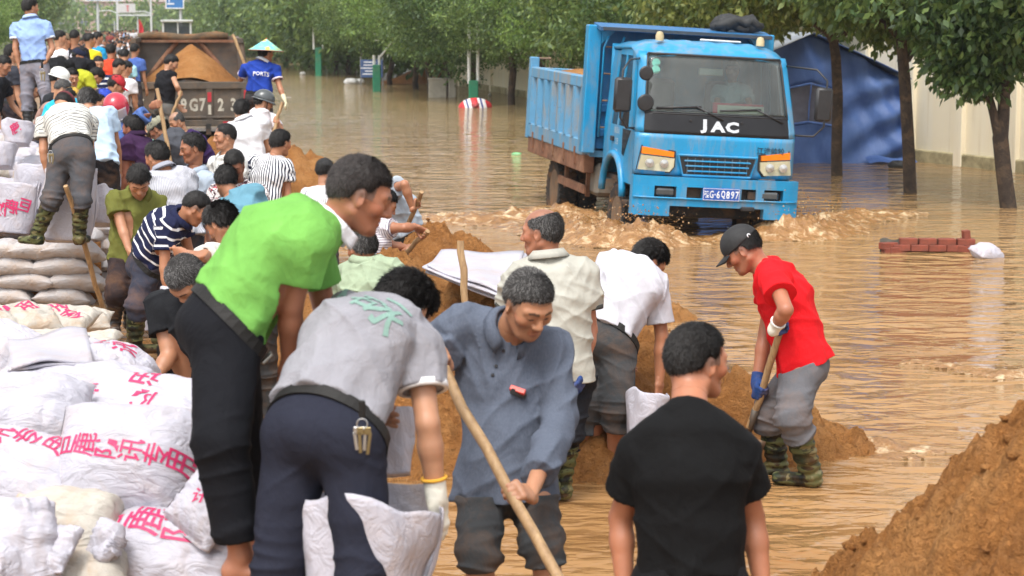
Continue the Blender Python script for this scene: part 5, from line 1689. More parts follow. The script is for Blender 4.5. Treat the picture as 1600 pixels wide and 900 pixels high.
def blue_truck():
 d0 = 23.1
 c = P(1113, 300, d0)
 T = thing('dump_truck', 'blue dump truck ploughing through the flood towards the workers', 'truck', (c[0], c[1], 0))
 T.rotation_mode = 'XYZ'
 yaw, roll, pitch = radians(11.2), radians(3.2), radians(1.0)
 Mx = Matrix.Rotation(yaw, 3, 'Z') @ Matrix.Rotation(pitch, 3, 'X') @ Matrix.Rotation(roll, 3, 'Y')
 T.rotation_euler = Mx.to_euler('XYZ')
 HW = .965
 prof = [(.66, .02), (1.16, .03), (1.42, .10), (2.06, .34), (2.14, .42), (2.20, .58)]
 def fy(z):
  for (z0, y0), (z1, y1) in zip(prof, prof[1:]):
   if z <= z1: return y0 + (y1 - y0) * (z - z0) / (z1 - z0)
  return prof[-1][1]
 def hw(z): return HW - .075 * max(0, (z - 1.25)) / .9
 def fr(u, z, out=0.0):      # u in -1..1 across the front
  x = u * hw(z)
  return Vector((x, fy(z) + .05 * u * u + .13 * max(0, abs(u) - .80) ** 2 / .04 * .55 - out, z))
 fs = lambda u0, u1, z0, z1, out=0.: (lambda a, b: fr(u0 + (u1 - u0) * a, z0 + (z1 - z0) * b, out))
 body = sheet(fs(-1, 1, .70, 1.18), 40, 8, 'front_panel', BLUE, T, .03)
 sheet(fs(-.955, .955, 1.175, 1.43, .006), 40, 6, 'black_panel', BLACKG, T, .02)
 ws = sheet(fs(-.90, .90, 1.41, 2.075, .008), 36, 12, 'windscreen', WSCREEN, T, .006)
 for s in (-1, 1):
  sheet(lambda a, b, s=s: fr(s * (.905 + .095 * a), 1.18 + .92 * b, .002), 6, 14, 'pillar', BLUE, T, .03)
  MB().tube([fr(s * .905, z, .012) for z in np.linspace(1.40, 2.08, 8)], .013, 6).build('windscreen_seal', BLACKP, ws, True)
 MB().tube([fr(u, 2.085, .012) for u in np.linspace(-.9, .9, 19)], .017, 6).build('windscreen_seal', BLACKP, ws, True)
 MB().tube([fr(u, 1.41, .012) for u in np.linspace(-.9, .9, 19)], .012, 6).build('windscreen_seal', BLACKP, ws, True)
 # roof
 def roof(a, b):
  u = -1 + 2 * a
  y = .36 + 1.28 * b
  edge = max(abs(u) ** 5, 0)
  z = 2.07 + .17 * min(1, (b / .28)) ** .6 - .10 * edge - .03 * b
  x = u * (.905 + .01 * b)
  return Vector((x, fr(u, 2.07)[1] * (1 - b) + (1.62) * b, z + (.012 * cos(u * 22) if b > .25 and abs(u) < .85 else 0)))
 sheet(roof, 40, 14, 'roof', BLUE, T, .03)
 # cab sides, with wheel arch below and window openings
 SIDE = {}
 for s in (-1, 1):
  g_ = lambda y, z, dd: Vector((s * (hw(z) - dd), y, z))
  arch = [(1.02 + .50 * cos(a), .30 + .50 * sin(a)) for a in np.linspace(pi * .98, .02, 14)]
  low = [(.13, .46), (.13, .62)] + [(.14, 1.2), (.62, 1.06), (.98, 1.26), (1.62, 1.26), (1.62, .42), (1.53, .36)] + arch[::-1] + [(.5, .36)]
  MB().prism([(.19, .56), (.19, 1.16), (.34, 1.20), (1.62, 1.20), (1.62, .62), (1.52, .58)] + [(1.02 + .50 * cos(a), .40 + .48 * sin(a)) for a in np.linspace(.35, pi - .35, 14)] + [(.5, .56)], 0, .03, g_).build('door', BLUE, T)
  # window frame: front strut, rear strut, header
  for poly in ([(.30, 1.20), (.62, 2.10), (.72, 2.10), (.47, 1.20)], [(1.30, 1.20), (1.30, 2.08), (1.62, 2.08), (1.62, 1.20)], [(.72, 2.04), (.72, 2.14), (1.30, 2.14), (1.30, 2.04)], [(.96, 1.2), (.96, 2.04), (1.02, 2.04), (1.02, 1.2)]):
   MB().prism(poly, .0, .03, g_).build('door_frame', BLUE, T)
  MB().prism([(.47, 1.20), (.72, 2.04), (.96, 2.04), (.96, 1.2)], .012, .018, g_).build('side_window', SGLASS, T)
  MB().prism([(1.02, 1.20), (1.02, 2.04), (1.30, 2.04), (1.30, 1.2)], .012, .018, g_).build('side_window', SGLASS, T)
  # dropped quarter window of the door
  MB().prism([(.34, 1.18), (.62, .86), (.70, .88), (.72, 1.18)], -.004, .004, g_).build('quarter_window', SGLASS, T)
  MB().box((s * (HW + .012), 1.16, 1.03), (.03, .12, .06), bev=.008).build('door_handle', BLACKP, T)
  # fender flare
  MB().tube([(s * (HW + .015), 1.02 + .50 * cos(a), .36 + .50 * sin(a)) for a in np.linspace(.05, pi - .05, 16)], .045, 8).build('fender', BLUE, T, True)
  MB().box((s * .9, .40, .33), (.16, .22, .06), bev=.01).build('step', CHASSIS, T)
  if s < 0:
   wm = plain('door_print', lin(190, 206, 214), .6)
   for i, tx in enumerate(('赣货运', '江西', '载重')):
    V, F = text_tris(tx, 0, .0)
    if len(V): mobj('door_writing', npmesh('door_writing', np.stack([np.full(len(V), -HW - .004), .98 - V[:, 0] * .085, 1.14 - i * .13 + V[:, 1] * .085], 1), F, False), wm, T)
 sheet(lambda a, b: Vector((-.93 + 1.86 * a, 1.62, .5 + 1.66 * b)), 6, 6, 'cab_back', BLUE, T, .02)
 MB().box((0, .86, .56), (1.84, 1.5, .06)).build('cab_floor', CHASSIS, T)
 MB().box((0, .42, 1.24), (1.78, .42, .22), bev=.05).build('dashboard', plain('grey_dash', lin(80, 80, 80), .7), T)
 for x in (-.45, .45):
  MB().box((x, 1.32, 1.35), (.5, .16, .85), bev=.05).build('seat_back', plain('seat_cloth', lin(88, 84, 80), .9), T)
  MB().box((x, 1.06, .98), (.5, .5, .16), bev=.04).build('seat', plain('seat_cloth', lin(88, 84, 80), .9), T)
 MB().lathe([(.185, -.012), (.20, 0), (.185, .012), (.172, 0)], (.42, .70, 1.40), Matrix.Rotation(radians(-58), 3, 'X'), 28, close=True).build('steering_wheel', BLACKP, T, True)
 MB().box((-.02, .44, 1.90), (.30, .03, .085), bev=.012).build('rear_view_mirror', plain('mirror_grey', lin(150, 160, 156), .3), T)
 MB().box((.30, .29, 1.47), (.62, .012, .17), Matrix.Rotation(radians(-12), 3, 'X')).build('red_edged_notice', plain('notice_red', lin(206, 40, 60), .6), T)
 MB().box((.33, .278, 1.462), (.57, .012, .135), Matrix.Rotation(radians(-12), 3, 'X')).build('notice_sheet', plain('notice_white', lin(226, 224, 206), .7), T)
 for z in (1.98, 1.90):
  MB().lathe([(.05, 0), (.05, .004), (0, .005)], fr(-.80, z, .015), Matrix.Rotation(pi / 2, 3, 'X'), 14).build('sticker', plain('green_sticker', lin(120, 190, 176), .5), ws)
 # wipers
 for x0, x1 in ((-.78, -.22), (.02, .55)):
  w = MB(); w.tube([fr(x0, 1.47, .03), fr(x1, 1.50, .03)], .014, 6); w.tube([fr(x1 - .05, 1.50, .035), fr(x1 + .28, 1.36, .03)], .011, 6)
  w.build('wiper', BLACKP, ws, True)
 for u in (-.35, .30): MB().lathe([(.018, 0), (.016, .02), (0, .022)], fr(u, 1.34, .012), Matrix.Rotation(pi / 2, 3, 'X'), 8).build('washer_nozzle', BLACKP, T)
 # letters on the black panel
 for ch, u in (('J', -.19), ('A', -.01), ('C', .17)):
  V, F = text_tris(ch, 0, .05)
  sc = .16
  top = npmesh('letter', np.stack([V[:, 0] * sc * 1.4, np.zeros(len(V)), V[:, 1] * sc], 1), F, False)
  o = mobj('letter', top, CHROME, T, fr(u, 1.285, .03), (radians(-12), 0, 0))
  m = o.modifiers.new('t', 'SOLIDIFY'); m.thickness = .015
 V, F = text_tris('江淮帅铃', 0, .02)
 if len(V):
  p0 = fr(.67, 1.03, .03)
  mobj('badge', npmesh('badge', np.stack([p0[0] + V[:, 0] * .085, np.full(len(V), p0[1] - .004), p0[2] + V[:, 1] * .085], 1), F, False), plain('dark_badge', lin(24, 50, 66), .4), T)
 # grille
 gx0, gx1, gz0, gz1 = -.40, .50, .735, .915
 gx0, gx1 = -.43, .43
 q = MB()
 for i in range(3): q.box((0, -.012, .765 + i * .058), (.80 - .04 * (2 - i), .05, .018), bev=.004)
 hole = MB().prism([(-.46, .93), (.46, .93), (.40, .725), (-.40, .725)], 0, 0.03, lambda u, v, d: Vector((u, -.004 + d * .9, v))).build('grille', BLACKP, T)
 q.build('grille_bar', BLUE, hole)
 q = MB()
 for i in range(9): q.box((-.36 + .09 * i, -.008, .825), (.008, .03, .18))
 q.build('grille_upright', plain('dull_grille', lin(90, 100, 104), .5), hole)
 fm = MB(); fm.tube([(-.48, -.012, .945), (.48, -.012, .945), (.41, -.012, .712), (-.41, -.012, .712), (-.48, -.012, .945)], .016, 6); fm.build('grille_frame', BLUE, hole, 40)
 # headlights
 for s in (-1, 1):
  poly = [(s * .50, .985), (s * .90, 1.035), (s * .945, .74), (s * .56, .725), (s * .50, .80)]
  fl = lambda u, v, dd: fr(u / hw(v), v, .012 + dd)
  h = MB().prism(poly, -.02, .012, fl).build('headlight', BLACKP, T)
  MB().prism([(s * .52, .90), (s * .90, .925), (s * .93, .755), (s * .575, .742), (s * .525, .80)], .012, .048, fl).build('lens', LAMP, h)
  MB().prism([(s * .515, .97), (s * .74, 1.005), (s * .74, .925), (s * .515, .912)] if 0 else [(s * .53, .975), (s * .895, 1.022), (s * .90, .94), (s * .53, .915)], .012, .052, fl).build('indicator', AMBER, h)
  for x in (.64, .81): MB().lathe([(.055, 0), (.05, .02), (.0, .03)], fr(s * x / HW, .835, .055), Matrix.Rotation(pi / 2, 3, 'X'), 16).build('bulb_ring', plain('lamp_silver', (.6, .6, .58), .2, .7), h)
 # bumper with openings built as bars and blocks around dark recesses
 def bump_pt(u, z, out): return Vector((u * 1.0, -.13 + .05 * u * u + .20 * max(0, abs(u) - .86) ** 1.4 * 4 - out, z))
 def bar(u0, u1, z0, z1, name='bumper_bar', n=20, out=0.0, par=None):
  b = MB(); k = n
  V, F = [], []
  for i in range(k + 1):
   u = u0 + (u1 - u0) * i / k
   f0, f1 = bump_pt(u, z0, out), bump_pt(u, z1, out)
   V += [f0, f1, f1 + Vector((0, .12, 0)), f0 + Vector((0, .12, 0))]
  for i in range(k):
   for j in range(4): F.append((i * 4 + j, i * 4 + (j + 1) % 4, (i + 1) * 4 + (j + 1) % 4, (i + 1) * 4 + j))
  F += [(0, 1, 2, 3), tuple(k * 4 + j for j in (3, 2, 1, 0))]
  b.add(V, F)
  return b.build(name, BLUE, par or T, 35)
 bp = bar(-1, 1, .585, .69, 'bumper', 30)
 bar(-1, 1, .36, .435, 'bumper_bar', 30, .0, bp); bar(-1, -.57, .24, .36, 'bumper_bar', 10, .004, bp); bar(.57, 1, .24, .36, 'bumper_bar', 10, .004, bp)
 for u0, u1 in ((-1, -.76), (-.50, -.38), (-.18, .28), (.46, .56), (.80, 1)):
  bar(u0, u1, .435, .585, 'bumper_bar', 8, .003, bp)
 MB().tube([bump_pt(u, .45, .012) for u in np.linspace(-.99, .99, 25)], .012, 6).build('bumper_crease', BLUE, bp, True)
 sheet(lambda a, b: bump_pt(-.99 + 1.98 * a, .40 + .22 * b, -.10), 20, 3, 'bumper_recess', CHASSIS, bp, .01)
 for s in (-1, 1):
  MB().box(bump_pt(s * .63, .515, -.02), (.22, .06, .09), bev=.02).build('fog_lamp', plain('fog_lens', lin(70, 74, 76), .15, coat=.5), bp)
  MB().box(bump_pt(s * .44 + .0 * s, .51, -.04), (.14, .05, .10), bev=.01).build('bumper_grating', CHASSIS, bp)
 MB().box((.36, -.15, .36), (.16, .05, .05), bev=.01).build('tow_hook', BLACKP, bp)
 # number plate
 pz = Vector((.03, -.152, .515))
 pl = MB().box(pz, (.45, .008, .15), bev=.004).build('number_plate', plain('plate_blue', lin(38, 84, 168), .4, var=.1), T)
 wm = plain('plate_white', (.75, .77, .78), .45)
 fr_ = MB()
 for z in (-.066, .066): fr_.box(pz + Vector((0, -.0055, z)), (.436, .003, .005))
 for x in (-.216, .216): fr_.box(pz + Vector((x, -.0055, 0)), (.005, .003, .127))
 fr_.build('plate_border', wm, pl)
 for tx, x, sz, sx in (('赣', -.178, .085, .75), ('G', -.118, .118, .62), ('·', -.076, .12, .8), ('6', -.038, .118, .74), ('Q', .022, .112, .58), ('8', .080, .118, .74), ('9', .136, .118, .74), ('7', .190, .118, .74)):
  V, F = text_tris(tx, 0, .022)
  if len(V):
   mobj('character', npmesh('plate_character', np.stack([pz[0] + x + V[:, 0] * sz * sx, np.full(len(V), pz[1] - .0062), pz[2] + V[:, 1] * sz], 1), F, False), wm, pl)
 # mirrors
 for s in (-1, 1):
  ax = s * (HW + .02)
  xo = s * (HW + (.22 if s < 0 else .34))
  yy = .05 if s < 0 else .10
  m = MB(); m.tube([(s * .90, .42, 2.02), (xo - s * .1, yy + .1, 2.0), (xo, yy, 1.88), (xo, yy, 1.34), (xo - s * .1, yy + .06, 1.22), (s * .96, .18, 1.22)], .013, 6)
  arm = m.build('mirror_arm', BLACKP, T, True)
  MB().box((xo - s * .02, yy + .02, 1.60), (.21, .07, .40), bev=.03).build('mirror', BLACKP, arm, 40)
  MB().box((xo - s * .02, yy + .06, 1.60), (.17, .006, .35)).build('mirror_glass', plain('mirror_silver', (.6, .62, .64), .05, 1.0, var=.02), arm)
  if s < 0:
   MB().lathe([(.0, -.03), (.07, -.02), (.085, 0), (.07, .015), (0, .02)], (s * (HW - .06), .06, 1.86), Matrix.Rotation(pi / 2, 3, 'X'), 20).build('round_mirror', BLACKP, arm, 40)
   MB().lathe([(.0, -.03), (.085, -.02), (.10, 0), (.085, .015), (0, .02)], fr(-.93, 1.52, .10), Matrix.Rotation(pi / 2, 3, 'X'), 22).build('round_mirror', BLACKP, arm, 40)
 for x in (-.62, .62):
  MB().lathe([(.05, 0), (.05, .06), (.035, .10), (0, .11)], (x, .62, 2.235), None, 12).build('roof_lamp', plain('roof_lamp', lin(196, 180, 140), .3), T, 40)
 MB().tube([(-.1, .7, 2.27), (.4, .7, 2.268)], .012, 6).build('roof_strip', WHITE_P, T)
 # chassis
 for x in (-.38, .38): MB().box((x, 3.2, .48), (.09, 5.0, .2)).build('chassis_rail', CHASSIS, T)
 MB().box((0, .35, .30), (1.5, .3, .2), bev=.03).build('axle_beam', CHASSIS, T)
 MB().box((0, 1.9, .55), (1.2, .8, .5), bev=.05).build('engine', CHASSIS, T)
 for s in (-1, 1):
  MB().box((s * .78, 2.25, .45), (.34, .55, .42), bev=.05).build('tank', plain('dusty_tank', lin(120, 116, 106), .7, var=.3, dirt=MUD, dirt_amt=.6), T)
 for s in (-1, 1):
  wheel(T, (s * .80, 1.02, .10), .40, .24, rot=(0, 0, 0 if s < 0 else pi))
  wheel(T, (s * .86, 4.25, .12), .42, .25, dual=True, rot=(0, 0, 0 if s < 0 else pi))
 MB().box((0, 4.25, .12), (1.6, .18, .18), bev=.04).build('axle_beam', CHASSIS, T)
 # rusty side guards
 for s in (-1, 1):
  for z in (.30, .62): MB().box((s * 1.02, 2.95, z), (.04, 1.5, .11), bev=.006).build('guard_board', RUSTY, T)
  for y in (2.28, 3.5): MB().box((s * .97, y, .52), (.05, .06, .62)).build('guard_post', RUSTY, T)
 # ---- dump body
 BX, Y0, Y1, Z0, Z1 = 1.10, 1.92, 5.45, .74, 1.72
 bd = MB()
 bd.box((0, (Y0 + Y1) / 2, Z0 + .04), (2 * BX - .1, Y1 - Y0, .08))
 bd.build('bed_floor', BODYBLUE, T)
 for s in (-1, 1):
  sp_ = MB().box((s * (BX - .06), (Y0 + .12 + Y1) / 2, (Z0 + Z1) / 2 + .05), (.04, Y1 - Y0 - .14, Z1 - Z0 - .12)).build('side_panel', BODYBLUE, T)
  MB().box((s * (BX - .03), (Y0 + Y1) / 2 + .08, Z1 - .07), (.12, Y1 - Y0 - .18, .15), bev=.015).build('top_rail', BODYBLUE, sp_)
  MB().box((s * (BX - .03), (Y0 + Y1) / 2 + .08, Z0 + .10), (.13, Y1 - Y0 - .18, .20), bev=.015).build('bottom_rail', BODYBLUE, sp_)
  nb = 7
  for i in range(nb + 1):
   y = Y0 + .28 + i * (Y1 - Y0 - .42) / nb
   MB().prism([(-.10, 0), (.10, 0), (.055, .085), (-.055, .085)], Z0 + .2, Z1 - .14, lambda u, v, z, y=y: Vector((s * (BX - .04 + v), y + u, z))).build('rib', BODYBLUE, sp_)
  MB().box((s * (BX - .05), (Y0 + Y1) / 2, Z0 - .10), (.14, Y1 - Y0 - .1, .22), bev=.01).build('sill_timber', RUSTY, T)
  for i in range(5): MB().box((s * (BX + .03), Y0 + .5 + i * .65, Z0 - .02), (.03, .07, .22)).build('latch', RUSTY, T)
 MB().box((0, Y1 - .02, (Z0 + Z1) / 2), (2 * BX, .07, Z1 - Z0), bev=.01).build('tailgate', BODYBLUE, T)
 for s in (-1, 1):
  MB().box((s * (BX - .02), Y1 + .02, (Z0 + Z1) / 2 + .06), (.12, .14, Z1 - Z0 + .16), bev=.01).build('rear_post', BODYBLUE, T)
  MB().tube([(s * (BX - .02), Y1, Z1 + .12), (s * (BX - .25), Y1, Z1 + .13)], .02, 6).build('hinge', RIM, T)
 # headboard rising over the cab
 hb = MB()
 hb.box((0, Y0, 1.59), (2 * BX - .02, .06, 1.48))
 hb_o = hb.build('headboard', DARKBLUE, T)
 for s in (-1, 1):
  MB().box((s * (BX + .01), Y0 - .03, 1.58), (.17, .18, 1.58), bev=.012).build('headboard_post', BLUE, hb_o)
  MB().prism([(-.0, 0), (.22, .0), (.0, -.22)], -.04, .04, lambda u, v, dd: Vector((s * (BX - .07 - u), Y0 - .09 + dd, 2.36 + v))).build('gusset', BLUE, hb_o)
 MB().box((0, Y0 - .15, 2.355), (2 * BX, .36, .045), Matrix.Rotation(radians(8), 3, 'X')).build('headboard_lip', DARKBLUE, hb_o)
 MB().box((0, Y0 - .36, 2.335), (2 * BX - .06, .05, .04)).build('lip_edge', plain('lip_rust', lin(60, 66, 72), .7, var=.4), hb_o)
 for z in (1.35, 1.05): MB().box((0, Y0 - .05, z), (2 * BX - .2, .05, .1), bev=.01).build('headboard_brace', DARKBLUE, hb_o)
 ld = MB()
 lx = -BX + .17
 for x in (lx - .07, lx + .13): ld.tube([(x, Y0 - .15, 1.0), (x, Y0 - .16, 2.1), (x + .04, Y0 - .2, 2.24)], .014, 6)
 lo = ld.build('ladder', BLUE, hb_o, True)
 for i in range(4): MB().tube([(lx - .07, Y0 - .15, 1.12 + i * .33), (lx + .13, Y0 - .15, 1.12 + i * .33)], .012, 6).build('rung', RIM, lo)
 T['_fr'] = 0
 del T['_fr']
 bpy.context.view_layer.update()
 Mw = T.matrix_world
 # load of sand, rolled tarpaulin, driver: separate things resting in or on the truck
 me = hf_mesh('truck_load', -BX + .1, BX - .1, Y0 + .05, Y1 - .08, 40, 60, lambda X, Y: Z1 - .10 + .10 * fbm(np.stack([X * 2.2, Y * 2.2, 0 * X + 2], -1), 4) - .10 * (np.abs(X) / BX) ** 3 + .05 * np.sin(Y * 1.4))
 me.transform(Mw)
 lo = mobj('sand_load', me, None)
 tag(lo, 'orange sand filling the bed of the blue dump truck', 'sand')
 lo.data.materials.append(SAND)
 bb = MB()
 rs = np.random.RandomState(4)
 for k in range(4):
  pts = [Vector((.35 + .62 * q + .02 * k, Y0 - .12 + .05 * sin(k * 2), 2.42 + .045 * (k % 2) + .10 * sin(pi * q) * (.4 + .3 * (k % 3)) + .02 * rs.randn())) for q in np.linspace(0, 1, 9)]
  bb.tube([Mw @ p for p in pts], [.03, .06, .085, .075, .05, .07, .085, .065, .03], 10)
 tag(bb.build('rolled_tarpaulin', plain('black_tarp', (.022, .023, .024), .6, var=.5, scale=14, bump=.8), None, True), 'black bundled tarpaulin tied on top of the blue truck headboard', 'tarpaulin')
 hp_ = Mw @ Vector((.44, 1.06, 1.92))
 q = proj(hp_)
 person(dict(s=LENS_PX / q[2], phi=180, head=(q[0], q[1]), hphi=185, hpitch=4, lean=4, lod=1, shirt=cloth(lin(170, 196, 206)), collar=cloth(lin(170, 196, 206)), trousers=cloth(lin(50, 52, 60)), armR='fwd', armL='fwd', legR='squat', legL='squat',
    hair='short', size=.95, label='driver in a pale shirt behind the windscreen of the blue dump truck'))
 return T
def sand_mat():
 t = NT('wet_orange_sand')
 v = t.coord()
 a = t.noise(1.6, 6, .62, v, .3); b = t.noise(11, 6, .68, v); c_ = t.noise(75, 4, .7, v)
 c = t.ramp(a, [(.25, lin(154, 102, 56)), (.5, lin(184, 126, 70)), (.75, lin(204, 152, 96))])
 c = t.mix(t.math('MULTIPLY', t.ramp(b, [(.5, (0, 0, 0)), (.75, (1, 1, 1))]), .45), c, lin(200, 150, 100))
 c = t.mix(t.math('MULTIPLY', t.ramp(c_, [(.30, (1, 1, 1)), (.46, (0, 0, 0))]), .5), c, lin(96, 60, 34))
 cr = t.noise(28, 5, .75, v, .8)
 c = t.mix(t.math('MULTIPLY', t.ramp(cr, [(.32, (1, 1, 1)), (.47, (0, 0, 0))]), .45), c, lin(84, 52, 30))  # crevice shade painted into the colour where this height noise is low
 h = t.math('ADD', t.math('MULTIPLY', b, 1.0), t.math('ADD', t.math('MULTIPLY', c_, .25), t.math('MULTIPLY', cr, .7)))
 t.set(Base_Color=c, Roughness=.95, Normal=t.bump(h, 1.0, .09))
 t.b.inputs['Specular IOR Level'].default_value = .2
 return t.m
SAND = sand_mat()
BLUETRUCK_PENDING = True
# ================================================================== THE SAND TRUCK, seen from behind
def sand_truck():
 d = 41.3
 c = P(296, 224, d)
 ang = radians(9)
 T = thing('dump_truck', 'dark weathered dump truck loaded with orange sand, white figures on its tailgate', 'truck', (c[0], c[1], 0), ang)
 DK = plain('weathered_dark_steel', lin(84, 76, 68), .75, .1, var=.45, scale=3, bump=.3, dirt=lin(120, 96, 74), dirt_amt=.7)
 DK2 = plain('inner_bed_steel', lin(98, 92, 86), .7, .1, var=.4, scale=2, dirt=lin(136, 104, 76), dirt_amt=.7)
 REDR = plain('red_reflector', lin(176, 40, 52), .4)
 W2 = 1.20
 tg = MB().box((0, 0, .82), (2 * W2, .08, .74)).build('tailgate', DK, T)
 for z, h in ((1.22, .15), (.44, .13), (.56, .05)): MB().box((0, -.05, z), (2 * W2 + .04, .08, h), bev=.012).build('tailgate_beam', DK, tg)
 for x in (-W2 + .05, -.42, .43, W2 - .05): MB().box((x, -.05, .82), (.14 if abs(x) < 1 else .12, .07, .70), bev=.01).build('tailgate_upright', DK, tg)
 wp = plain('faded_white_print', lin(176, 172, 160), .8, var=.35, scale=9)
 for tx, x, sz in (('赣', -1.0, .3), ('9', -.10, .35), ('G', .10, .35), ('7', .29, .35), ('2', .66, .35), ('3', .92, .35)):
  V, F = text_tris(tx, 0, .035)
  if len(V): mobj('character', npmesh('tailgate_character', np.stack([x + V[:, 0] * sz * .72, np.full(len(V), -.043), .82 + V[:, 1] * sz], 1), F, False), wp, tg)
 MB().box((.43, -.088, .98), (.08, .012, .2)).build('reflector', REDR, tg); MB().box((.43, -.088, .72), (.06, .012, .2)).build('reflector', wp, tg)
 MB().box((W2 - .02, -.09, .95), (.08, .02, .34)).build('reflector', REDR, tg); MB().box((.85, -.09, .44), (.3, .02, .07)).build('reflector', REDR, tg)
 # bed sides and headboard
 L = 4.4
 for s in (-1, 1):
  sp_ = MB().prism([(0, .5), (0, 1.25), (.18, 2.12), (L, 2.2), (L, .5)], -.03, .03, lambda u, v, dd: Vector((s * (W2 - .02) - s * .07 * max(0, v - 1.2) + dd, u, v))).build('bed_side', DK2, T)
  MB().tube([(s * W2, -.02, .4), (s * (W2 - .01), -.02, 1.25), (s * (W2 - .09), .1, 2.12)], .055, 8).build('bed_post', DK, T)
  MB().box((s * (W2 - .1), L / 2, 2.14), (.1, L, .09)).build('bed_rail', DK, T)
 MB().box((0, L, 1.35), (2 * W2 - .1, .08, 1.74)).build('headboard', DK2, T)
 MB().box((0, L / 2, .52), (2 * W2 - .1, L, .1)).build('bed_floor', DK2, T)
 for s in (-1, 1):
  MB().tube([(s * .25, L - .1, 2.1), (s * 1.05, L - .25, 1.1)], .06, 8).build('diagonal_brace', RUSTY, T)
 bm = MB()
 bm.tube([Vector((-W2 + .08 + 2.2 * q * .92, L - .1, 2.20 + .05 * sin(q * 9) * .6)) for q in np.linspace(0, 1, 9)], [.08, .09, .085, .1, .09, .085, .095, .1, .07], 10)
 bm.build('rolled_cover', plain('muddy_canvas', lin(96, 78, 58), .9, var=.4, scale=6, bump=.6, dirt=lin(160, 110, 64), dirt_amt=.6), T, True)
 MB().box((0, L - .2, 2.10), (2.2, .06, .06)).build('cover_rail', RUSTY, T)
 # cab beyond
 cb = MB().box((0, L + 1.0, 1.3), (2.1, 1.6, 1.7), bev=.12).build('cab', plain('dull_cab', lin(96, 96, 98), .5), T)
 for s in (-1, 1): MB().box((s * .5, L + .19, 1.75), (.6, .03, .45), bev=.01).build('rear_window', SGLASS, cb)
 for x in (-.4, .4): MB().box((x, 2.6, .32), (.1, 5.6, .22)).build('chassis_rail', CHASSIS, T)
 for s in (-1, 1):
  wheel(T, (s * .85, .9, .12), .46, .26, dual=False, rot=(0, 0, 0 if s < 0 else pi)); wheel(T, (s * .85, L + 1.0, .12), .46, .26, rot=(0, 0, 0 if s < 0 else pi))
  MB().box((s * .85, .25, .25), (.5, .03, .42)).build('mud_flap', CHASSIS, T)
 MB().box((0, .9, .12), (1.7, .2, .2), bev=.04).build('axle_beam', CHASSIS, T)
 bpy.context.view_layer.update()
 Mw = T.matrix_world
 def zf(X, Y):
  r = np.sqrt(((X - .08) / 1.15) ** 2 + ((Y - 1.5) / 1.7) ** 2)
  return 1.26 + .82 * np.maximum(0, 1 - r) ** .9 + .10 * (fbm(np.stack([X * 4, Y * 4, X * 0 + 8], -1), 4) - .5) - .12 * np.abs(X)
 me = hf_mesh('heap', -W2 + .07, W2 - .07, .05, L - .1, 70, 90, zf)
 me.transform(Mw)
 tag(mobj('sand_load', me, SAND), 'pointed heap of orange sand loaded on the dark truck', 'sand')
sand_truck()
# wheel loader cab looking over the crowd far behind
def loader():
 p = P(277, 62, 100)
 T = thing('wheel_loader', 'far wheel loader with a grey glazed cab rising behind the sand truck', 'loader', (p[0], p[1], 0), .15)
 fm = plain('loader_grey', lin(186, 190, 188), .6, var=.2)
 yl = plain('loader_yellow', lin(206, 150, 60), .6, var=.2, dirt=MUD, dirt_amt=.6)
 MB().box((0, 0, 1.0), (1.9, 3.0, 1.0), bev=.08).build('body', yl, T)
 for sx in (-.68, .68):
  for sy in (-.6, .7): MB().box((sx, sy, 2.0), (.09, .09, 1.3)).build('cab_post', fm, T)
 MB().box((0, .05, 2.68), (1.6, 1.6, .12), bev=.03).build('cab_roof', fm, T)
 MB().box((0, -.6, 2.0), (1.26, .02, 1.2)).build('cab_glass', glass('loader_glass', (.05, .06, .065), .7), T)
 MB().box((.05, -.62, 2.0), (.06, .03, 1.2)).build('glazing_bar', fm, T)
 MB().box((.35, -.2, 1.9), (.5, .5, 1.0), bev=.1).build('seat', CHASSIS, T)
 b = MB().prism([(0, 0), (.9, .1), (.9, .2), (.1, .7), (0, .7)], -1.1, 1.1, lambda u, v, dd: Vector((-.6 + dd * .8, -2.0 - u * .4, 1.3 + v * .7)))
 b.build('bucket', yl, T)
 for sx in (-.8, .8):
  for sy in (-.9, 1.0): wheel(T, (sx, sy, .6), .6, .4)
loader()
for k, (px, d, w, h, lab) in enumerate([(322, 90, 1.2, .5, 'blue plastic sheet heaped beyond the corner of the sand truck'), (313, 96, .6, .5, 'white and blue sheet on the heap beyond the sand truck')]):
 p = P(px, 60, d)
 t = thing('tarpaulin_heap', lab, 'tarpaulin', (p[0], p[1], 0))
 MB().grid(lambda u, v: Vector(((u - .5) * w * 1.6, (v - .5) * w, 1.2 + h * sin(pi * u) * sin(pi * v) + .1 * sin(u * 17 + v * 9))), 16, 10).build('sheet', TARP if k == 0 else LIT, t, True)
 MB().box((0, 0, .6), (w * 1.3, w * .8, 1.3), bev=.1).build('stack', plain('crate_brown', lin(120, 100, 80), .9), t)
blue_truck()
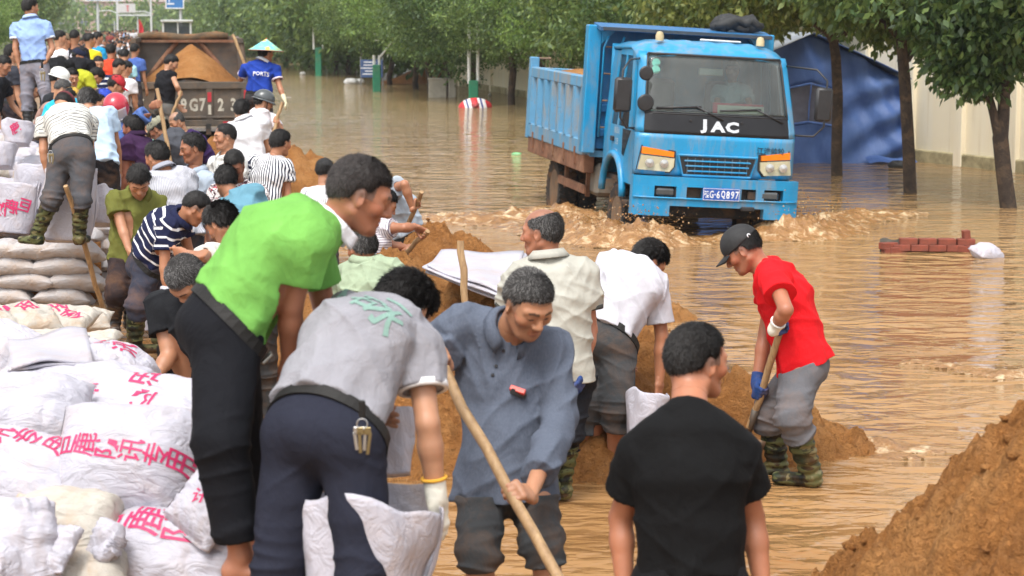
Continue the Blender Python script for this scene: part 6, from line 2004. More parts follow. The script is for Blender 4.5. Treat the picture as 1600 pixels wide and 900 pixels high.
# ================================================================== SAND HEAPS
def bumps(X, Y, L):
 Z = np.full_like(X, -.6)
 for (cx, cy, h, rx, ry, rot) in L:
  h = h * 1.12; rx = rx * 1.12; ry = ry * 1.1
  c, s = cos(rot), sin(rot)
  u = ((X - cx) * c + (Y - cy) * s) / rx; v = (-(X - cx) * s + (Y - cy) * c) / ry
  r = np.sqrt(u * u + v * v)
  z = (h + .25) * (1 - r ** 1.15) - .25
  k = .16
  hh = np.maximum(k - np.abs(Z - z), 0)
  Z = np.maximum(Z, z) + hh * hh / (4 * k)
 return Z
def sand_noise(X, Y, amp, sc, seed):
 p = np.stack([X * sc, Y * sc, X * 0 + seed], -1)
 n = (fbm(p, 5, .55) - .5) * amp
 rid = 1 - np.abs(2 * fbm(p * 1.3 + 4, 3) - 1)
 return n - amp * .5 * (rid ** 6) + (fbm(p * 7, 3, .6) - .5) * amp * .38
def sand_heap(name, label, x0, x1, y0, y1, step, L, amp, sc, seed, clods):
 nx, ny = int((x1 - x0) / step), int((y1 - y0) / step)
 zf = lambda X, Y: bumps(X, Y, L) + (sand_noise(X, Y, amp, sc, seed) + sand_noise(X, Y, amp * .34, sc * 4.2, seed + 3)) * np.clip((bumps(X, Y, L) + .25) * 3, .15, 1)
 me = hf_mesh(name, x0, x1, y0, y1, nx, ny, zf, True, -.12)
 V = np.empty(len(me.vertices) * 3, np.float32); me.vertices.foreach_get('co', V); V = V.reshape(-1, 3)
 me.vertices.foreach_set('co', (V - np.array((L[0][0], L[0][1], 0))).ravel())
 T = thing('sand_heap', label, 'sand heap', (L[0][0], L[0][1], 0))
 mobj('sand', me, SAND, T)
 # crumbs and clods lying on the slope
 rs = np.random.RandomState(seed)
 pts = V[V[:, 2] > -.02]
 idx = rs.randint(0, len(pts), clods)
 CV, CF, n0 = [], [], 0
 bmx = bmesh.new(); bmesh.ops.create_icosphere(bmx, subdivisions=1, radius=1); bv = np.array([v.co[:] for v in bmx.verts]); bf = np.array([[v.index for v in f.verts] for f in bmx.faces]); bmx.free()
 for i in idx:
  r = .004 + .022 * rs.rand() ** 6
  q = bv * r * (1 + .35 * rs.randn(len(bv), 1) * .6) * (1, 1, .75)
  CV.append(q + pts[i] + (0, 0, r * .3)); CF.append(bf + n0); n0 += len(bv)
 o = mobj('clods', npmesh('clods', np.concatenate(CV) - np.array((L[0][0], L[0][1], 0)), np.concatenate(CF)), SAND, T)
 tag(o, kind='stuff')
 return zf
def gz(px, py, z): g = G(px, py, z); return g[0], g[1]
# long windrow from behind the green tee to the red tee
Lr = []
for (px, py, z, rx, ry, rot) in [(690, 347, .80, 1.15, 1.5, .1), (620, 405, .75, 1.2, 1.5, 0), (560, 440, .7, 1.2, 1.4, 0), (740, 420, .72, 1.3, 1.3, .2), (900, 398, .55, 1.2, 1.4, 0), (830, 450, .72, 1.5, 1.2, 0),
        (960, 500, .70, 1.2, 1.0, -.2), (1020, 498, .66, .9, .9, 0), (720, 520, .62, 1.3, 1.0, 0), (640, 560, .55, 1.3, .95, 0), (880, 545, .62, 1.4, .9, -.1), (1150, 592, .40, 1.05, .8, -.15), (1230, 622, .30, .85, .62, -.2), (480, 480, .5, 1.1, 1.2, 0), (700, 620, .3, 1.1, .7, 0), (950, 600, .35, 1.2, .7, 0)]:
 x, y = gz(px, py, z); Lr.append((x, y, z, rx, ry, rot))
xs = [q[0] for q in Lr]; ys = [q[1] for q in Lr]
sand_heap('sand_ridge', 'long ridge of loose orange sand lying in the water behind the diggers', min(xs) - 1.6, max(xs) + 1.2, min(ys) - 1.3, max(ys) + 1.8, .022, Lr, .30, 2.1, 5, 700)
Lf = []
for (px, py, z, rx, ry, rot) in [(340, 214, .95, 1.7, 2.0, 0), (450, 228, .80, 1.5, 1.6, 0), (400, 260, .7, 1.5, 1.6, 0), (300, 262, .6, 1.4, 1.4, 0)]:
 x, y = gz(px, py, z); Lf.append((x, y, z, rx, ry, rot))
sand_heap('far_heap', 'orange sand heap tipped out below the tailgate of the sand truck', min(q[0] for q in Lf) - 2, max(q[0] for q in Lf) + 1.8, min(q[1] for q in Lf) - 2, max(q[1] for q in Lf) + 2, .05, Lf, .3, 1.8, 9, 300)
# close heap at the corner of the view
def close_heap():
 d = 6.4
 pk = P(1690, 545, d)
 L = [(pk[0] + .3, pk[1] + .1, pk[2] + .25, 1.95, 1.7, 0), (pk[0] + .05, pk[1] - .35, pk[2] - .25, 1.2, 1.0, .3), (pk[0] - .45, pk[1] - .55, pk[2] - .75, .9, .8, 0)]
 L = [(a, b, c, rx, ry, r) for a, b, c, rx, ry, r in L]
 def zf(X, Y):
  Z = np.full_like(X, -.6)
  for (cx, cy, h, rx, ry, rot) in L:
   r = np.sqrt(((X - cx) / rx) ** 2 + ((Y - cy) / ry) ** 2)
   z = h - (h + .3) * r ** 1.1
   k = .2; hh = np.maximum(k - np.abs(Z - z), 0); Z = np.maximum(Z, z) + hh * hh / (4 * k)
  return Z + sand_noise(X, Y, .26, 2.6, 21) + sand_noise(X, Y, .10, 9, 5)
 me = hf_mesh('close', pk[0] - 2.2, pk[0] + 2.2, pk[1] - 1.9, pk[1] + 1.9, 330, 290, zf, True, -.12)
 o = np.array((pk[0], pk[1], 0))
 V = np.empty(len(me.vertices) * 3, np.float32); me.vertices.foreach_get('co', V); V = V.reshape(-1, 3)
 me.vertices.foreach_set('co', (V - o).ravel())
 T = thing('sand_heap', 'steep heap of crumbling orange sand close to the viewer, opposite the sandbags', 'sand heap', o)
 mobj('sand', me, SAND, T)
 rs = np.random.RandomState(2); pts = V[V[:, 2] > 0]; idx = rs.randint(0, len(pts), 1500)
 bmx = bmesh.new(); bmesh.ops.create_icosphere(bmx, subdivisions=1, radius=1); bv = np.array([v.co[:] for v in bmx.verts]); bf = np.array([[v.index for v in f.verts] for f in bmx.faces]); bmx.free()
 CV, CF, n0 = [], [], 0
 for i in idx:
  r = .004 + .026 * rs.rand() ** 5
  q = bv * r * (1 + .25 * rs.randn(len(bv), 1)) * (1, 1, .75)
  CV.append(q + pts[i] + (0, 0, r * .3) - o); CF.append(bf + n0); n0 += len(bv)
 tag(mobj('clods', npmesh('clods', np.concatenate(CV), np.concatenate(CF)), SAND, T), kind='stuff')
close_heap()
# ================================================================== BROKEN WATER ROUND THE TRUCK
def foam_mat():
 t = NT('muddy_foam')
 v = t.coord()
 a = t.noise(6, 6, .7, v, .6); b = t.noise(30, 4, .7, v)
 c = t.ramp(a, [(.3, lin(124, 86, 48)), (.52, lin(158, 116, 70)), (.66, lin(218, 194, 156))])
 t.set(Base_Color=c, Roughness=.18, Normal=t.bump(t.math('ADD', a, t.math('MULTIPLY', b, .3)), .8, .06))
 return t.m
FOAM = foam_mat()
def splash(name, label, path, h, w, step, seed, thr=.0, spray=0, rough=1.0):
 """a crest of churned water along a polyline of world points (x, y, height factor, width factor)"""
 pts = np.array(path, float)
 x0, x1 = pts[:, 0].min() - w * 2.2, pts[:, 0].max() + w * 2.2; y0, y1 = pts[:, 1].min() - w * 2.2, pts[:, 1].max() + w * 2.2
 def zf(X, Y):
  best = np.full(X.shape, -9.); Z = np.zeros_like(X)
  for a, b in zip(pts, pts[1:]):
   ab = b[:2] - a[:2]; L2 = ab @ ab
   t_ = np.clip(((X - a[0]) * ab[0] + (Y - a[1]) * ab[1]) / L2, 0, 1)
   dd = np.hypot(X - a[0] - t_ * ab[0], Y - a[1] - t_ * ab[1])
   hh = a[2] + (b[2] - a[2]) * t_; ww = w * (a[3] + (b[3] - a[3]) * t_)
   Z = np.maximum(Z, hh * h * np.exp(-(dd / ww) ** 2))
  p = np.stack([X * 6.2, Y * 6.2, X * 0 + seed], -1)
  n = fbm(p, 4, .6); n2 = 1 - np.abs(2 * fbm(p * 2.1 + 3, 3) - 1)
  return np.minimum(Z, .24) * (.45 + 1.15 * rough * n * (.35 + .65 * n2)) + .05 * (n - .5) * (Z > .01) - .018
 me = hf_mesh(name, x0, x1, y0, y1, int((x1 - x0) / step), int((y1 - y0) / step), zf, True, .004)
 o = mobj(name, me, FOAM)
 tag(o, label, 'water', kind='stuff')
 if spray:
  V = np.empty(len(me.vertices) * 3, np.float32); me.vertices.foreach_get('co', V); V = V.reshape(-1, 3)
  hi = V[V[:, 2] > h * .35]
  rs = np.random.RandomState(seed)
  if len(hi):
   q = hi[rs.randint(0, len(hi), spray)]
   q = q + rs.normal(size=q.shape) * (.12, .12, .10) + (0, 0, .08)
   bmx = bmesh.new(); bmesh.ops.create_icosphere(bmx, subdivisions=1, radius=1); bv = np.array([v.co[:] for v in bmx.verts]); bf = np.array([[v.index for v in f.verts] for f in bmx.faces]); bmx.free()
   r = .003 + .011 * rs.rand(spray) ** 3
   VV = (q[:, None, :] + bv[None] * r[:, None, None]).reshape(-1, 3); FF = (bf[None] + (np.arange(spray) * len(bv))[:, None, None]).reshape(-1, 3)
   tag(mobj('spray', npmesh('spray', VV, FF), FOAM), 'muddy droplets thrown up along the bow wave of the blue truck', 'water', kind='stuff')
def wp(px, py, h=1, w=1): g = G(px, py); return (g[0], g[1], h, w)
splash('bow_wave', 'churned muddy bow wave breaking in front of the blue truck', [wp(905, 372, .5, .8), wp(955, 378, 1.0), wp(1000, 380, 1.2), wp(1035, 378, .7), wp(1065, 374, .12), wp(1150, 372, .12), wp(1190, 370, .7), wp(1240, 368, 1.1), wp(1275, 362, .8), wp(1300, 358, .5)], .26, .36, .024, 31, spray=1300)
splash('side_wave', 'muddy wave thrown sideways from the wheels of the blue truck', [wp(1255, 350, .8), wp(1300, 345, .9), wp(1345, 338, .7), wp(1385, 332, .4)], .13, .42, .03, 32)
splash('wheel_wash', 'foaming wash streaming back along the flank of the blue truck', [wp(700, 345, .5), wp(760, 345, .6), wp(820, 342, .8), wp(870, 340, 1.0), wp(915, 352, 1.0), wp(950, 365, .9)], .17, .5, .03, 33)
splash('outer_wash', 'low muddy wave running off beside the blue truck', [wp(665, 340, .4), wp(720, 338, .6), wp(790, 342, .6), wp(840, 352, .7), wp(900, 372, .6)], .10, .5, .035, 34)
splash('near_ripple', 'low broken ripple rolling past the boots of the red tee', [wp(1262, 668, .5), wp(1330, 690, .8), wp(1380, 700, 1), wp(1450, 712, .5)], .05, .22, .025, 35)
splash('far_ripple', 'low broken ripple crossing the open water beyond the red tee', [wp(1440, 566, .6), wp(1500, 575, .7), wp(1560, 585, 1), wp(1640, 590, .8)], .04, .22, .025, 36)
# ================================================================== PEOPLE in the near rows
C = lambda *c: lin(*c)
GREYTEE = cloth(C(140, 139, 145), wr=.55)
NAVYT = cloth(C(35, 37, 49))
BLACKT = cloth(C(14, 14, 15))
GREYPOLO = cloth(C(86, 93, 107), pattern='melange', c2=C(93, 100, 114))
DGREY = cloth(C(66, 68, 70), dirt=MUD, dirt_amt=.25)
MGREY = cloth(C(98, 98, 102), dirt=MUD, dirt_amt=.2)
CREAM = cloth(C(170, 168, 158))
WHITE = cloth(C(194, 194, 202))
CAMO = cloth(C(42, 50, 36), pattern='camo', rough=.5, wr=.2, dirt=MUD, dirt_amt=.3)
GREYH = hair_mat((.03, .028, .027), .9)
SALT = hair_mat((.02, .018, .017), .45)
BROWNBLACK = hair_mat((.016, .013, .012))
WHITEG, BLUEG = C(226, 222, 208), C(38, 66, 120)
def on_shaft(D, top, bot, wt='R', wb='L'):
 """world ends of a handle through the two wrists' depths, drawn at the photo's pixels"""
 J = make_pose(D)
 dt, db = proj(J['wr' + wt])[2], proj(J['wr' + wb])[2]
 return P(top[0], top[1], dt - .03), P(bot[0], bot[1], db - .03)
# --- bright green tee
D = dict(s=495, phi=78, pel=(352, 512), neck=(517, 352, .35), head=(563, 306, -.1), hphi=80, hpitch=24, bulge=.075, fat=1.12,
   shR=(480, 378, -1), armR=((455, 478, .3), (452, 570, .5)), armL='down', legR=((345, 690, -.5), (376, 870, .3)), legL=((372, 690, .5), (398, 856, .3)),
   shirt=cloth(C(108, 164, 78)), trousers=cloth(C(19, 20, 25)), waist=.05, cuff_at=.84, loose=1.12, sleeve=.6,
   hair='crop', hairm=BROWNBLACK, buzz=.8, wrinkle=.75, twr=.55, tone=(160, 106, 80), nose=1.05, label='person in a bright green tee bending over the near sandbags')
person(D); GREEN = D
# --- grey tee with pale green writing across the back
D = dict(s=520, phi=22, phic=48, pel=(506, 672), neck=(606, 504, 1), head=(632, 488, 1), hphi=35, hpitch=48, bulge=.085, fat=1.03,
   shR=(652, 542, -1), shL=(548, 492, 1), armR=((668, 662, -.5), (682, 778, .4)), armL=((590, 580, .3), (596, 622, -.8)), legL=((434, 890, -.2), (436, 1080, .2)), legR=((566, 892, -.2), (572, 1080, .1)),
   shirt=GREYTEE, trousers=NAVYT, waist=.045, loose=1.0, wrinkle=1.0, twr=.7, sleeve=.56, trim=cloth(C(222, 220, 220)), hair='thick', gloveR=WHITEG, cuffR=C(214, 160, 60),
   tone=(176, 129, 100), label='person in a light grey tee with green back writing bending over a sack')
person(D); GREYT = D
# --- grey polo, digging
D = dict(s=430, phi=166, pel=(790, 742), neck=(790, 520, -.3), head=(826, 476, -1), hphi=150, hpitch=34, hroll=0, fat=.95, bulge=.05,
   shR=(724, 508, .2), shL=(862, 548, -.2), armR=((672, 540, .5), (690, 592, -.95)), armL=((876, 650, -.4), (834, 748, -.8)), gatL=772, legR=((748, 872, -.6), (764, 1036, .2)), legL=((852, 864, -.6), (868, 1026, .2)),
   shirt=GREYPOLO, collar=GREYPOLO, trousers=DGREY, tuck=False, hem=-.09, flare=3.2, sleeve=1.72, cuff_at=.12, loose=.72, rolled=True, hair='crop', hairm=SALT, buzz=.55, stubble=.35,
   tone=(176, 126, 95), belt=None, label='grey haired person in a buttoned grey polo with rolled trousers digging with a long handle')
a, b = P(692, 574, 6.98), P(890, 935, 6.50)
D['gripR'] = D['gripL'] = (a, b)
person(D); POLO = D
shaft('long pale wooden shovel handle in the hands of the person in the grey polo', a, b + (b - a) * .28, .0195, True)
# --- black tee, standing with his back to the camera
D = dict(s=505, phi=4, pel=(1078, 912), neck=(1076, 642, 0), head=(1090, 566, 1), hphi=58, hpitch=6, fat=1.0, flare=.9, wrinkle=.6, shR=(1152, 708, 0), shL=(1000, 712, 0),
   armR=((1176, 808, .5), (1192, 925, -.6)), armL=((970, 808, .5), (976, 925, -.6)), shirt=BLACKT, trousers=cloth(C(20, 20, 22)), tuck=False, hem=.035, sleeve=.60, belt=None,
   hair='crop', buzz=.9, tone=(171, 113, 84), label='close person in a plain black tee seen from behind, head turned towards the water')
person(D)
# --- cream polo, balding
D = dict(s=302, phi=-28, pel=(872, 578), neck=(858, 412, 0), head=(846, 364, 0), hphi=-68, hpitch=6, fat=1.22, size=1.04, shR=(912, 430, -.4), shL=(812, 432, .3),
   armR=((922, 515, .3), (912, 572, -.6)), armL='low', legR=((886, 668, -.2), (876, 752, .2)), legL=((858, 668, -.2), (856, 748, .2)), shirt=CREAM, collar=CREAM, trousers=cloth(C(26, 27, 32)),
   tuck=False, hem=-.07, sleeve=.62, trim=cloth(C(70, 70, 66)), hair='bald', hairm=SALT, buzz=.35, tone=(167, 111, 84), gloveR=BLUEG, boots=CAMO, boot_top=.30, belt=None, footR=-40, footL=-40,
   label='balding person in a cream polo with dark sleeve bands standing before the sand ridge')
person(D)
# --- white tee, bending over a sack
D = dict(s=284, phi=30, pel=(940, 532), neck=(1002, 424, 1), head=(1014, 410, .6), hphi=70, hpitch=45, bulge=.10, fat=1.12, shR=(1024, 446, -.8), shL=(955, 415, .6),
   armR=((1034, 526, -.2), (1030, 596, .2)), armL='down', legL=((922, 638, -.4), (932, 732, .3)), legR=((966, 640, -.4), (958, 716, .3)), shirt=WHITE, trousers=DGREY, tuck=False, hem=.02,
   sleeve=.75, cuff_at=.38, rolled=True, loose=1.1, hair='short', label='person in a white tee bending over an open white sack beside the sand ridge', tone=(171, 115, 84), belt='show', waist=.06)
person(D)
# --- red tee, black cap
D = dict(s=290, phi=-72, pel=(1254, 566), neck=(1194, 418, 0), head=(1160, 391, 0), hphi=-78, hpitch=38, bulge=.045, size=1.03, shL=(1208, 432, -1), armL=((1228, 484, -.9), (1226, 503, .9)), armR=((1196, 520, -.2), (1192, 592, -.3)),
   legL=((1238, 652, -.3), (1266, 734, .4)), legR=((1204, 642, .2), (1214, 722, .3)), shirt=cloth(C(212, 24, 32), wr=.45), trousers=MGREY, tuck=False, hem=-.03, sleeve=.55, collar=cloth(C(190, 22, 30)), crew=True,
   boots=CAMO, boot_top=.28, gloveL=(WHITEG, BLUEG), gloveR=(BLUEG,), cuffL=C(220, 220, 214), hair='crop', buzz=.6, hat='cap', hatm=plain('black_cap', (.02, .02, .021), .75, bump=.2, scale=30), belt=None, loose=1.1,
   footL=-70, footR=-80, tone=(167, 109, 82), label='person in a red tee and black cap shovelling sand at the water edge')
a, b = on_shaft(D, (1224, 503), (1172, 668), 'L', 'R')
D['gripL'] = D['gripR'] = (a, b)
person(D); REDM = D
shaft('shovel held by the person in the red tee, its blade at the sand', a, b, .019, True, blade_dir=(.6, -.5, .1))
# ---------- rows behind, on and beside the sandbag dike
NAVYSTR = cloth(C(30, 34, 62), pattern='hstripe', c2=C(222, 222, 224), period=.062, duty=.24)
WSTR = cloth(C(206, 206, 200), pattern='hstripe', c2=C(104, 104, 106), period=.030, duty=.26)
VSTR = cloth(C(226, 226, 228), pattern='vstripe', c2=C(34, 38, 58), period=.026, duty=.46)
PIN = cloth(C(230, 228, 230), pattern='vstripe', c2=C(90, 90, 104), period=.020, duty=.30)
FINE = cloth(C(190, 190, 196), pattern='vstripe', c2=C(150, 152, 162), period=.012, duty=.45)
THIN = cloth(C(214, 210, 214), pattern='hstripe', c2=C(120, 112, 128), period=.020, duty=.3)
FLOR = cloth(C(226, 220, 218), pattern='floral', c2=C(70, 44, 54))
def tr(*c): return cloth(C(*c), dirt=MUD, dirt_amt=.25)
ROWS = [
 dict(s=212, phi=72, pel=(230, 412), neck=(284, 346, -.5), head=(306, 326, -.3), hphi=82, hpitch=40, bulge=.07, fat=1.1, shR=(258, 356, -1), armR=((257, 420, -.2), (266, 470, .2)), armL='down',
  legR=((214, 478, -.3), (210, 536, .3)), legL=((250, 478, .2), (250, 520, .3)), shirt=NAVYSTR, collar=cloth(C(30, 34, 62)), trousers=tr(52, 54, 66), boots=CAMO, boot_top=.25, hair='crop', buzz=.8, footR=60, footL=60,
  label='person in a navy polo with white stripes bending at the edge of the sandbag dike'),
 dict(s=198, phi=152, pel=(208, 398), neck=(216, 304, -.3), head=(217, 284, -1), hphi=165, hpitch=45, fat=1.12, armR=((190, 352, -.3), (202, 392, -.6)), armL=((246, 352, -.3), (232, 392, -.6)), legR=((182, 455, -.4), (178, 500, .5)), legL=((208, 452, -.4), (204, 498, .5)),
  shirt=cloth(C(98, 100, 48)), collar=cloth(C(98, 100, 48)), trousers=tr(48, 40, 42), tuck=False, hem=-.05, boots=RUBBER, boot_top=.3, belt=None, hair='thick', label='person in an olive green shirt looking down beside the stacked sandbags'),
 dict(s=186, phi=12, pel=(112, 242), neck=(106, 176, 1), head=(100, 166, 1), hphi=10, hpitch=60, bulge=.06, fat=1.1, shL=(70, 196, .3), shR=(138, 192, .3), armL=((68, 236, -.3), (76, 276, .3)), armR=((142, 246, -.3), (140, 292, .3)),
  legL=((80, 312, -.4), (58, 366, .4)), legR=((126, 314, -.4), (124, 366, .3)), shirt=WSTR, trousers=tr(74, 75, 79), boots=CAMO, boot_top=.12, waist=.10, footL=-60, footR=5, hat='cap', hatm=plain('maroon_cap', lin(96, 36, 42), .8), hair='crop',
  label='person in a finely striped pale tee and camouflage boots straddling the sandbag dike'),
 dict(s=322, phi=-150, pel=(306, 592), neck=(296, 478, -.6), head=(292, 438, -.6), hphi=-150, hpitch=62, fat=1.1, armR=((264, 556, -.4), (242, 590, -.4)), armL='down', legR='bent', legL='bent', shirt=cloth(C(28, 29, 32)), trousers=tr(40, 40, 44),
  tuck=False, hem=-.05, belt=None, hair='crop', hairm=SALT, buzz=.9, hairline=.075, label='person with a nearly shaved head and black tee crouching behind the green tee'),
 dict(s=246, phi=18, pel=(585, 520), neck=(569, 414, .3), head=(565, 388, 0), hphi=-40, hpitch=18, lean=25, shirt=cloth(C(150, 164, 138)), collar=cloth(C(150, 164, 138)), trousers=tr(60, 62, 62), armR='fwd', armL='low', hair='short', hairm=SALT,
  label='person in a sage green collared shirt half hidden behind the bright green tee'),
 dict(s=180, phi=-75, pel=(642, 372), neck=(604, 302, -.4), head=(584, 296, 0), hphi=-90, hpitch=50, bulge=.05, shL=(612, 296, -1), armL=((632, 288, -1), (650, 326, .8)), armR=((620, 350, 0), (632, 372, 0)), legL='bent', legR='stand', shirt=cloth(C(166, 176, 186)), trousers=tr(60, 60, 66),
  belt='show', hair='short', label='person in a pale blue shirt bent over a shovel at the sand peak', shaft=((660, 300), (616, 402), 'L', 'R'), slabel='short wooden shovel handle held by the bent person in pale blue'),
 dict(s=196, phi=70, pel=(590, 432), neck=(588, 348, 0), head=(600, 320, 0), hphi=80, hpitch=30, shR=(600, 356, -.8), armR=((632, 356, -.4), (658, 364, .3)), armL=((615, 385, 0), (640, 392, 0)), legR='stand', legL='stand', shirt=THIN, trousers=tr(60, 62, 70), tuck=False,
  belt=None, hair='short', sleeve=.45, label='person in a thinly striped white tee reaching out along a shovel handle by the sand', shaft=((668, 362), (628, 402), 'R', 'L'), slabel='thick wooden handle gripped by the person in the thinly striped tee'),
 dict(s=150, phi=8, head=(508, 267), hphi=25, hpitch=10, lean=28, shirt=PIN, trousers=tr(60, 60, 66), hat='cap', brim=1, hatm=plain('black_cap', (.02, .02, .021), .75, bump=.2, scale=30), hair='short', armR='low', armL='low', label='person in a black cap and pin striped white shirt bending by the sand'),
 dict(s=168, phi=28, pel=(416, 330), neck=(427, 247, .3), head=(439, 224, .2), hphi=40, hpitch=12, shR=(446, 262, -.3), armR=((449, 304, 0), (442, 338, 0)), armL='low', shirt=VSTR, trousers=tr(50, 50, 56), hair='short', label='person in a bold black and white vertically striped shirt before the far sand heap'),
 dict(s=250, phi=-50, pel=(392, 480), neck=(356, 392, -.3), head=(346, 350, -.2), hphi=-60, hpitch=38, shL=(330, 402, -.4), armL=((312, 398, -.9), (288, 396, .5)), armR=((330, 440, -.4), (300, 408, -.3)), shirt=cloth(C(196, 196, 190)), trousers=tr(60, 60, 60), hair='thick', label='black haired person tying a sack behind the back of the bright green tee'),
 dict(s=196, phi=18, pel=(398, 388), neck=(364, 308, .6), head=(353, 284, .3), hphi=-15, hpitch=30, shirt=cloth(C(96, 140, 158)), trousers=tr(50, 52, 60), armR='low', armL='low', hair='thick', fat=1.1, label='person in a dusty teal tee bending behind the bright green tee'),
 dict(s=192, phi=188, head=(366, 258), hphi=185, hpitch=35, lean=30, shirt=FLOR, collar=FLOR, trousers=tr(50, 52, 60), armR='low', armL='low', hair='crop', tone=(135, 86, 63), buzz=.6, label='tanned person in a patterned red and white shirt looking down among the workers'),
 dict(s=188, phi=-140, head=(300, 232), hphi=-115, hpitch=14, lean=8, shirt=cloth(C(160, 172, 186)), collar=cloth(C(160, 172, 186)), trousers=tr(50, 52, 60), armR='low', armL='hang', hair='short', recede=1, label='person in an open grey blue shirt seen nearly in profile'),
 dict(s=196, phi=-30, pel=(278, 356), neck=(258, 270, .2), head=(245, 246, .2), hphi=-55, hpitch=22, shirt=FINE, collar=FINE, trousers=tr(60, 62, 70), tuck=False, belt=None, armR='low', armL='low', hair='short', fat=1.12, label='person in a finely lined grey shirt seen from behind'),
 dict(s=168, phi=-135, head=(351, 214), hphi=-115, hpitch=6, lean=4, shirt=cloth(C(204, 204, 200)), collar=cloth(C(204, 204, 200)), trousers=tr(60, 60, 66), tuck=False, belt=None, hair='crop', buzz=.7, recede=1, label='person in a white polo with greying temples standing before the sand heap'),
 dict(s=144, phi=18, pel=(391, 258), neck=(383, 190, .1), head=(378, 173, .1), hphi=0, hpitch=10, shirt=cloth(C(206, 206, 210)), collar=cloth(C(206, 206, 210)), trousers=tr(40, 42, 50), tuck=False, belt=None, hair='short', armR='low', armL='low', fat=1.08, label='person in a loose white shirt seen from behind, beside the helmeted worker'),
 dict(s=138, phi=48, pel=(410, 236), neck=(404, 174, .3), head=(412, 160, .1), hphi=72, hpitch=18, shR=(426, 188, -.5), armR=((440, 208, -.3), (434, 188, -.5)), armL='low', shirt=cloth(C(206, 202, 206)), trousers=tr(56, 56, 58), hat='helmet', hatm=plain('dark_grey_helmet', lin(74, 78, 80), .3, bump=.0, coat=.3), hair='short', belt='show',
  label='worker in a dark grey helmet and pale tee holding a shovel upright', shaft=((441, 160), (420, 232), 'R', 'R'), slabel='thin shovel handle held upright by the worker in the grey helmet'),
 dict(s=112, phi=12, pel=(404, 152), neck=(408, 98, .1), head=(416, 84, .1), hphi=50, hpitch=4, shR=(430, 110, 0), shL=(384, 108, 0), armR=((437, 136, -.3), (444, 154, -.3)), armL=((376, 124, .6), (384, 104, .8)), shirt=cloth(C(34, 62, 150)), collar=cloth(C(220, 220, 224)), trim=cloth(C(214, 200, 206)), trousers=tr(44, 46, 50), hat='conical', hatm=None,
  gloveR=C(214, 208, 176), hair='short', label='person in a royal blue polo and painted conical hat by the sand truck', shaft=((364, 54), (386, 112), 'L', 'L'), slabel='dark stick held up behind the worker in the conical hat'),
 dict(s=106, phi=50, pel=(258, 166), neck=(262, 113, .1), head=(268, 99, .1), hphi=85, hpitch=28, shR=(268, 118, -.6), armR=((277, 136, -.3), (283, 146, .2)), armL='low', sleeve=0, shirt=cloth(C(26, 26, 30)), trousers=tr(92, 92, 90), hair='short', label='person in a black sleeveless top standing at the tailgate of the sand truck', shaft=((284, 142), (268, 180), 'R', 'R'), slabel='dark pole held by the person in the black sleeveless top'),
 dict(s=160, phi=-70, pel=(284, 268), neck=(262, 212, -.3), head=(247, 202, 0), hphi=-80, hpitch=35, bulge=.05, shirt=cloth(C(74, 76, 82)), trousers=tr(50, 50, 52), armL='down', armR='low', hat='soft', hatm=cloth(C(150, 148, 128), wr=.3), hair='short', label='person in a pale field cap and charcoal tee stooping in front of the sand truck'),
 dict(s=122, phi=-130, head=(276, 190), hphi=-120, hpitch=32, lean=42, shirt=cloth(C(54, 36, 78)), trousers=tr(50, 50, 52), hair='bald', hairm=GREYH, buzz=.4, label='person with a shaved grey head and dark purple tee stooping under the tailgate'),
 dict(s=164, phi=195, pel=(184, 262), neck=(184, 194, -.1), head=(181, 171, -.1), hphi=190, hpitch=24, shL=(208, 194, 0), armL=((230, 178, -.3), (246, 164, -.3)), armR='low', sleeve=.95, shirt=cloth(C(84, 112, 172)), collar=cloth(C(84, 112, 172)), tuck=False, hem=-.06, belt=None, trousers=cloth(C(62, 70, 44), pattern='camo'), hat='moto', hatm=plain('red_helmet', lin(188, 44, 62), .25, coat=.5), hair=None,
  label='person in a red motorcycle helmet and blue work shirt holding a pole', shaft=((245, 138), (268, 258), 'L', 'L'), slabel='long pale pole held out by the person in the red helmet'),
 dict(s=172, phi=14, pel=(152, 252), neck=(142, 180, .9), head=(137, 160, .6), hphi=-5, hpitch=35, shirt=cloth(C(176, 198, 220)), trousers=tr(30, 30, 34), tuck=False, belt=None, armR='down', armL='down', hair='thick', hairm=SALT, fat=1.15, bulge=.05, label='person in a pale blue tee bending away, next to the finely striped tee'),
 dict(s=132, phi=42, pel=(80, 205), neck=(104, 162, .8), head=(112, 153, .5), hphi=40, hpitch=50, bulge=.05, shirt=cloth(C(48, 170, 204)), trousers=tr(30, 32, 60), armR='down', armL='down', hat='cap', hatm=plain('yellow_cap', lin(214, 170, 70), .7), hair='short', label='person in a turquoise tee and yellow cap bending behind the finely striped tee'),
 dict(s=126, phi=70, head=(182, 134), hphi=80, hpitch=30, lean=25, shirt=cloth(C(214, 214, 214)), trousers=tr(50, 50, 56), hat='cap', hatm=plain('red_cap', lin(186, 26, 40), .7), hair='short', label='person in a red baseball cap looking down near the blue cap'),
 dict(s=136, phi=60, head=(162, 156), hphi=72, hpitch=25, lean=35, shirt=cloth(C(206, 206, 210)), trousers=tr(50, 50, 56), hat='cap', brim=1, hatm=plain('blue_cap', lin(40, 74, 196), .7), hair='short', label='person in a bright blue cap beside the red motorcycle helmet'),
 dict(s=126, phi=100, head=(92, 124), hphi=70, hpitch=20, lean=15, shirt=cloth(C(40, 42, 46)), trousers=tr(50, 50, 56), hat='hardhat', hatm=plain('white_hardhat', (.72, .72, .68), .35, coat=.3), hair='short', label='worker in a white hard hat near the standing person in light blue'),
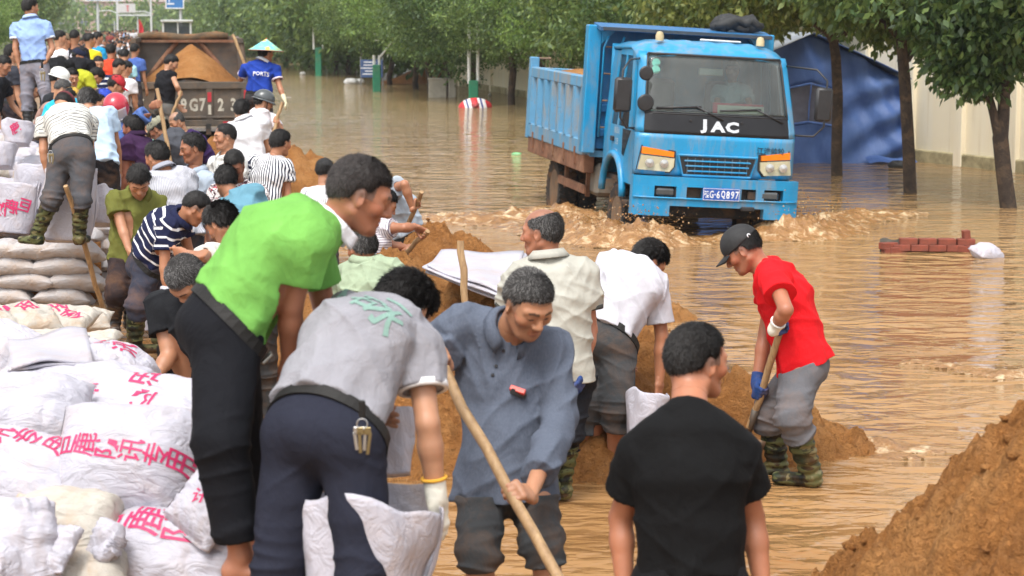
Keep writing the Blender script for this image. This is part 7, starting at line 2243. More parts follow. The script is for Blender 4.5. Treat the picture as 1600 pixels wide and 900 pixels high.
 dict(s=112, phi=62, pel=(112, 150), neck=(136, 118, .3), head=(150, 120, 0), hphi=70, hpitch=60, bulge=.06, shirt=cloth(C(164, 166, 44)), trousers=tr(66, 66, 66), armR='down', armL='down', hair='short', label='person in a yellow olive tee bent double in the crowd'),
 dict(s=122, phi=18, pel=(54, 104), neck=(48, 32, 0), head=(48, 12, .1), hphi=48, hpitch=4, shR=(71, 42, 0), shL=(26, 44, 0), armR=((82, 76, .3), (70, 98, -.6)), armL=((24, 76, -.3), (30, 104, .2)), legL=((42, 150, -.2), (44, 196, .1)), legR=((70, 142, -.3), (84, 180, -.2)), fat=1.08,
  shirt=cloth(C(140, 166, 212)), collar=cloth(C(160, 184, 220)), trim=cloth(C(214, 222, 232)), trousers=tr(122, 122, 132), boots=RUBBER, boot_top=.42, hair='short', label='person in a light blue polo standing high on the dike, hand on hip'),
 dict(s=122, phi=95, head=(6, 102), hphi=100, hpitch=28, lean=20, shirt=cloth(C(30, 31, 36)), trousers=tr(34, 35, 44), armR='hang', armL='low', hair='crop', buzz=.6, label='person at the very edge with cropped hair and black tee'),
 dict(s=116, phi=60, head=(20, 84), hphi=70, hpitch=8, lean=6, shirt=cloth(C(52, 54, 62)), trousers=tr(34, 35, 44), hair='short', label='person in charcoal standing behind the light blue polo'),
 dict(s=165, phi=-72, pel=(218, 282), neck=(212, 216, 0), head=(207, 201, 0), hphi=-70, hpitch=10, shirt=cloth(C(62, 38, 70)), collar=cloth(C(50, 30, 58)), trousers=tr(40, 40, 44), tuck=False, belt=None, hair='short', tone=(158, 100, 75), label='tanned person in a plum coloured polo beside the blue work shirt'),
 dict(s=100, phi=170, head=(154, 100), hphi=160, hpitch=14, lean=8, shirt=cloth(C(34, 42, 78), pattern='hstripe', c2=C(220, 222, 224), period=.075, duty=.34), trousers=tr(34, 36, 44), armR='low', armL='hang', hair='crop', buzz=.6, label='person facing us in a navy tee with broad white bands in the crowd'),
 dict(s=86, phi=10, head=(174, 80), hphi=10, lean=14, shirt=cloth(C(196, 66, 40)), trousers=tr(50, 52, 60), hair='thick', label='person in an orange red tee seen from behind in the crowd'),
 dict(s=90, phi=30, head=(141, 63), hphi=60, lean=10, shirt=cloth(C(222, 204, 40)), trousers=tr(98, 98, 106), hair='crop', buzz=.8, label='person in a lemon yellow tee standing in the crowd'),
 dict(s=80, phi=40, head=(153, 60), hphi=60, lean=8, shirt=cloth(C(36, 140, 190)), trousers=tr(40, 46, 60), hair='short', label='person in a sky blue tee just behind the lemon yellow tee'),
 dict(s=96, phi=60, head=(94, 60), hphi=70, lean=4, shirt=cloth(C(222, 220, 222)), trousers=tr(60, 62, 70), hair='short', label='person in a white tee standing by the bright bushes behind the light blue polo'),
 dict(s=92, phi=30, head=(104, 64), hphi=80, lean=4, shirt=cloth(C(206, 204, 214)), trousers=tr(50, 52, 60), hair='short', hat='cap', hatm=plain('brown_cap', lin(110, 92, 70), .8), label='person in a brown cap beside the white tee near the bushes'),
 dict(s=92, phi=15, head=(117, 58), hphi=15, lean=4, shirt=cloth(C(34, 32, 36)), trousers=tr(90, 88, 90), hair='crop', buzz=.5, label='person in a black tee standing near the bushes beyond the brown cap'),
 dict(s=104, phi=70, head=(124, 88), hphi=95, hpitch=20, lean=40, shirt=cloth(C(190, 180, 170)), trousers=tr(50, 52, 60), hat='soft', hatm=cloth(C(32, 36, 56), wr=.3), hair='short', label='person in a dark navy cap stooping below the lemon yellow tee'),
 dict(s=112, phi=30, pel=(80, 124), neck=(90, 104, 1), head=(94, 102, 1), hphi=30, hpitch=60, bulge=.06, shirt=cloth(C(24, 24, 26)), trousers=tr(40, 40, 44), hair='short', label='person in a black tee bent over just behind the white hard hat'),
 dict(s=108, phi=50, pel=(108, 122), neck=(126, 104, .9), head=(132, 106, .6), hphi=60, hpitch=60, bulge=.06, shirt=cloth(C(26, 26, 30)), trousers=tr(40, 40, 44), hair='short', label='person in a black tee bent over behind the yellow olive tee'),
 dict(s=128, phi=110, head=(98, 140), hphi=80, hpitch=30, lean=30, shirt=cloth(C(150, 120, 110)), trousers=tr(50, 52, 60), hair='crop', hairm=GREYH, buzz=.5, label='person with cropped greying hair below the white hard hat'),
 dict(s=118, phi=170, head=(113, 122), hphi=150, hpitch=12, lean=15, shirt=cloth(C(214, 214, 216)), trousers=tr(50, 52, 60), hair='short', label='person facing us in a white tee between the hard hat and the yellow olive tee'),
 dict(s=96, phi=60, head=(186, 104), hphi=70, hpitch=25, lean=18, shirt=cloth(C(36, 54, 80)), trousers=tr(50, 52, 60), hair='short', label='person in a dark blue tee looking down below the orange red tee'),
 dict(s=94, phi=40, head=(198, 107), hphi=60, hpitch=25, lean=10, shirt=cloth(C(214, 212, 216)), trousers=tr(50, 52, 60), hair='short', label='person in a white tee next to the corner of the sand truck'),
 dict(s=84, phi=10, head=(195, 87), hphi=10, hpitch=20, lean=32, shirt=cloth(C(160, 208, 220)), trousers=tr(50, 52, 60), hair='short', label='person in a pale aqua tee bending away beside the orange red tee'),
 dict(s=78, phi=20, head=(211, 78), hphi=20, hpitch=10, lean=12, shirt=cloth(C(70, 96, 160)), trousers=tr(50, 52, 60), hair='short', label='person in a mid blue jersey at the corner of the sand truck'),
 dict(s=112, phi=80, head=(54, 138), hphi=80, hpitch=20, lean=20, shirt=cloth(C(60, 56, 56)), trousers=cloth(C(62, 70, 44), pattern='camo'), hair='short', label='person in camouflage trousers seen between the legs of the light blue polo'),
 dict(s=142, phi=200, head=(233, 196), hphi=190, hpitch=30, lean=40, shirt=cloth(C(150, 200, 186)), trousers=tr(50, 52, 60), hair='short', label='person in a mint tee stooping between the plum polo and the field cap'),
]
def straw_paint():
 t = NT('painted_straw')
 a = t.noise(7, 3, .5, t.coord()); b = t.noise(11, 2, .5, t.coord('Object', (1, 1, 1), (1, 0, 0)))
 c = t.mix(t.ramp(a, [(.45, (0, 0, 0)), (.55, (1, 1, 1))]), lin(110, 196, 210), lin(150, 206, 170))
 c = t.mix(t.ramp(b, [(.58, (0, 0, 0)), (.63, (1, 1, 1))]), c, lin(206, 186, 96))
 t.set(Base_Color=c, Roughness=.6)
 return t.m
STRAW = straw_paint()
ROWFIG = []
for D in ROWS:
 if D.get('hat') == 'conical': D['hatm'] = STRAW
 sh_ = D.get('shaft')
 if sh_:
  a, b = on_shaft(D, sh_[0], sh_[1], sh_[2], sh_[3])
  D['grip' + sh_[2]] = (a, b)
  if sh_[3] != sh_[2]: D['grip' + sh_[3]] = (a, b)
 person(D); ROWFIG.append(D)
 if sh_: shaft(D['slabel'], a, b, .02 if D['s'] > 120 else .022, None, 'pole', 'wooden_pole')
# ================================================================== THE CROWD FAR UP THE ROAD
SHC = [('white', (214, 212, 216)), ('white', (226, 226, 228)), ('pale grey', (176, 176, 182)), ('black', (26, 26, 30)), ('navy', (40, 46, 74)), ('white', (206, 206, 212)), ('grey', (120, 122, 128)), ('light blue', (140, 170, 206)),
  ('black', (36, 34, 36)), ('white', (220, 218, 214)), ('dull red', (128, 58, 54)), ('tan orange', (160, 112, 76)), ('khaki', (150, 140, 100)), ('dull green', (92, 108, 84)), ('tan', (176, 150, 120)), ('dusty pink', (170, 140, 140))]
SHM = [cloth(C(*c), wr=.3) for _, c in SHC]
TRM = [cloth(C(46, 48, 58), wr=.3), cloth(C(70, 70, 72), wr=.3), cloth(C(30, 30, 34), wr=.3)]
PROTO = []
for i, (ph, ln, aR, aL, lg, hp__) in enumerate([(10, 4, 'hang', 'hang', 'stand', 8), (60, 12, 'fwd', 'low', 'step', 15), (-70, 8, 'low', 'fwd', 'stand', 10), (170, 6, 'low', 'hang', 'stand', 10), (20, 42, 'down', 'down', 'bent', 40), (120, 20, 'fwd', 'fwd', 'step', 20), (-30, 5, 'hip', 'hang', 'stand', 5), (-120, 10, 'low', 'low', 'stand', 15)]):
 D = dict(s=60, lod=3, phi=ph, lean=ln, head=(190 + i, 60), hphi=ph + 15, hpitch=hp__, armR=aR, armL=aL, legR=lg, legL='stand', shirt=SHM[0], trousers=TRM[0], tuck=i % 2 == 0, hem=-.05, belt=None, boots=None, hair='short', label='x')
 T = person(D)
 PROTO.append((T, np.array(D['_J']['head']) - D['_base']))
rs = np.random.RandomState(77)
placed = []
spots = []
tries = 0
while len(spots) < 150 and tries < 9000:
 tries += 1
 y = 48 + 56 * rs.rand() ** 1.7
 xl = 122 if y > 60 else 134
 xr = 214 if y > 57 else 262
 x = rs.uniform(xl, xr)
 z = 1.62 + rs.uniform(-.18, .12) + .06 + (.35 if rs.rand() < .25 else 0)
 d = (CAM_H - z) * LENS_PX / (y - 40)
 if d < 33 or d > 230: continue
 s_ = LENS_PX / d
 if d < 52 and x > 200: continue
 if any(abs(x - a) < .20 * s_ and abs(y - b) < .16 * s_ for a, b, c_ in spots): continue
 spots.append((x, y, d))
spots.sort(key=lambda q: q[2])
for n_, (x, y, d) in enumerate(spots):
 T0, hoff = PROTO[rs.randint(len(PROTO)) if rs.rand() > .25 else 0]
 ci = rs.randint(len(SHC))
 if n_ < len(PROTO): T0, hoff = PROTO[n_]; T = T0
 else:
  T = T0.copy(); COL.objects.link(T)
  for ch in list(T0.children):
   c_ = ch.copy(); COL.objects.link(c_); c_.parent = T
 rz = rs.uniform(-.5, .5)
 h = P(x, y, d)
 ho = rotmat((0, 0, 1), rz) @ hoff
 T.location = h - ho; T.rotation_euler = (0, 0, rz)
 near_ = d < 70
 T['label'] = 'person in a %s top %s' % (SHC[ci][0], 'in the crowd between the bushes and the sand truck' if near_ else 'in the far end of the crowd below the gantry')
 T['group'] = '%s tops %s' % (SHC[ci][0], 'in the middle crowd' if near_ else 'in the far crowd')
 for ch in T.children:
  st = ch.name.split('.')[0]
  if st == 'shirt':
   ch.material_slots[0].link = 'OBJECT'; ch.material_slots[0].material = SHM[ci]
  elif st == 'trousers':
   ch.material_slots[0].link = 'OBJECT'; ch.material_slots[0].material = TRM[rs.randint(3)]
# ================================================================== SANDBAGS
def bag_mat(name, c=lin(182, 180, 190), dirt_amt=.35):
 t = NT(name)
 v = t.coord()
 n = t.noise(3.2, 6, .7, v, .8)
 base = t.mix(t.ramp(t.noise(2, 3, .5, v), [(.3, (0, 0, 0)), (.7, (1, 1, 1))]), c, tuple(x * .9 for x in c))
 base = t.mix(t.math('MULTIPLY', t.ramp(n, [(.46, (0, 0, 0)), (.70, (1, 1, 1))]), dirt_amt), base, lin(176, 140, 100))
 w1 = t.n('TexWave'); w1.inputs['Scale'].default_value = 90; w1.inputs['Distortion'].default_value = 1.5; t.l(v, w1.inputs['Vector'])
 fold = t.noise(8, 4, .6, t.coord('Object', (1, 2.2, 1)), 1.8)
 b1 = t.bump(fold, .65, .025)
 t.set(Base_Color=base, Roughness=.55, Normal=t.bump(w1.outputs['Fac'], .06, .002, b1))
 t.b.inputs['Specular IOR Level'].default_value = .35
 return t.m
BAGW = bag_mat('white_woven_sack', dirt_amt=.36); BAGD = bag_mat('soiled_woven_sack', lin(182, 176, 166), .75); BAGM = bag_mat('dusty_woven_sack', lin(180, 176, 176), .5)
PINK = plain('crimson_print', lin(196, 44, 98), .6, var=.18, scale=9)
GREENTIE = plain('green_tie', lin(120, 200, 130), .6)
PINKTIE = plain('red_tie', lin(206, 72, 82), .6)
def bag_mesh(name, L, Wd, H, seed, nu=30, nv=20, tied=0, plump=.42, wr=1.0, droop=0.0):
 """a filled sack lying flat: two-sided pillow with seams and puckered ends; tied=1 gathers one end"""
 rs = np.random.RandomState(seed)
 u = np.linspace(-1, 1, nu + 1); v = np.linspace(-1, 1, nv + 1)
 U, Vv = np.meshgrid(u, v)
 out = []
 for s in (1, -1):
  pr = np.clip(1 - np.abs(U) ** 3.2, 0, 1) ** plump * np.clip(1 - np.abs(Vv) ** 2.6, 0, 1) ** plump
  z = s * H / 2 * pr * (1 if s > 0 else .72)
  corner = (np.abs(U) ** 3) * (np.abs(Vv) ** 3)
  pinch = 1 - .10 * (1 - Vv ** 2) * np.abs(U) ** 4 * 0
  x = U * L / 2 * (1 - .07 * (1 - np.abs(Vv) ** 2) * 0 + .05 * corner - .06 * (Vv ** 2 < .8) * (1 - Vv ** 2) * 0)
  y = Vv * Wd / 2 * (1 - .10 * (1 - U ** 2) * 0 + .06 * corner - .10 * np.abs(U) ** 6)
  if tied:
   g = np.clip((U - .55) / .45, 0, 1) ** 1.3
   nk = np.where(U > .84, .22 + 1.6 * (U - .84), 1 - .80 * np.clip((U - .45) / .39, 0, 1) ** 1.2)
   y = y * np.where(U > .45, nk, 1); z = np.where(U > .45, s * H / 2 * np.maximum(.16, 1 - np.clip((U - .4) / .42, 0, 1)) * (1 - np.abs(Vv) ** 2.2) ** .5 + .02 * s * 0, z)
   z = z + np.where(U > .6, .012 * np.sin(Vv * 22 + seed), 0)
   x = x + .14 * L * np.clip(U - .6, 0, 1)
  P_ = np.stack([U * 2.2 * L + seed, Vv * 2.2 * Wd + s, np.zeros_like(U) + seed], -1)
  n = (fbm(P_ * 2.2, 3) - .5)
  edge = np.abs(Vv) ** 3
  fold = (fbm(np.stack([U * 9 + seed, Vv * 1.5, U * 0 + seed], -1), 2) - .5) * edge * .022 + (fbm(np.stack([U * 1.5, Vv * 8 + seed, U * 0 + 3], -1), 2) - .5) * np.abs(U) ** 3 * .03
  rg = 1 - np.abs(2 * vnoise(P_ * np.array((1.2, 2.6, 1)) + 4) - 1)
  fold = fold - .012 * (rg ** 4 - .15)
  z = z + (n * .04 + fold) * min(wr, 1.5) * (pr > .02) * (1 if s > 0 else .5)
  z = z - droop * (U ** 2) * H
  out.append(np.stack([x, y, z], -1).reshape(-1, 3))
 n1 = (nu + 1) * (nv + 1)
 V = np.concatenate(out)
 i = np.arange(n1).reshape(nv + 1, nu + 1)
 a = np.stack([i[:-1, :-1], i[:-1, 1:], i[1:, 1:], i[1:, :-1]], -1).reshape(-1, 4)
 F = np.concatenate([a, a[:, ::-1] + n1])
 border = np.concatenate([i[0, :], i[1:, -1], i[-1, -2::-1], i[-2:0, 0]])
 b2 = np.roll(border, -1)
 F = np.concatenate([F, np.stack([border + n1, b2 + n1, b2, border], -1)])
 V[:n1, 2] += .004; V[n1:, 2] -= .004
 return npmesh(name, V, F)
BAGV = [bag_mesh('sack_%d' % i, .60, .36, .20, 3 + i * 7, droop=.06 * (i % 3)) for i in range(7)]
def rot3(rx, ry, rz): return Matrix.Rotation(rz, 3, 'Z') @ Matrix.Rotation(ry, 3, 'Y') @ Matrix.Rotation(rx, 3, 'X')
def glyph_bag(o, txts, mat=PINK, mirror=False):
 """printed characters: (text, local x, local y, size, rotation) on the upper face"""
 me = o.data
 bv = BVHTree.FromPolygons([v.co[:] for v in me.vertices], [p.vertices[:] for p in me.polygons])
 for tx, x, y, sz, ro in txts:
  V, F = text_tris(tx, 2, .012)
  if not len(V): continue
  c, s = cos(ro), sin(ro)
  X = (V[:, 0] * c - V[:, 1] * s) * sz; Y = (V[:, 0] * s + V[:, 1] * c) * sz
  if mirror: X = -X
  out = np.zeros((len(V), 3)); ok = np.ones(len(V), bool)
  for i in range(len(V)):
   h = bv.ray_cast(Vector((x + X[i], y + Y[i], 1)), Vector((0, 0, -1)))
   if h[0] is None: ok[i] = False
   else: out[i] = np.array(h[0]) + np.array(h[1]) * .0025
  F2 = F[ok[F].all(axis=1)]
  if len(F2):
   q = np.unique(F2); mp = np.zeros(len(V), int); mp[q] = np.arange(len(q))
   mobj('printed_character', npmesh('printed_character', out[q], mp[F2], False), mat, o)
def bag(label, loc, rot, me, mat, sc=(1, 1, 1), txts=None, group=None, tie=None, mirror=False):
 o = bpy.data.objects.new('sandbag', me)
 if not me.materials: me.materials.append(mat)
 link(o); tag(o, label, 'sandbag', group)
 o.location = [float(x) for x in loc]; o.rotation_euler = rot3(*rot).to_euler(); o.scale = sc
 o.material_slots[0].link = 'OBJECT'; o.material_slots[0].material = mat
 if txts: glyph_bag(o, txts, mirror=mirror)
 return o
H_ = pi / 2
# ---- the dike: courses of bags seen end on and along
courses = [  # photo x centre, y centre, half length px
 (486, [(36, .34), (104, .36)]), (466, [(8, .5), (98, .5)]), (440, [(42, .5), (118, .5)]), (418, [(12, .5), (96, .56)]), (392, [(4, .4), (52, .42), (112, .50)])]
ORD = ['lowest', 'second', 'middle', 'fourth', 'top']
for ci, (yy, row) in enumerate(courses):
 for bi, (xx, hl) in enumerate(row):
  d = 17.55 - .03 * ci
  p = P(xx, yy, d)
  printed = None
  if ci == 0 and bi == 1: printed = [('用', .12, -.02, .15, .1)]
  if ci == 4 and bi == 1: printed = [('巨', .04, .02, .13, 2.6)]
  where = ('at the edge of the view', 'by the leaning handle' if len(row) == 2 else 'in the middle', 'by the leaning handle')[bi]
  me = bag_mesh('dike_sack', hl * .98, .40, .22, 50 + ci * 5 + bi, 34, 20, droop=.14, plump=.52)
  bag('filled sandbag in the %s course of the dike, %s%s' % (ORD[ci], where, ', printed in crimson' if printed else ''), (p[0], p[1] + .12, p[2] - .02), (radians(-14), rnd.uniform(-.05, .05), rnd.uniform(-.08, .08)), me, BAGM, txts=printed, group='sandbags of the stacked dike')
# rounded end of the dike
for k, (xx, yy, rz, sc) in enumerate([(152, 470, 1.3, .8), (156, 442, 1.5, .8), (158, 414, 1.2, .85), (160, 390, 1.6, .8), (150, 372, 1.0, .85), (162, 356, 1.4, .8)]):
 p = P(xx, yy, 17.9)
 bag('pale sandbag set crosswise at the dike end, %s up from the water' % ORDW[k], (p[0], p[1] + .25, p[2]), (0, .05, rz), BAGV[k % 7], BAGM, (sc, 1, 1.05), group='crosswise sandbags at the dike end')
# core of the dike, filled bags going back under the open sacks
for k in range(46):
 t_ = k // 6; c_ = k % 6
 d = 18.0 + t_ * .62; px = -20 + c_ * 36 + rnd.uniform(-8, 8)
 g = P(px, 0, d); z = .60 + .05 * (t_ > 2) + rnd.uniform(-.03, .03)
 bag('white sandbag on the dike top, %s row back, %s from the edge' % (ORDW[t_], ORDW[c_]), (g[0], g[1], z), (rnd.uniform(-.15, .15), rnd.uniform(-.12, .12), rnd.uniform(-.6, .6)), BAGV[k % 7], (BAGW, BAGM, BAGW)[k % 3], (1, 1.1, 1.1), group='sandbags covering the top of the dike')
dm = MB()
q0, q1, q2, q3 = P(-60, 480, 17.9), P(160, 480, 17.9), P(150, 330, 24.5), P(-60, 330, 24.5)
V = [(q[0], q[1], -.3) for q in (q0, q1, q2, q3)] + [(q[0], q[1], .52) for q in (q0, q1, q2, q3)]
dm.add(V, [(3, 2, 1, 0), (4, 5, 6, 7), (0, 1, 5, 4), (1, 2, 6, 5), (2, 3, 7, 6), (3, 0, 4, 7)])
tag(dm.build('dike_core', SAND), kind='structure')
# high part of the dike further back, where the light blue polo stands
for k in range(34):
 t_ = k // 6; c_ = k % 6
 d = 22.4 + t_ * .7; px = -10 + c_ * 18 + rnd.uniform(-6, 6)
 g = P(px, 0, d); z = .80 + .05 * t_ + rnd.uniform(-.03, .05)
 bag('white sandbag on the high back of the dike, %s row, %s from the edge' % (ORDW[t_], ORDW[c_]), (g[0], g[1], z), (rnd.uniform(-.25, .25), rnd.uniform(-.2, .2), rnd.uniform(-.8, .8)), BAGV[(k + 2) % 7], (BAGW, BAGD, BAGW, BAGM)[k % 4], (1, 1.1, 1.2), group='sandbags on the higher back of the dike', txts=None)
# ---- open sacks standing on the dike
def open_sack(label, foot, top, w, dpt, sag=.0, mat=BAGW, filled=.0, txts=None, mirror=False, lean=(0, 0, 0), seed=0, name='open_sack', mouth=1.0, yaw=0.):
 """upright woven sack with an open rim; foot/top world points of the centre line"""
 foot, top = Vector(foot), Vector(top)
 T = thing(name, label, 'sack', foot)
 ax = top - foot; h = ax.length; axn = ax.normalized()
 sx = Vector((cos(yaw), sin(yaw), 0)); sx = (sx - axn * sx.dot(axn)).normalized(); sy = axn.cross(sx)
 nu, nv = 44, 22
 def f(a, b):
  t_ = 2 * pi * a
  prof = (.72 + .5 * b - .22 * b * b) if not filled else (.80 + .34 * sin(pi * min(1, b * 1.1)) * filled + .1 * b)
  e = .55 + .35 * b * 0
  cx = (abs(cos(t_)) ** .7) * (1 if cos(t_) > 0 else -1); cy = (abs(sin(t_)) ** .7) * (1 if sin(t_) > 0 else -1)
  wv = .06 * sin(t_ * 5 + b * 4 + seed) * (.3 + b) + .05 * (float(vnoise(np.array((a * 9 + seed, b * 4., seed)))) - .5) * 2
  r = prof * (1 + wv)
  r2 = r if b < .97 else r * (.985)
  rim = .05 * h * (sin(t_ * 2 + seed) + .6 * sin(t_ * 5 + seed * 2)) * max(0, b - .6) / .4 * mouth
  return sx * (cx * w / 2 * r2) + sy * (cy * dpt / 2 * r2 * (1 + .25 * b)) + axn * (h * b + rim - sag * h * max(0, b - .5) * (1 if sin(t_) < 0 else 0))
 o = MB().grid(f, nu, nv).build('cloth', mat, T, True)
 md = o.modifiers.new('t', 'SOLIDIFY'); md.thickness = .004
 MB().grid(lambda a, b: sx * ((a - .5) * w * .74) + sy * ((b - .5) * dpt * .74) + axn * .004, 4, 4).build('bottom', mat, T)
 if filled:
  MB().grid(lambda a, b: sx * (cos(2 * pi * a) * w * .46 * b) + sy * (sin(2 * pi * a) * dpt * .46 * b) + axn * (h * .72 + .03 * sin(a * 20)), 20, 5).build('sand', SAND, T, True)
 if txts:
  for tx, u, b, sz, ro in txts:
   org = Vector(f(u, b)) + foot
   n_ = (Vector(f(u + .01, b)) - Vector(f(u - .01, b))).normalized()
   decal(o.data, np.array(foot), 'printed_character', tx, org, n_ if sin(2 * pi * u) < 0 or 1 else -n_, axn, sz, PINK, T, ro, .004, .02, mirror=mirror)
 return T
def osk(label, x0, y0, x1, y1, wpx, d, **kw):
 """foot pixel, top pixel, width in pixels at depth d"""
 s = LENS_PX / d
 return open_sack(label, P(x0, y0, d), P(x1, y1, d + kw.pop('dl', .05)), wpx / s, kw.pop('dp', .26), **kw)
osk('open white sack with reversed crimson print standing at the edge of the dike', 18, 366, 26, 286, 74, 17.9, seed=1, txts=[('巨', .82, .55, .13, .15), ('鹿', .75, .5, .13, .15), ('防', .68, .45, .13, .15)], mirror=True, yaw=.1)
osk('open white sack showing its yellow lining beside the straddling worker', 52, 330, 54, 258, 60, 18.6, seed=2)
osk('tall white sack held upright between the legs of the straddling worker', 106, 378, 110, 262, 86, 16.9, seed=3, filled=.5)
osk('white sack behind the straddling worker, half filled', 158, 352, 160, 296, 40, 17.3, seed=4, filled=.6)
osk('white printed sack held by the blue work shirt', 172, 342, 170, 260, 34, 18.4, seed=5, txts=[('防', .75, .25, .12, 0), ('用', .75, .05, .12, 0)])
osk('white sack corner folded up on the high dike, crimson mark on it', 26, 226, 30, 192, 50, 22.2, seed=6, txts=[('鹿', .75, .6, .12, .5)])
osk('white sack at the edge of the view under the cropped head', 2, 262, 4, 226, 44, 20.5, seed=7)
osk('white open sack set down behind the olive shirt', 240, 520, 240, 462, 34, 14.9, seed=8)
osk('small white sack hanging at the belt of the person behind the green tee', 262, 490, 266, 454, 30, 10.2, seed=9, dp=.12)
# ---- sacks held in front
osk('large open white sack held by the person in the light grey tee', 562, 985, 584, 768, 212, 6.05, seed=11, dp=.36, sag=.10, dl=.0, yaw=-.2)
osk('flat white sack hanging from the fist of the light grey tee', 612, 744, 606, 640, 80, 6.4, seed=12, dp=.10, mouth=.3)
osk('open white sack at the feet of the bent person in the white tee', 1006, 702, 1012, 616, 66, 10.6, seed=13)
# folded empty sacks on the sand ridge
def sheet_stack(label, corners, n, th, name='folded_sacks', line=True):
 c = [Vector(q) for q in corners]
 o = sum(c, Vector()) / 4
 T = thing(name, label, 'sacks', o)
 nn = (c[1] - c[0]).cross(c[3] - c[0]).normalized()
 if nn.z < 0: nn = -nn
 for i in range(n):
  j = [Vector((rnd.uniform(-1, 1), rnd.uniform(-1, 1), 0)) * .025 for _ in range(4)]
  e = [c[k] + j[k] for k in range(4)]
  def f(u, v, e=e, i=i):
   p = e[0].lerp(e[1], u).lerp(e[3].lerp(e[2], u), v)
   return p - o + nn * (i * th + .012 * sin(u * 7 + v * 4 + i) * (1 if i == n - 1 else .4) - .05 * max(0, u - .8) * (i % 2))
  q = MB().grid(f, 16, 10).build('sack', BAGW, T, True)
  md = q.modifiers.new('t', 'SOLIDIFY'); md.thickness = th * .7
 return T
sheet_stack('pile of flat new white sacks spread on the sand ridge', [P(664, 424, 13.2), P(792, 474, 12.5), P(818, 402, 13.9), P(690, 402, 14.2)], 4, .016)
sheet_stack('pile of folded white sacks with a crimson edge line lying on the near sandbags', [P(12, 600, 8.2), P(142, 588, 8.4), P(134, 535, 9.4), P(18, 560, 9.2)], 6, .016)
# ---- the close bags
NB = {}
def near(label, px, py, d, L, Wd, Ht, rot, seed, mat=BAGW, txts=None, tied=0, nu=56, nv=40, plump=.42, wr=1.0, mirror=False, droop=0.):
 me = bag_mesh('near_sack', L, Wd, Ht, seed, nu, nv, tied, plump, wr, droop)
 return bag(label, P(px, py, d), rot, me, mat, txts=txts, group=None, mirror=mirror)
# text runs along local x, each character turned a quarter as on the photo
row = [('巨', -.205), ('鹿', -.13), ('防', -.048), ('讯', .036), ('专', .118), ('用', .195)]
near('plump white sandbag facing us with a full row of crimson characters', 206, 735, 6.95, .52, .46, .46, (radians(58), radians(3), radians(-4)), 101, txts=[(c, x + .01, -.0 - .02 * (i - 2.5) * .4, .088, H_ - .12) for i, (c, x) in enumerate(row)], wr=.8, plump=.56)
near('white sandbag beside the lettered one, its characters running over the top edge', 36, 746, 6.9, .48, .36, .26, (radians(40), radians(10), radians(-12)), 103, txts=[('讯', -.10, .07, .10, H_ - .2), ('专', .0, .09, .10, H_ - .2), ('用', .11, .09, .10, H_ - .3)], plump=.56)
near('blank white sandbag at the back of the near pile, against the edge of the view', 34, 660, 7.5, .50, .38, .34, (radians(38), 0, radians(6)), 105, plump=.54)
near('white sandbag with upside down crimson characters behind the lettered one', 228, 664, 7.8, .58, .46, .32, (radians(26), radians(4), radians(-6)), 107, txts=[('讯', -.02, .10, .13, pi - .1), ('防', .0, -.04, .12, pi - .1), ('专', -.22, .02, .11, pi - .2)])
near('creased white sandbag squeezed beside the black trousers of the green tee', 322, 730, 7.6, .42, .5, .30, (radians(40), radians(24), radians(18)), 109, wr=1.8)
near('white sandbag in the bottom layer with large crimson characters at its end', 278, 880, 6.7, .52, .34, .32, (radians(46), radians(6), radians(-8)), 111, txts=[('巨', -.22, .06, .13, H_ - .1), ('鹿', -.10, .07, .13, H_ - .1), ('防', .02, .06, .13, H_)])
near('empty white sack mouth flopped over the bottom layer, a crimson emblem on it', 322, 792, 6.6, .24, .24, .09, (radians(52), radians(20), radians(-40)), 113, wr=2.6, txts=[('讯', .0, .02, .07, .6)], plump=.6)
near('soiled grey sandbag under the lettered ones, tied with a green string', 92, 822, 6.7, .40, .30, .20, (radians(34), 0, radians(-8)), 115, BAGD, wr=1.6)
near('soiled flat sandbag at the bottom of the pile', 112, 898, 6.5, .36, .26, .12, (radians(22), 0, radians(4)), 117, BAGD, wr=2.0)
near('crumpled clear white plastic sack at the lower edge of the pile', 14, 850, 6.35, .32, .34, .16, (radians(48), radians(10), radians(30)), 119, wr=2.6, plump=.55)
near('gathered neck of a white sack bound with a red tie', 166, 846, 6.5, .16, .14, .07, (radians(50), radians(0), radians(-50)), 121, tied=1, wr=1.2)
near('white plastic sack lying crumpled below the soiled grey sandbag', 66, 856, 6.4, .22, .18, .08, (radians(38), 0, radians(-20)), 123, wr=2.6)
near('white sack lying open with sand spilling from its printed end', 166, 580, 8.9, .34, .42, .24, (radians(14), 0, radians(80)), 125, BAGW, txts=[('防', .0, .08, .13, .4), ('讯', .0, -.06, .13, .4), ('专', .12, .02, .13, .4)], wr=1.6)
near('white sack with a steep blank side behind the pile of folded sacks', 6, 546, 9.4, .34, .34, .18, (radians(20), radians(18), radians(-30)), 127, wr=1.2)
near('flattened muddy sack with smeared crimson print beside the dike foot', 70, 505, 13.0, .62, .40, .16, (radians(16), 0, radians(-10)), 129, BAGD, txts=[('讯', .05, .06, .16, .9), ('专', .2, 0, .16, .9)], wr=2.0)
near('muddy sack half in the water at the dike foot', 112, 500, 14.2, .55, .36, .14, (radians(10), 0, radians(6)), 131, BAGD, wr=2.0)
near('printed muddy sack lying at the edge of the view by the dike foot', 18, 500, 12.4, .55, .40, .16, (radians(12), 0, radians(24)), 133, BAGD, txts=[('用', .1, .05, .14, .7), ('防', -.06, .05, .14, .7)], wr=2.0)
near('flat muddy sack between the folded sacks and the water', 88, 540, 11.2, .62, .44, .12, (radians(8), 0, radians(-6)), 135, BAGD, txts=[('巨', .1, -.1, .13, .2), ('鹿', .24, -.08, .13, .2)], wr=2.0)
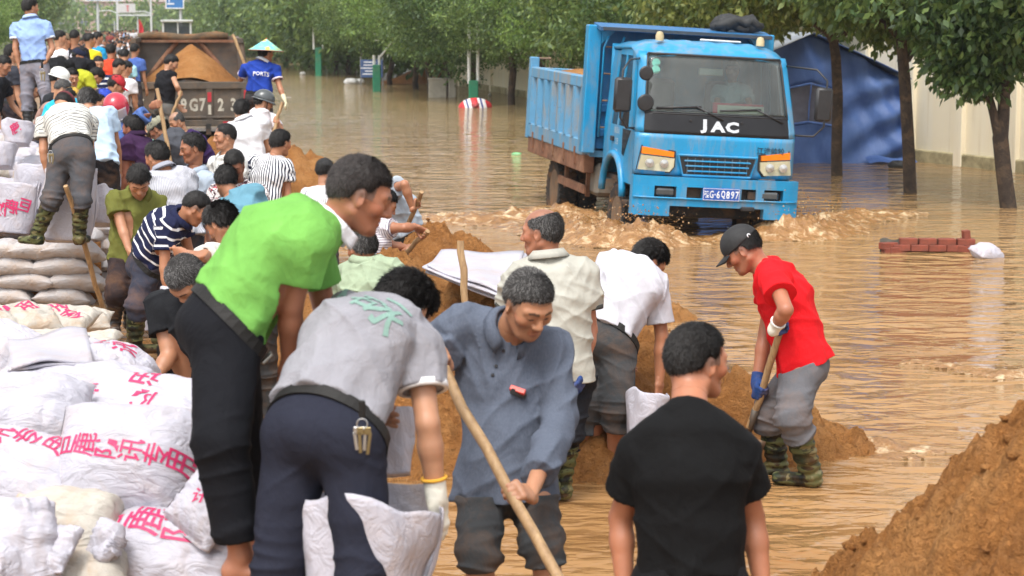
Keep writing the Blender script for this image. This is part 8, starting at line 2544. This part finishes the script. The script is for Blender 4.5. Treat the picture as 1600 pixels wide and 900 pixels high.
near('low white sandbag under the pile of folded sacks', 110, 618, 8.3, .66, .5, .22, (radians(10), 0, radians(4)), 137)
# things that fill the pile from below
for k in range(16):
 a, b = k % 4, k // 4
 g = P(-10 + a * 110 + rnd.uniform(-15, 15), 0, 6.9 + b * .55)
 bag('white sandbag deep in the near pile, %s row, %s across' % (ORDW[b], ORDW[a]), (g[0], g[1], .28 + .08 * b * .3 + rnd.uniform(-.03, .03)), (rnd.uniform(-.1, .1), rnd.uniform(-.1, .1), rnd.uniform(-.6, .6)), BAGV[k % 7], (BAGW, BAGM)[k % 2], (1.05, 1.2, 1.3), group='sandbags deep in the near pile')
# sandy ground the near pile lies on
me = hf_mesh('near_bank', -3.2, -.4, 5.0, 10.6, 90, 150, lambda X, Y: .30 * np.clip((-.95 - X) * 1.2, -.8, 1) * np.clip((10.2 - Y) * .7, 0, 1) + .10 * (fbm(np.stack([X * 2, Y * 2, X * 0], -1), 4) - .5) - .06, True, -.1)
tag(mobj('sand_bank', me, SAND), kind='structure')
tag(bag_mesh and mobj('tie_string', MB().tube([P(24, 782, 7.0), P(30, 784, 6.98), P(26, 790, 6.98), P(20, 786, 7.0), P(34, 782, 6.98)], .004, 5).mesh('tie', True), GREENTIE), 'pale green string knotted on the soiled grey sandbag', 'string')
tag(mobj('tie_string', MB().tube([P(160, 858, 6.85), P(176, 850, 6.8), P(190, 838, 6.84)], .006, 5).mesh('tie', True), PINKTIE), 'red tie round the gathered neck of a white sack', 'string')
tag(mobj('tie_string', MB().tube([P(50, 868, 6.55), P(56, 852, 6.5), P(60, 838, 6.52)], .007, 5).mesh('tie', True), PINKTIE), 'red tie lying over the crumpled plastic sack', 'string')
# white bag by the brick ring
g = G(1541, 402)
bag('small white plastic bag caught on the broken brick ring in the water', (g[0], g[1], .04), (.3, .1, .5), bag_mesh('small_sack', .30, .26, .18, 201, 24, 18, wr=2.4), BAGW)
# handle leaning on the dike
shaft('long wooden handle leaning against the end of the sandbag dike', P(104, 290, 16.4), P(166, 500, 17.2), .022, None, 'pole', 'wooden_pole')
shaft('upright blade topped wooden handle standing in the sand ridge by the flat sacks', P(720, 376, 12.6), P(728, 480, 12.6), .024, None, 'pole', 'wooden_pole')
# ---- broken brick ring of a tree pit
def brick_ring():
 BR = plain('wet_red_brick', lin(128, 62, 44), .7, var=.35, scale=7, bump=.3, dirt=lin(70, 62, 52), dirt_amt=.5)
 MO = plain('grey_mortar', lin(92, 88, 80), .9, var=.3, scale=9, bump=.4)
 g = G(1450, 394); d = proj(g)[2]; s = LENS_PX / d
 T = thing('brick_planter', 'broken curved edging of red bricks showing above the water', 'brickwork', (g[0], g[1], 0))
 bm = bpy.data.meshes.new('brick')
 proto = MB().box((0, 0, 0), (.19, .10, .072), bev=.006).mesh('brick')
 proto.materials.append(BR)
 def put(px, py, rz=0, ry=0, sc=1):
  p = P(px, py, d) - np.array((g[0], g[1], 0))
  o = bpy.data.objects.new('brick', proto); link(o, T); o.location = p; o.rotation_euler = (rnd.uniform(-.03, .03), ry, rz); o.scale = (sc, 1, 1)
 for i in range(4): put(1419 + i * 30, 377 + i * .3, -.03)
 for i in range(5): put(1408 + i * 28, 387 + i * .3, -.03)
 put(1388, 384, .35); put(1402, 391, .2); put(1392, 392, .3)
 put(1510, 373, .1, 1.45); put(1506, 389, .1, .1, .9); put(1520, 388, -.6, .2, .8)
 MB().grid(lambda u, v: Vector(P(1376 + 148 * u, 374 + 6 * sin(u * 2.5) * 0 + 20 * v, d)) - Vector((g[0], g[1], 0)) + Vector((0, .05 + .01 * sin(u * 40), .0 + (.012 * sin(u * 31) if v < .5 else -.06))), 40, 3).build('mortar_bed', MO, T, True)
brick_ring()
# ================================================================== WRITING AND SMALL THINGS ON THE NEAR FIGURES
TEAL = plain('green_print', lin(122, 152, 142), .9, var=.15)
J, bs, so = GREYT['_J'], GREYT['_base'], GREYT['_shirt']
def on_back(D, ch, px, py, size, rot, mat, name='printed_character', sy=1.0, bold=.015):
 so, bs = D['_shirt'], D['_base']
 bv = BVHTree.FromPolygons([v.co[:] for v in so.data.vertices], [p.vertices[:] for p in so.data.polygons])
 p1 = P(px, py, 1.0) - EYE
 h = bv.ray_cast(Vector(EYE - bs), Vector(p1).normalized())
 if h[0] is None: return None
 n = np.array(h[1])
 if n @ p1 > 0: n = -n
 ux = perp(n, (1, 0, 0)); uy = np.cross(n, ux)
 if uy[2] < 0: uy = -uy
 return decal(so.data, bs, name, ch, np.array(h[0]) + bs, ux, uy, size, mat, so, rot, .002, bold, .12, sy)
on_back(GREYT, '水', 606, 492, .115, radians(-52), TEAL, bold=0.03)
on_back(GREYT, '石', 572, 470, .10, radians(-40), TEAL, bold=.03)
on_back(GREYT, '人', 535, 463, .10, radians(-20), TEAL, bold=.03)
on_back(GREYT, '一', 625, 478, .10, radians(-30), TEAL, bold=.03)
for D in ROWFIG:
 if 'royal blue' in D['label']:
  on_back(D, 'PORTS', 408, 115, .075, 0, plain('white_print', (.75, .75, .78), .7), bold=.02)
 if 'turquoise' in D['label']:
  on_back(D, '志愿者', 96, 161, .05, 0, plain('white_print', (.75, .75, .78), .7), bold=.02)
# cap letter
def cap_letter(D, ch):
 o = D.get('_cap')
 bs = D['_base']
 bv = BVHTree.FromPolygons([v.co[:] for v in o.data.vertices], [p.vertices[:] for p in o.data.polygons])
 p1 = P(1169, 368, 1.0) - EYE
 h = bv.ray_cast(Vector(EYE - bs), Vector(p1).normalized())
 if h[0] is None: return
 n = np.array(h[1]); ux = perp(n, (1, 0, 0)); uy = np.cross(n, ux)
 if uy[2] < 0: uy = -uy
 decal(o.data, bs, 'cap_letter', ch, np.array(h[0]) + bs, ux, uy, .028, plain('white_print', (.75, .75, .78), .7), o, -.3, .003, .03, .05)
cap_letter(REDM, 'C')
# buttons and badge of the grey polo
BUT = plain('dark_button', (.03, .03, .034), .3)
def stick(D, px, py, size, mat, name, bev=.002, depth=.006, rot=0.0):
 so, bs = D['_shirt'], D['_base']
 bv = BVHTree.FromPolygons([v.co[:] for v in so.data.vertices], [p.vertices[:] for p in so.data.polygons])
 p1 = P(px, py, 1.0) - EYE
 h = bv.ray_cast(Vector(EYE - bs), Vector(p1).normalized())
 if h[0] is None: return
 n = np.array(h[1]); n = n if n @ p1 < 0 else -n
 ux = rotmat(n, rot) @ perp(n, (1, 0, 0)); uy = np.cross(n, ux)
 R = Matrix(np.stack([ux, uy, n], 1).tolist())
 return MB().box(np.array(h[0]) + n * depth * .4, (size[0], size[1], depth), R, bev=bev).build(name, mat, so)
for px, py in ((787, 548), (775, 572), (770, 586)): stick(POLO, px, py, (.012, .012), BUT, 'button')
stick(POLO, 810, 615, (.062, .022), plain('badge_black', (.03, .03, .03), .4), 'badge', rot=-.4)
stick(POLO, 809, 611, (.058, .020), plain('badge_red', lin(206, 60, 44), .4), 'badge', depth=.016, rot=-.4)
# towel round the neck of the green tee
J = GREEN['_J']
nk = J['neck']; td = J['td']; rc = J['rc']; fc = J['fc']
hdn = nrm(J['head'] - nk)
TW = cloth(lin(226, 226, 232), wr=.5)
def tw(u, v):
 a = -2.5 + 5.0 * u
 r = .086 + .012 * v
 c = nk + hdn * (.030 - .045 * v)
 out = -fc * cos(a) + rc * sin(a)
 dz = np.zeros(3)
 return Vector(c + out * (r + .004 * sin(u * 40)) + fc * .012)
b = MB().grid(tw, 40, 4)
o = b.build('towel', TW, None, True)
md = o.modifiers.new('t', 'SOLIDIFY'); md.thickness = .012
tag(o, 'rolled white towel round the neck of the person in bright green', 'towel')
# keys hanging at the belt of the grey tee
def keys(label, px, py, d, sc=1.0):
 T = thing('key_ring', label, 'keys', P(px, py, d))
 KM = plain('key_brass', lin(150, 136, 100), .35, .9); ST = plain('key_steel', (.5, .5, .5), .3, .9)
 MB().tube([(.0 + .018 * cos(a) * sc, -.004, .018 * sin(a) * sc) for a in np.linspace(0, 2 * pi, 15)], .0025 * sc, 6, cap=False).build('ring', ST, T, True)
 MB().box((0, 0, .05 * sc), (.022 * sc, .014, .06 * sc), bev=.004).build('clip', BELT, T)
 for i, (x, L) in enumerate(((-.022, .06), (-.008, .07), (.008, .062), (.022, .075))):
  b = MB(); b.box((x * sc, -.004 * (i % 2), -.03 * sc - L / 2 * sc), (.011 * sc, .004, L * sc), Matrix.Rotation(x * 6, 3, 'Y'), bev=.001); b.box((x * .8 * sc, -.004 * (i % 2), -.024 * sc), (.024 * sc, .004, .026 * sc), bev=.002)
  b.build('key', KM if i % 2 else ST, T)
 return T
keys('bunch of keys clipped to the belt of the person in the light grey tee', 566, 662, 5.66, .85)
keys('keys and black holder hanging from the belt of the light blue polo', 66, 110, 25.05, 1.3)
keys('bunch of keys hanging from the belt of the finely striped tee', 79, 238, 16.3, .9)
# ================================================================== damp air
hb_ = MB(); hb_.box((-60, 330, 20), (700, 760, 43))
hz = NT('damp_haze')
hz.t.nodes.remove(hz.b)
pv = hz.n('VolumePrincipled'); pv.inputs['Density'].default_value = .0004; pv.inputs['Color'].default_value = (.86, .89, .93, 1); pv.inputs['Anisotropy'].default_value = .2
hz.l(pv.outputs[0], hz.o.inputs['Volume'])
tag(hb_.build('haze', hz.m), kind='stuff')
S.cycles.volume_step_rate = 4
S.cycles.volume_max_steps = 64
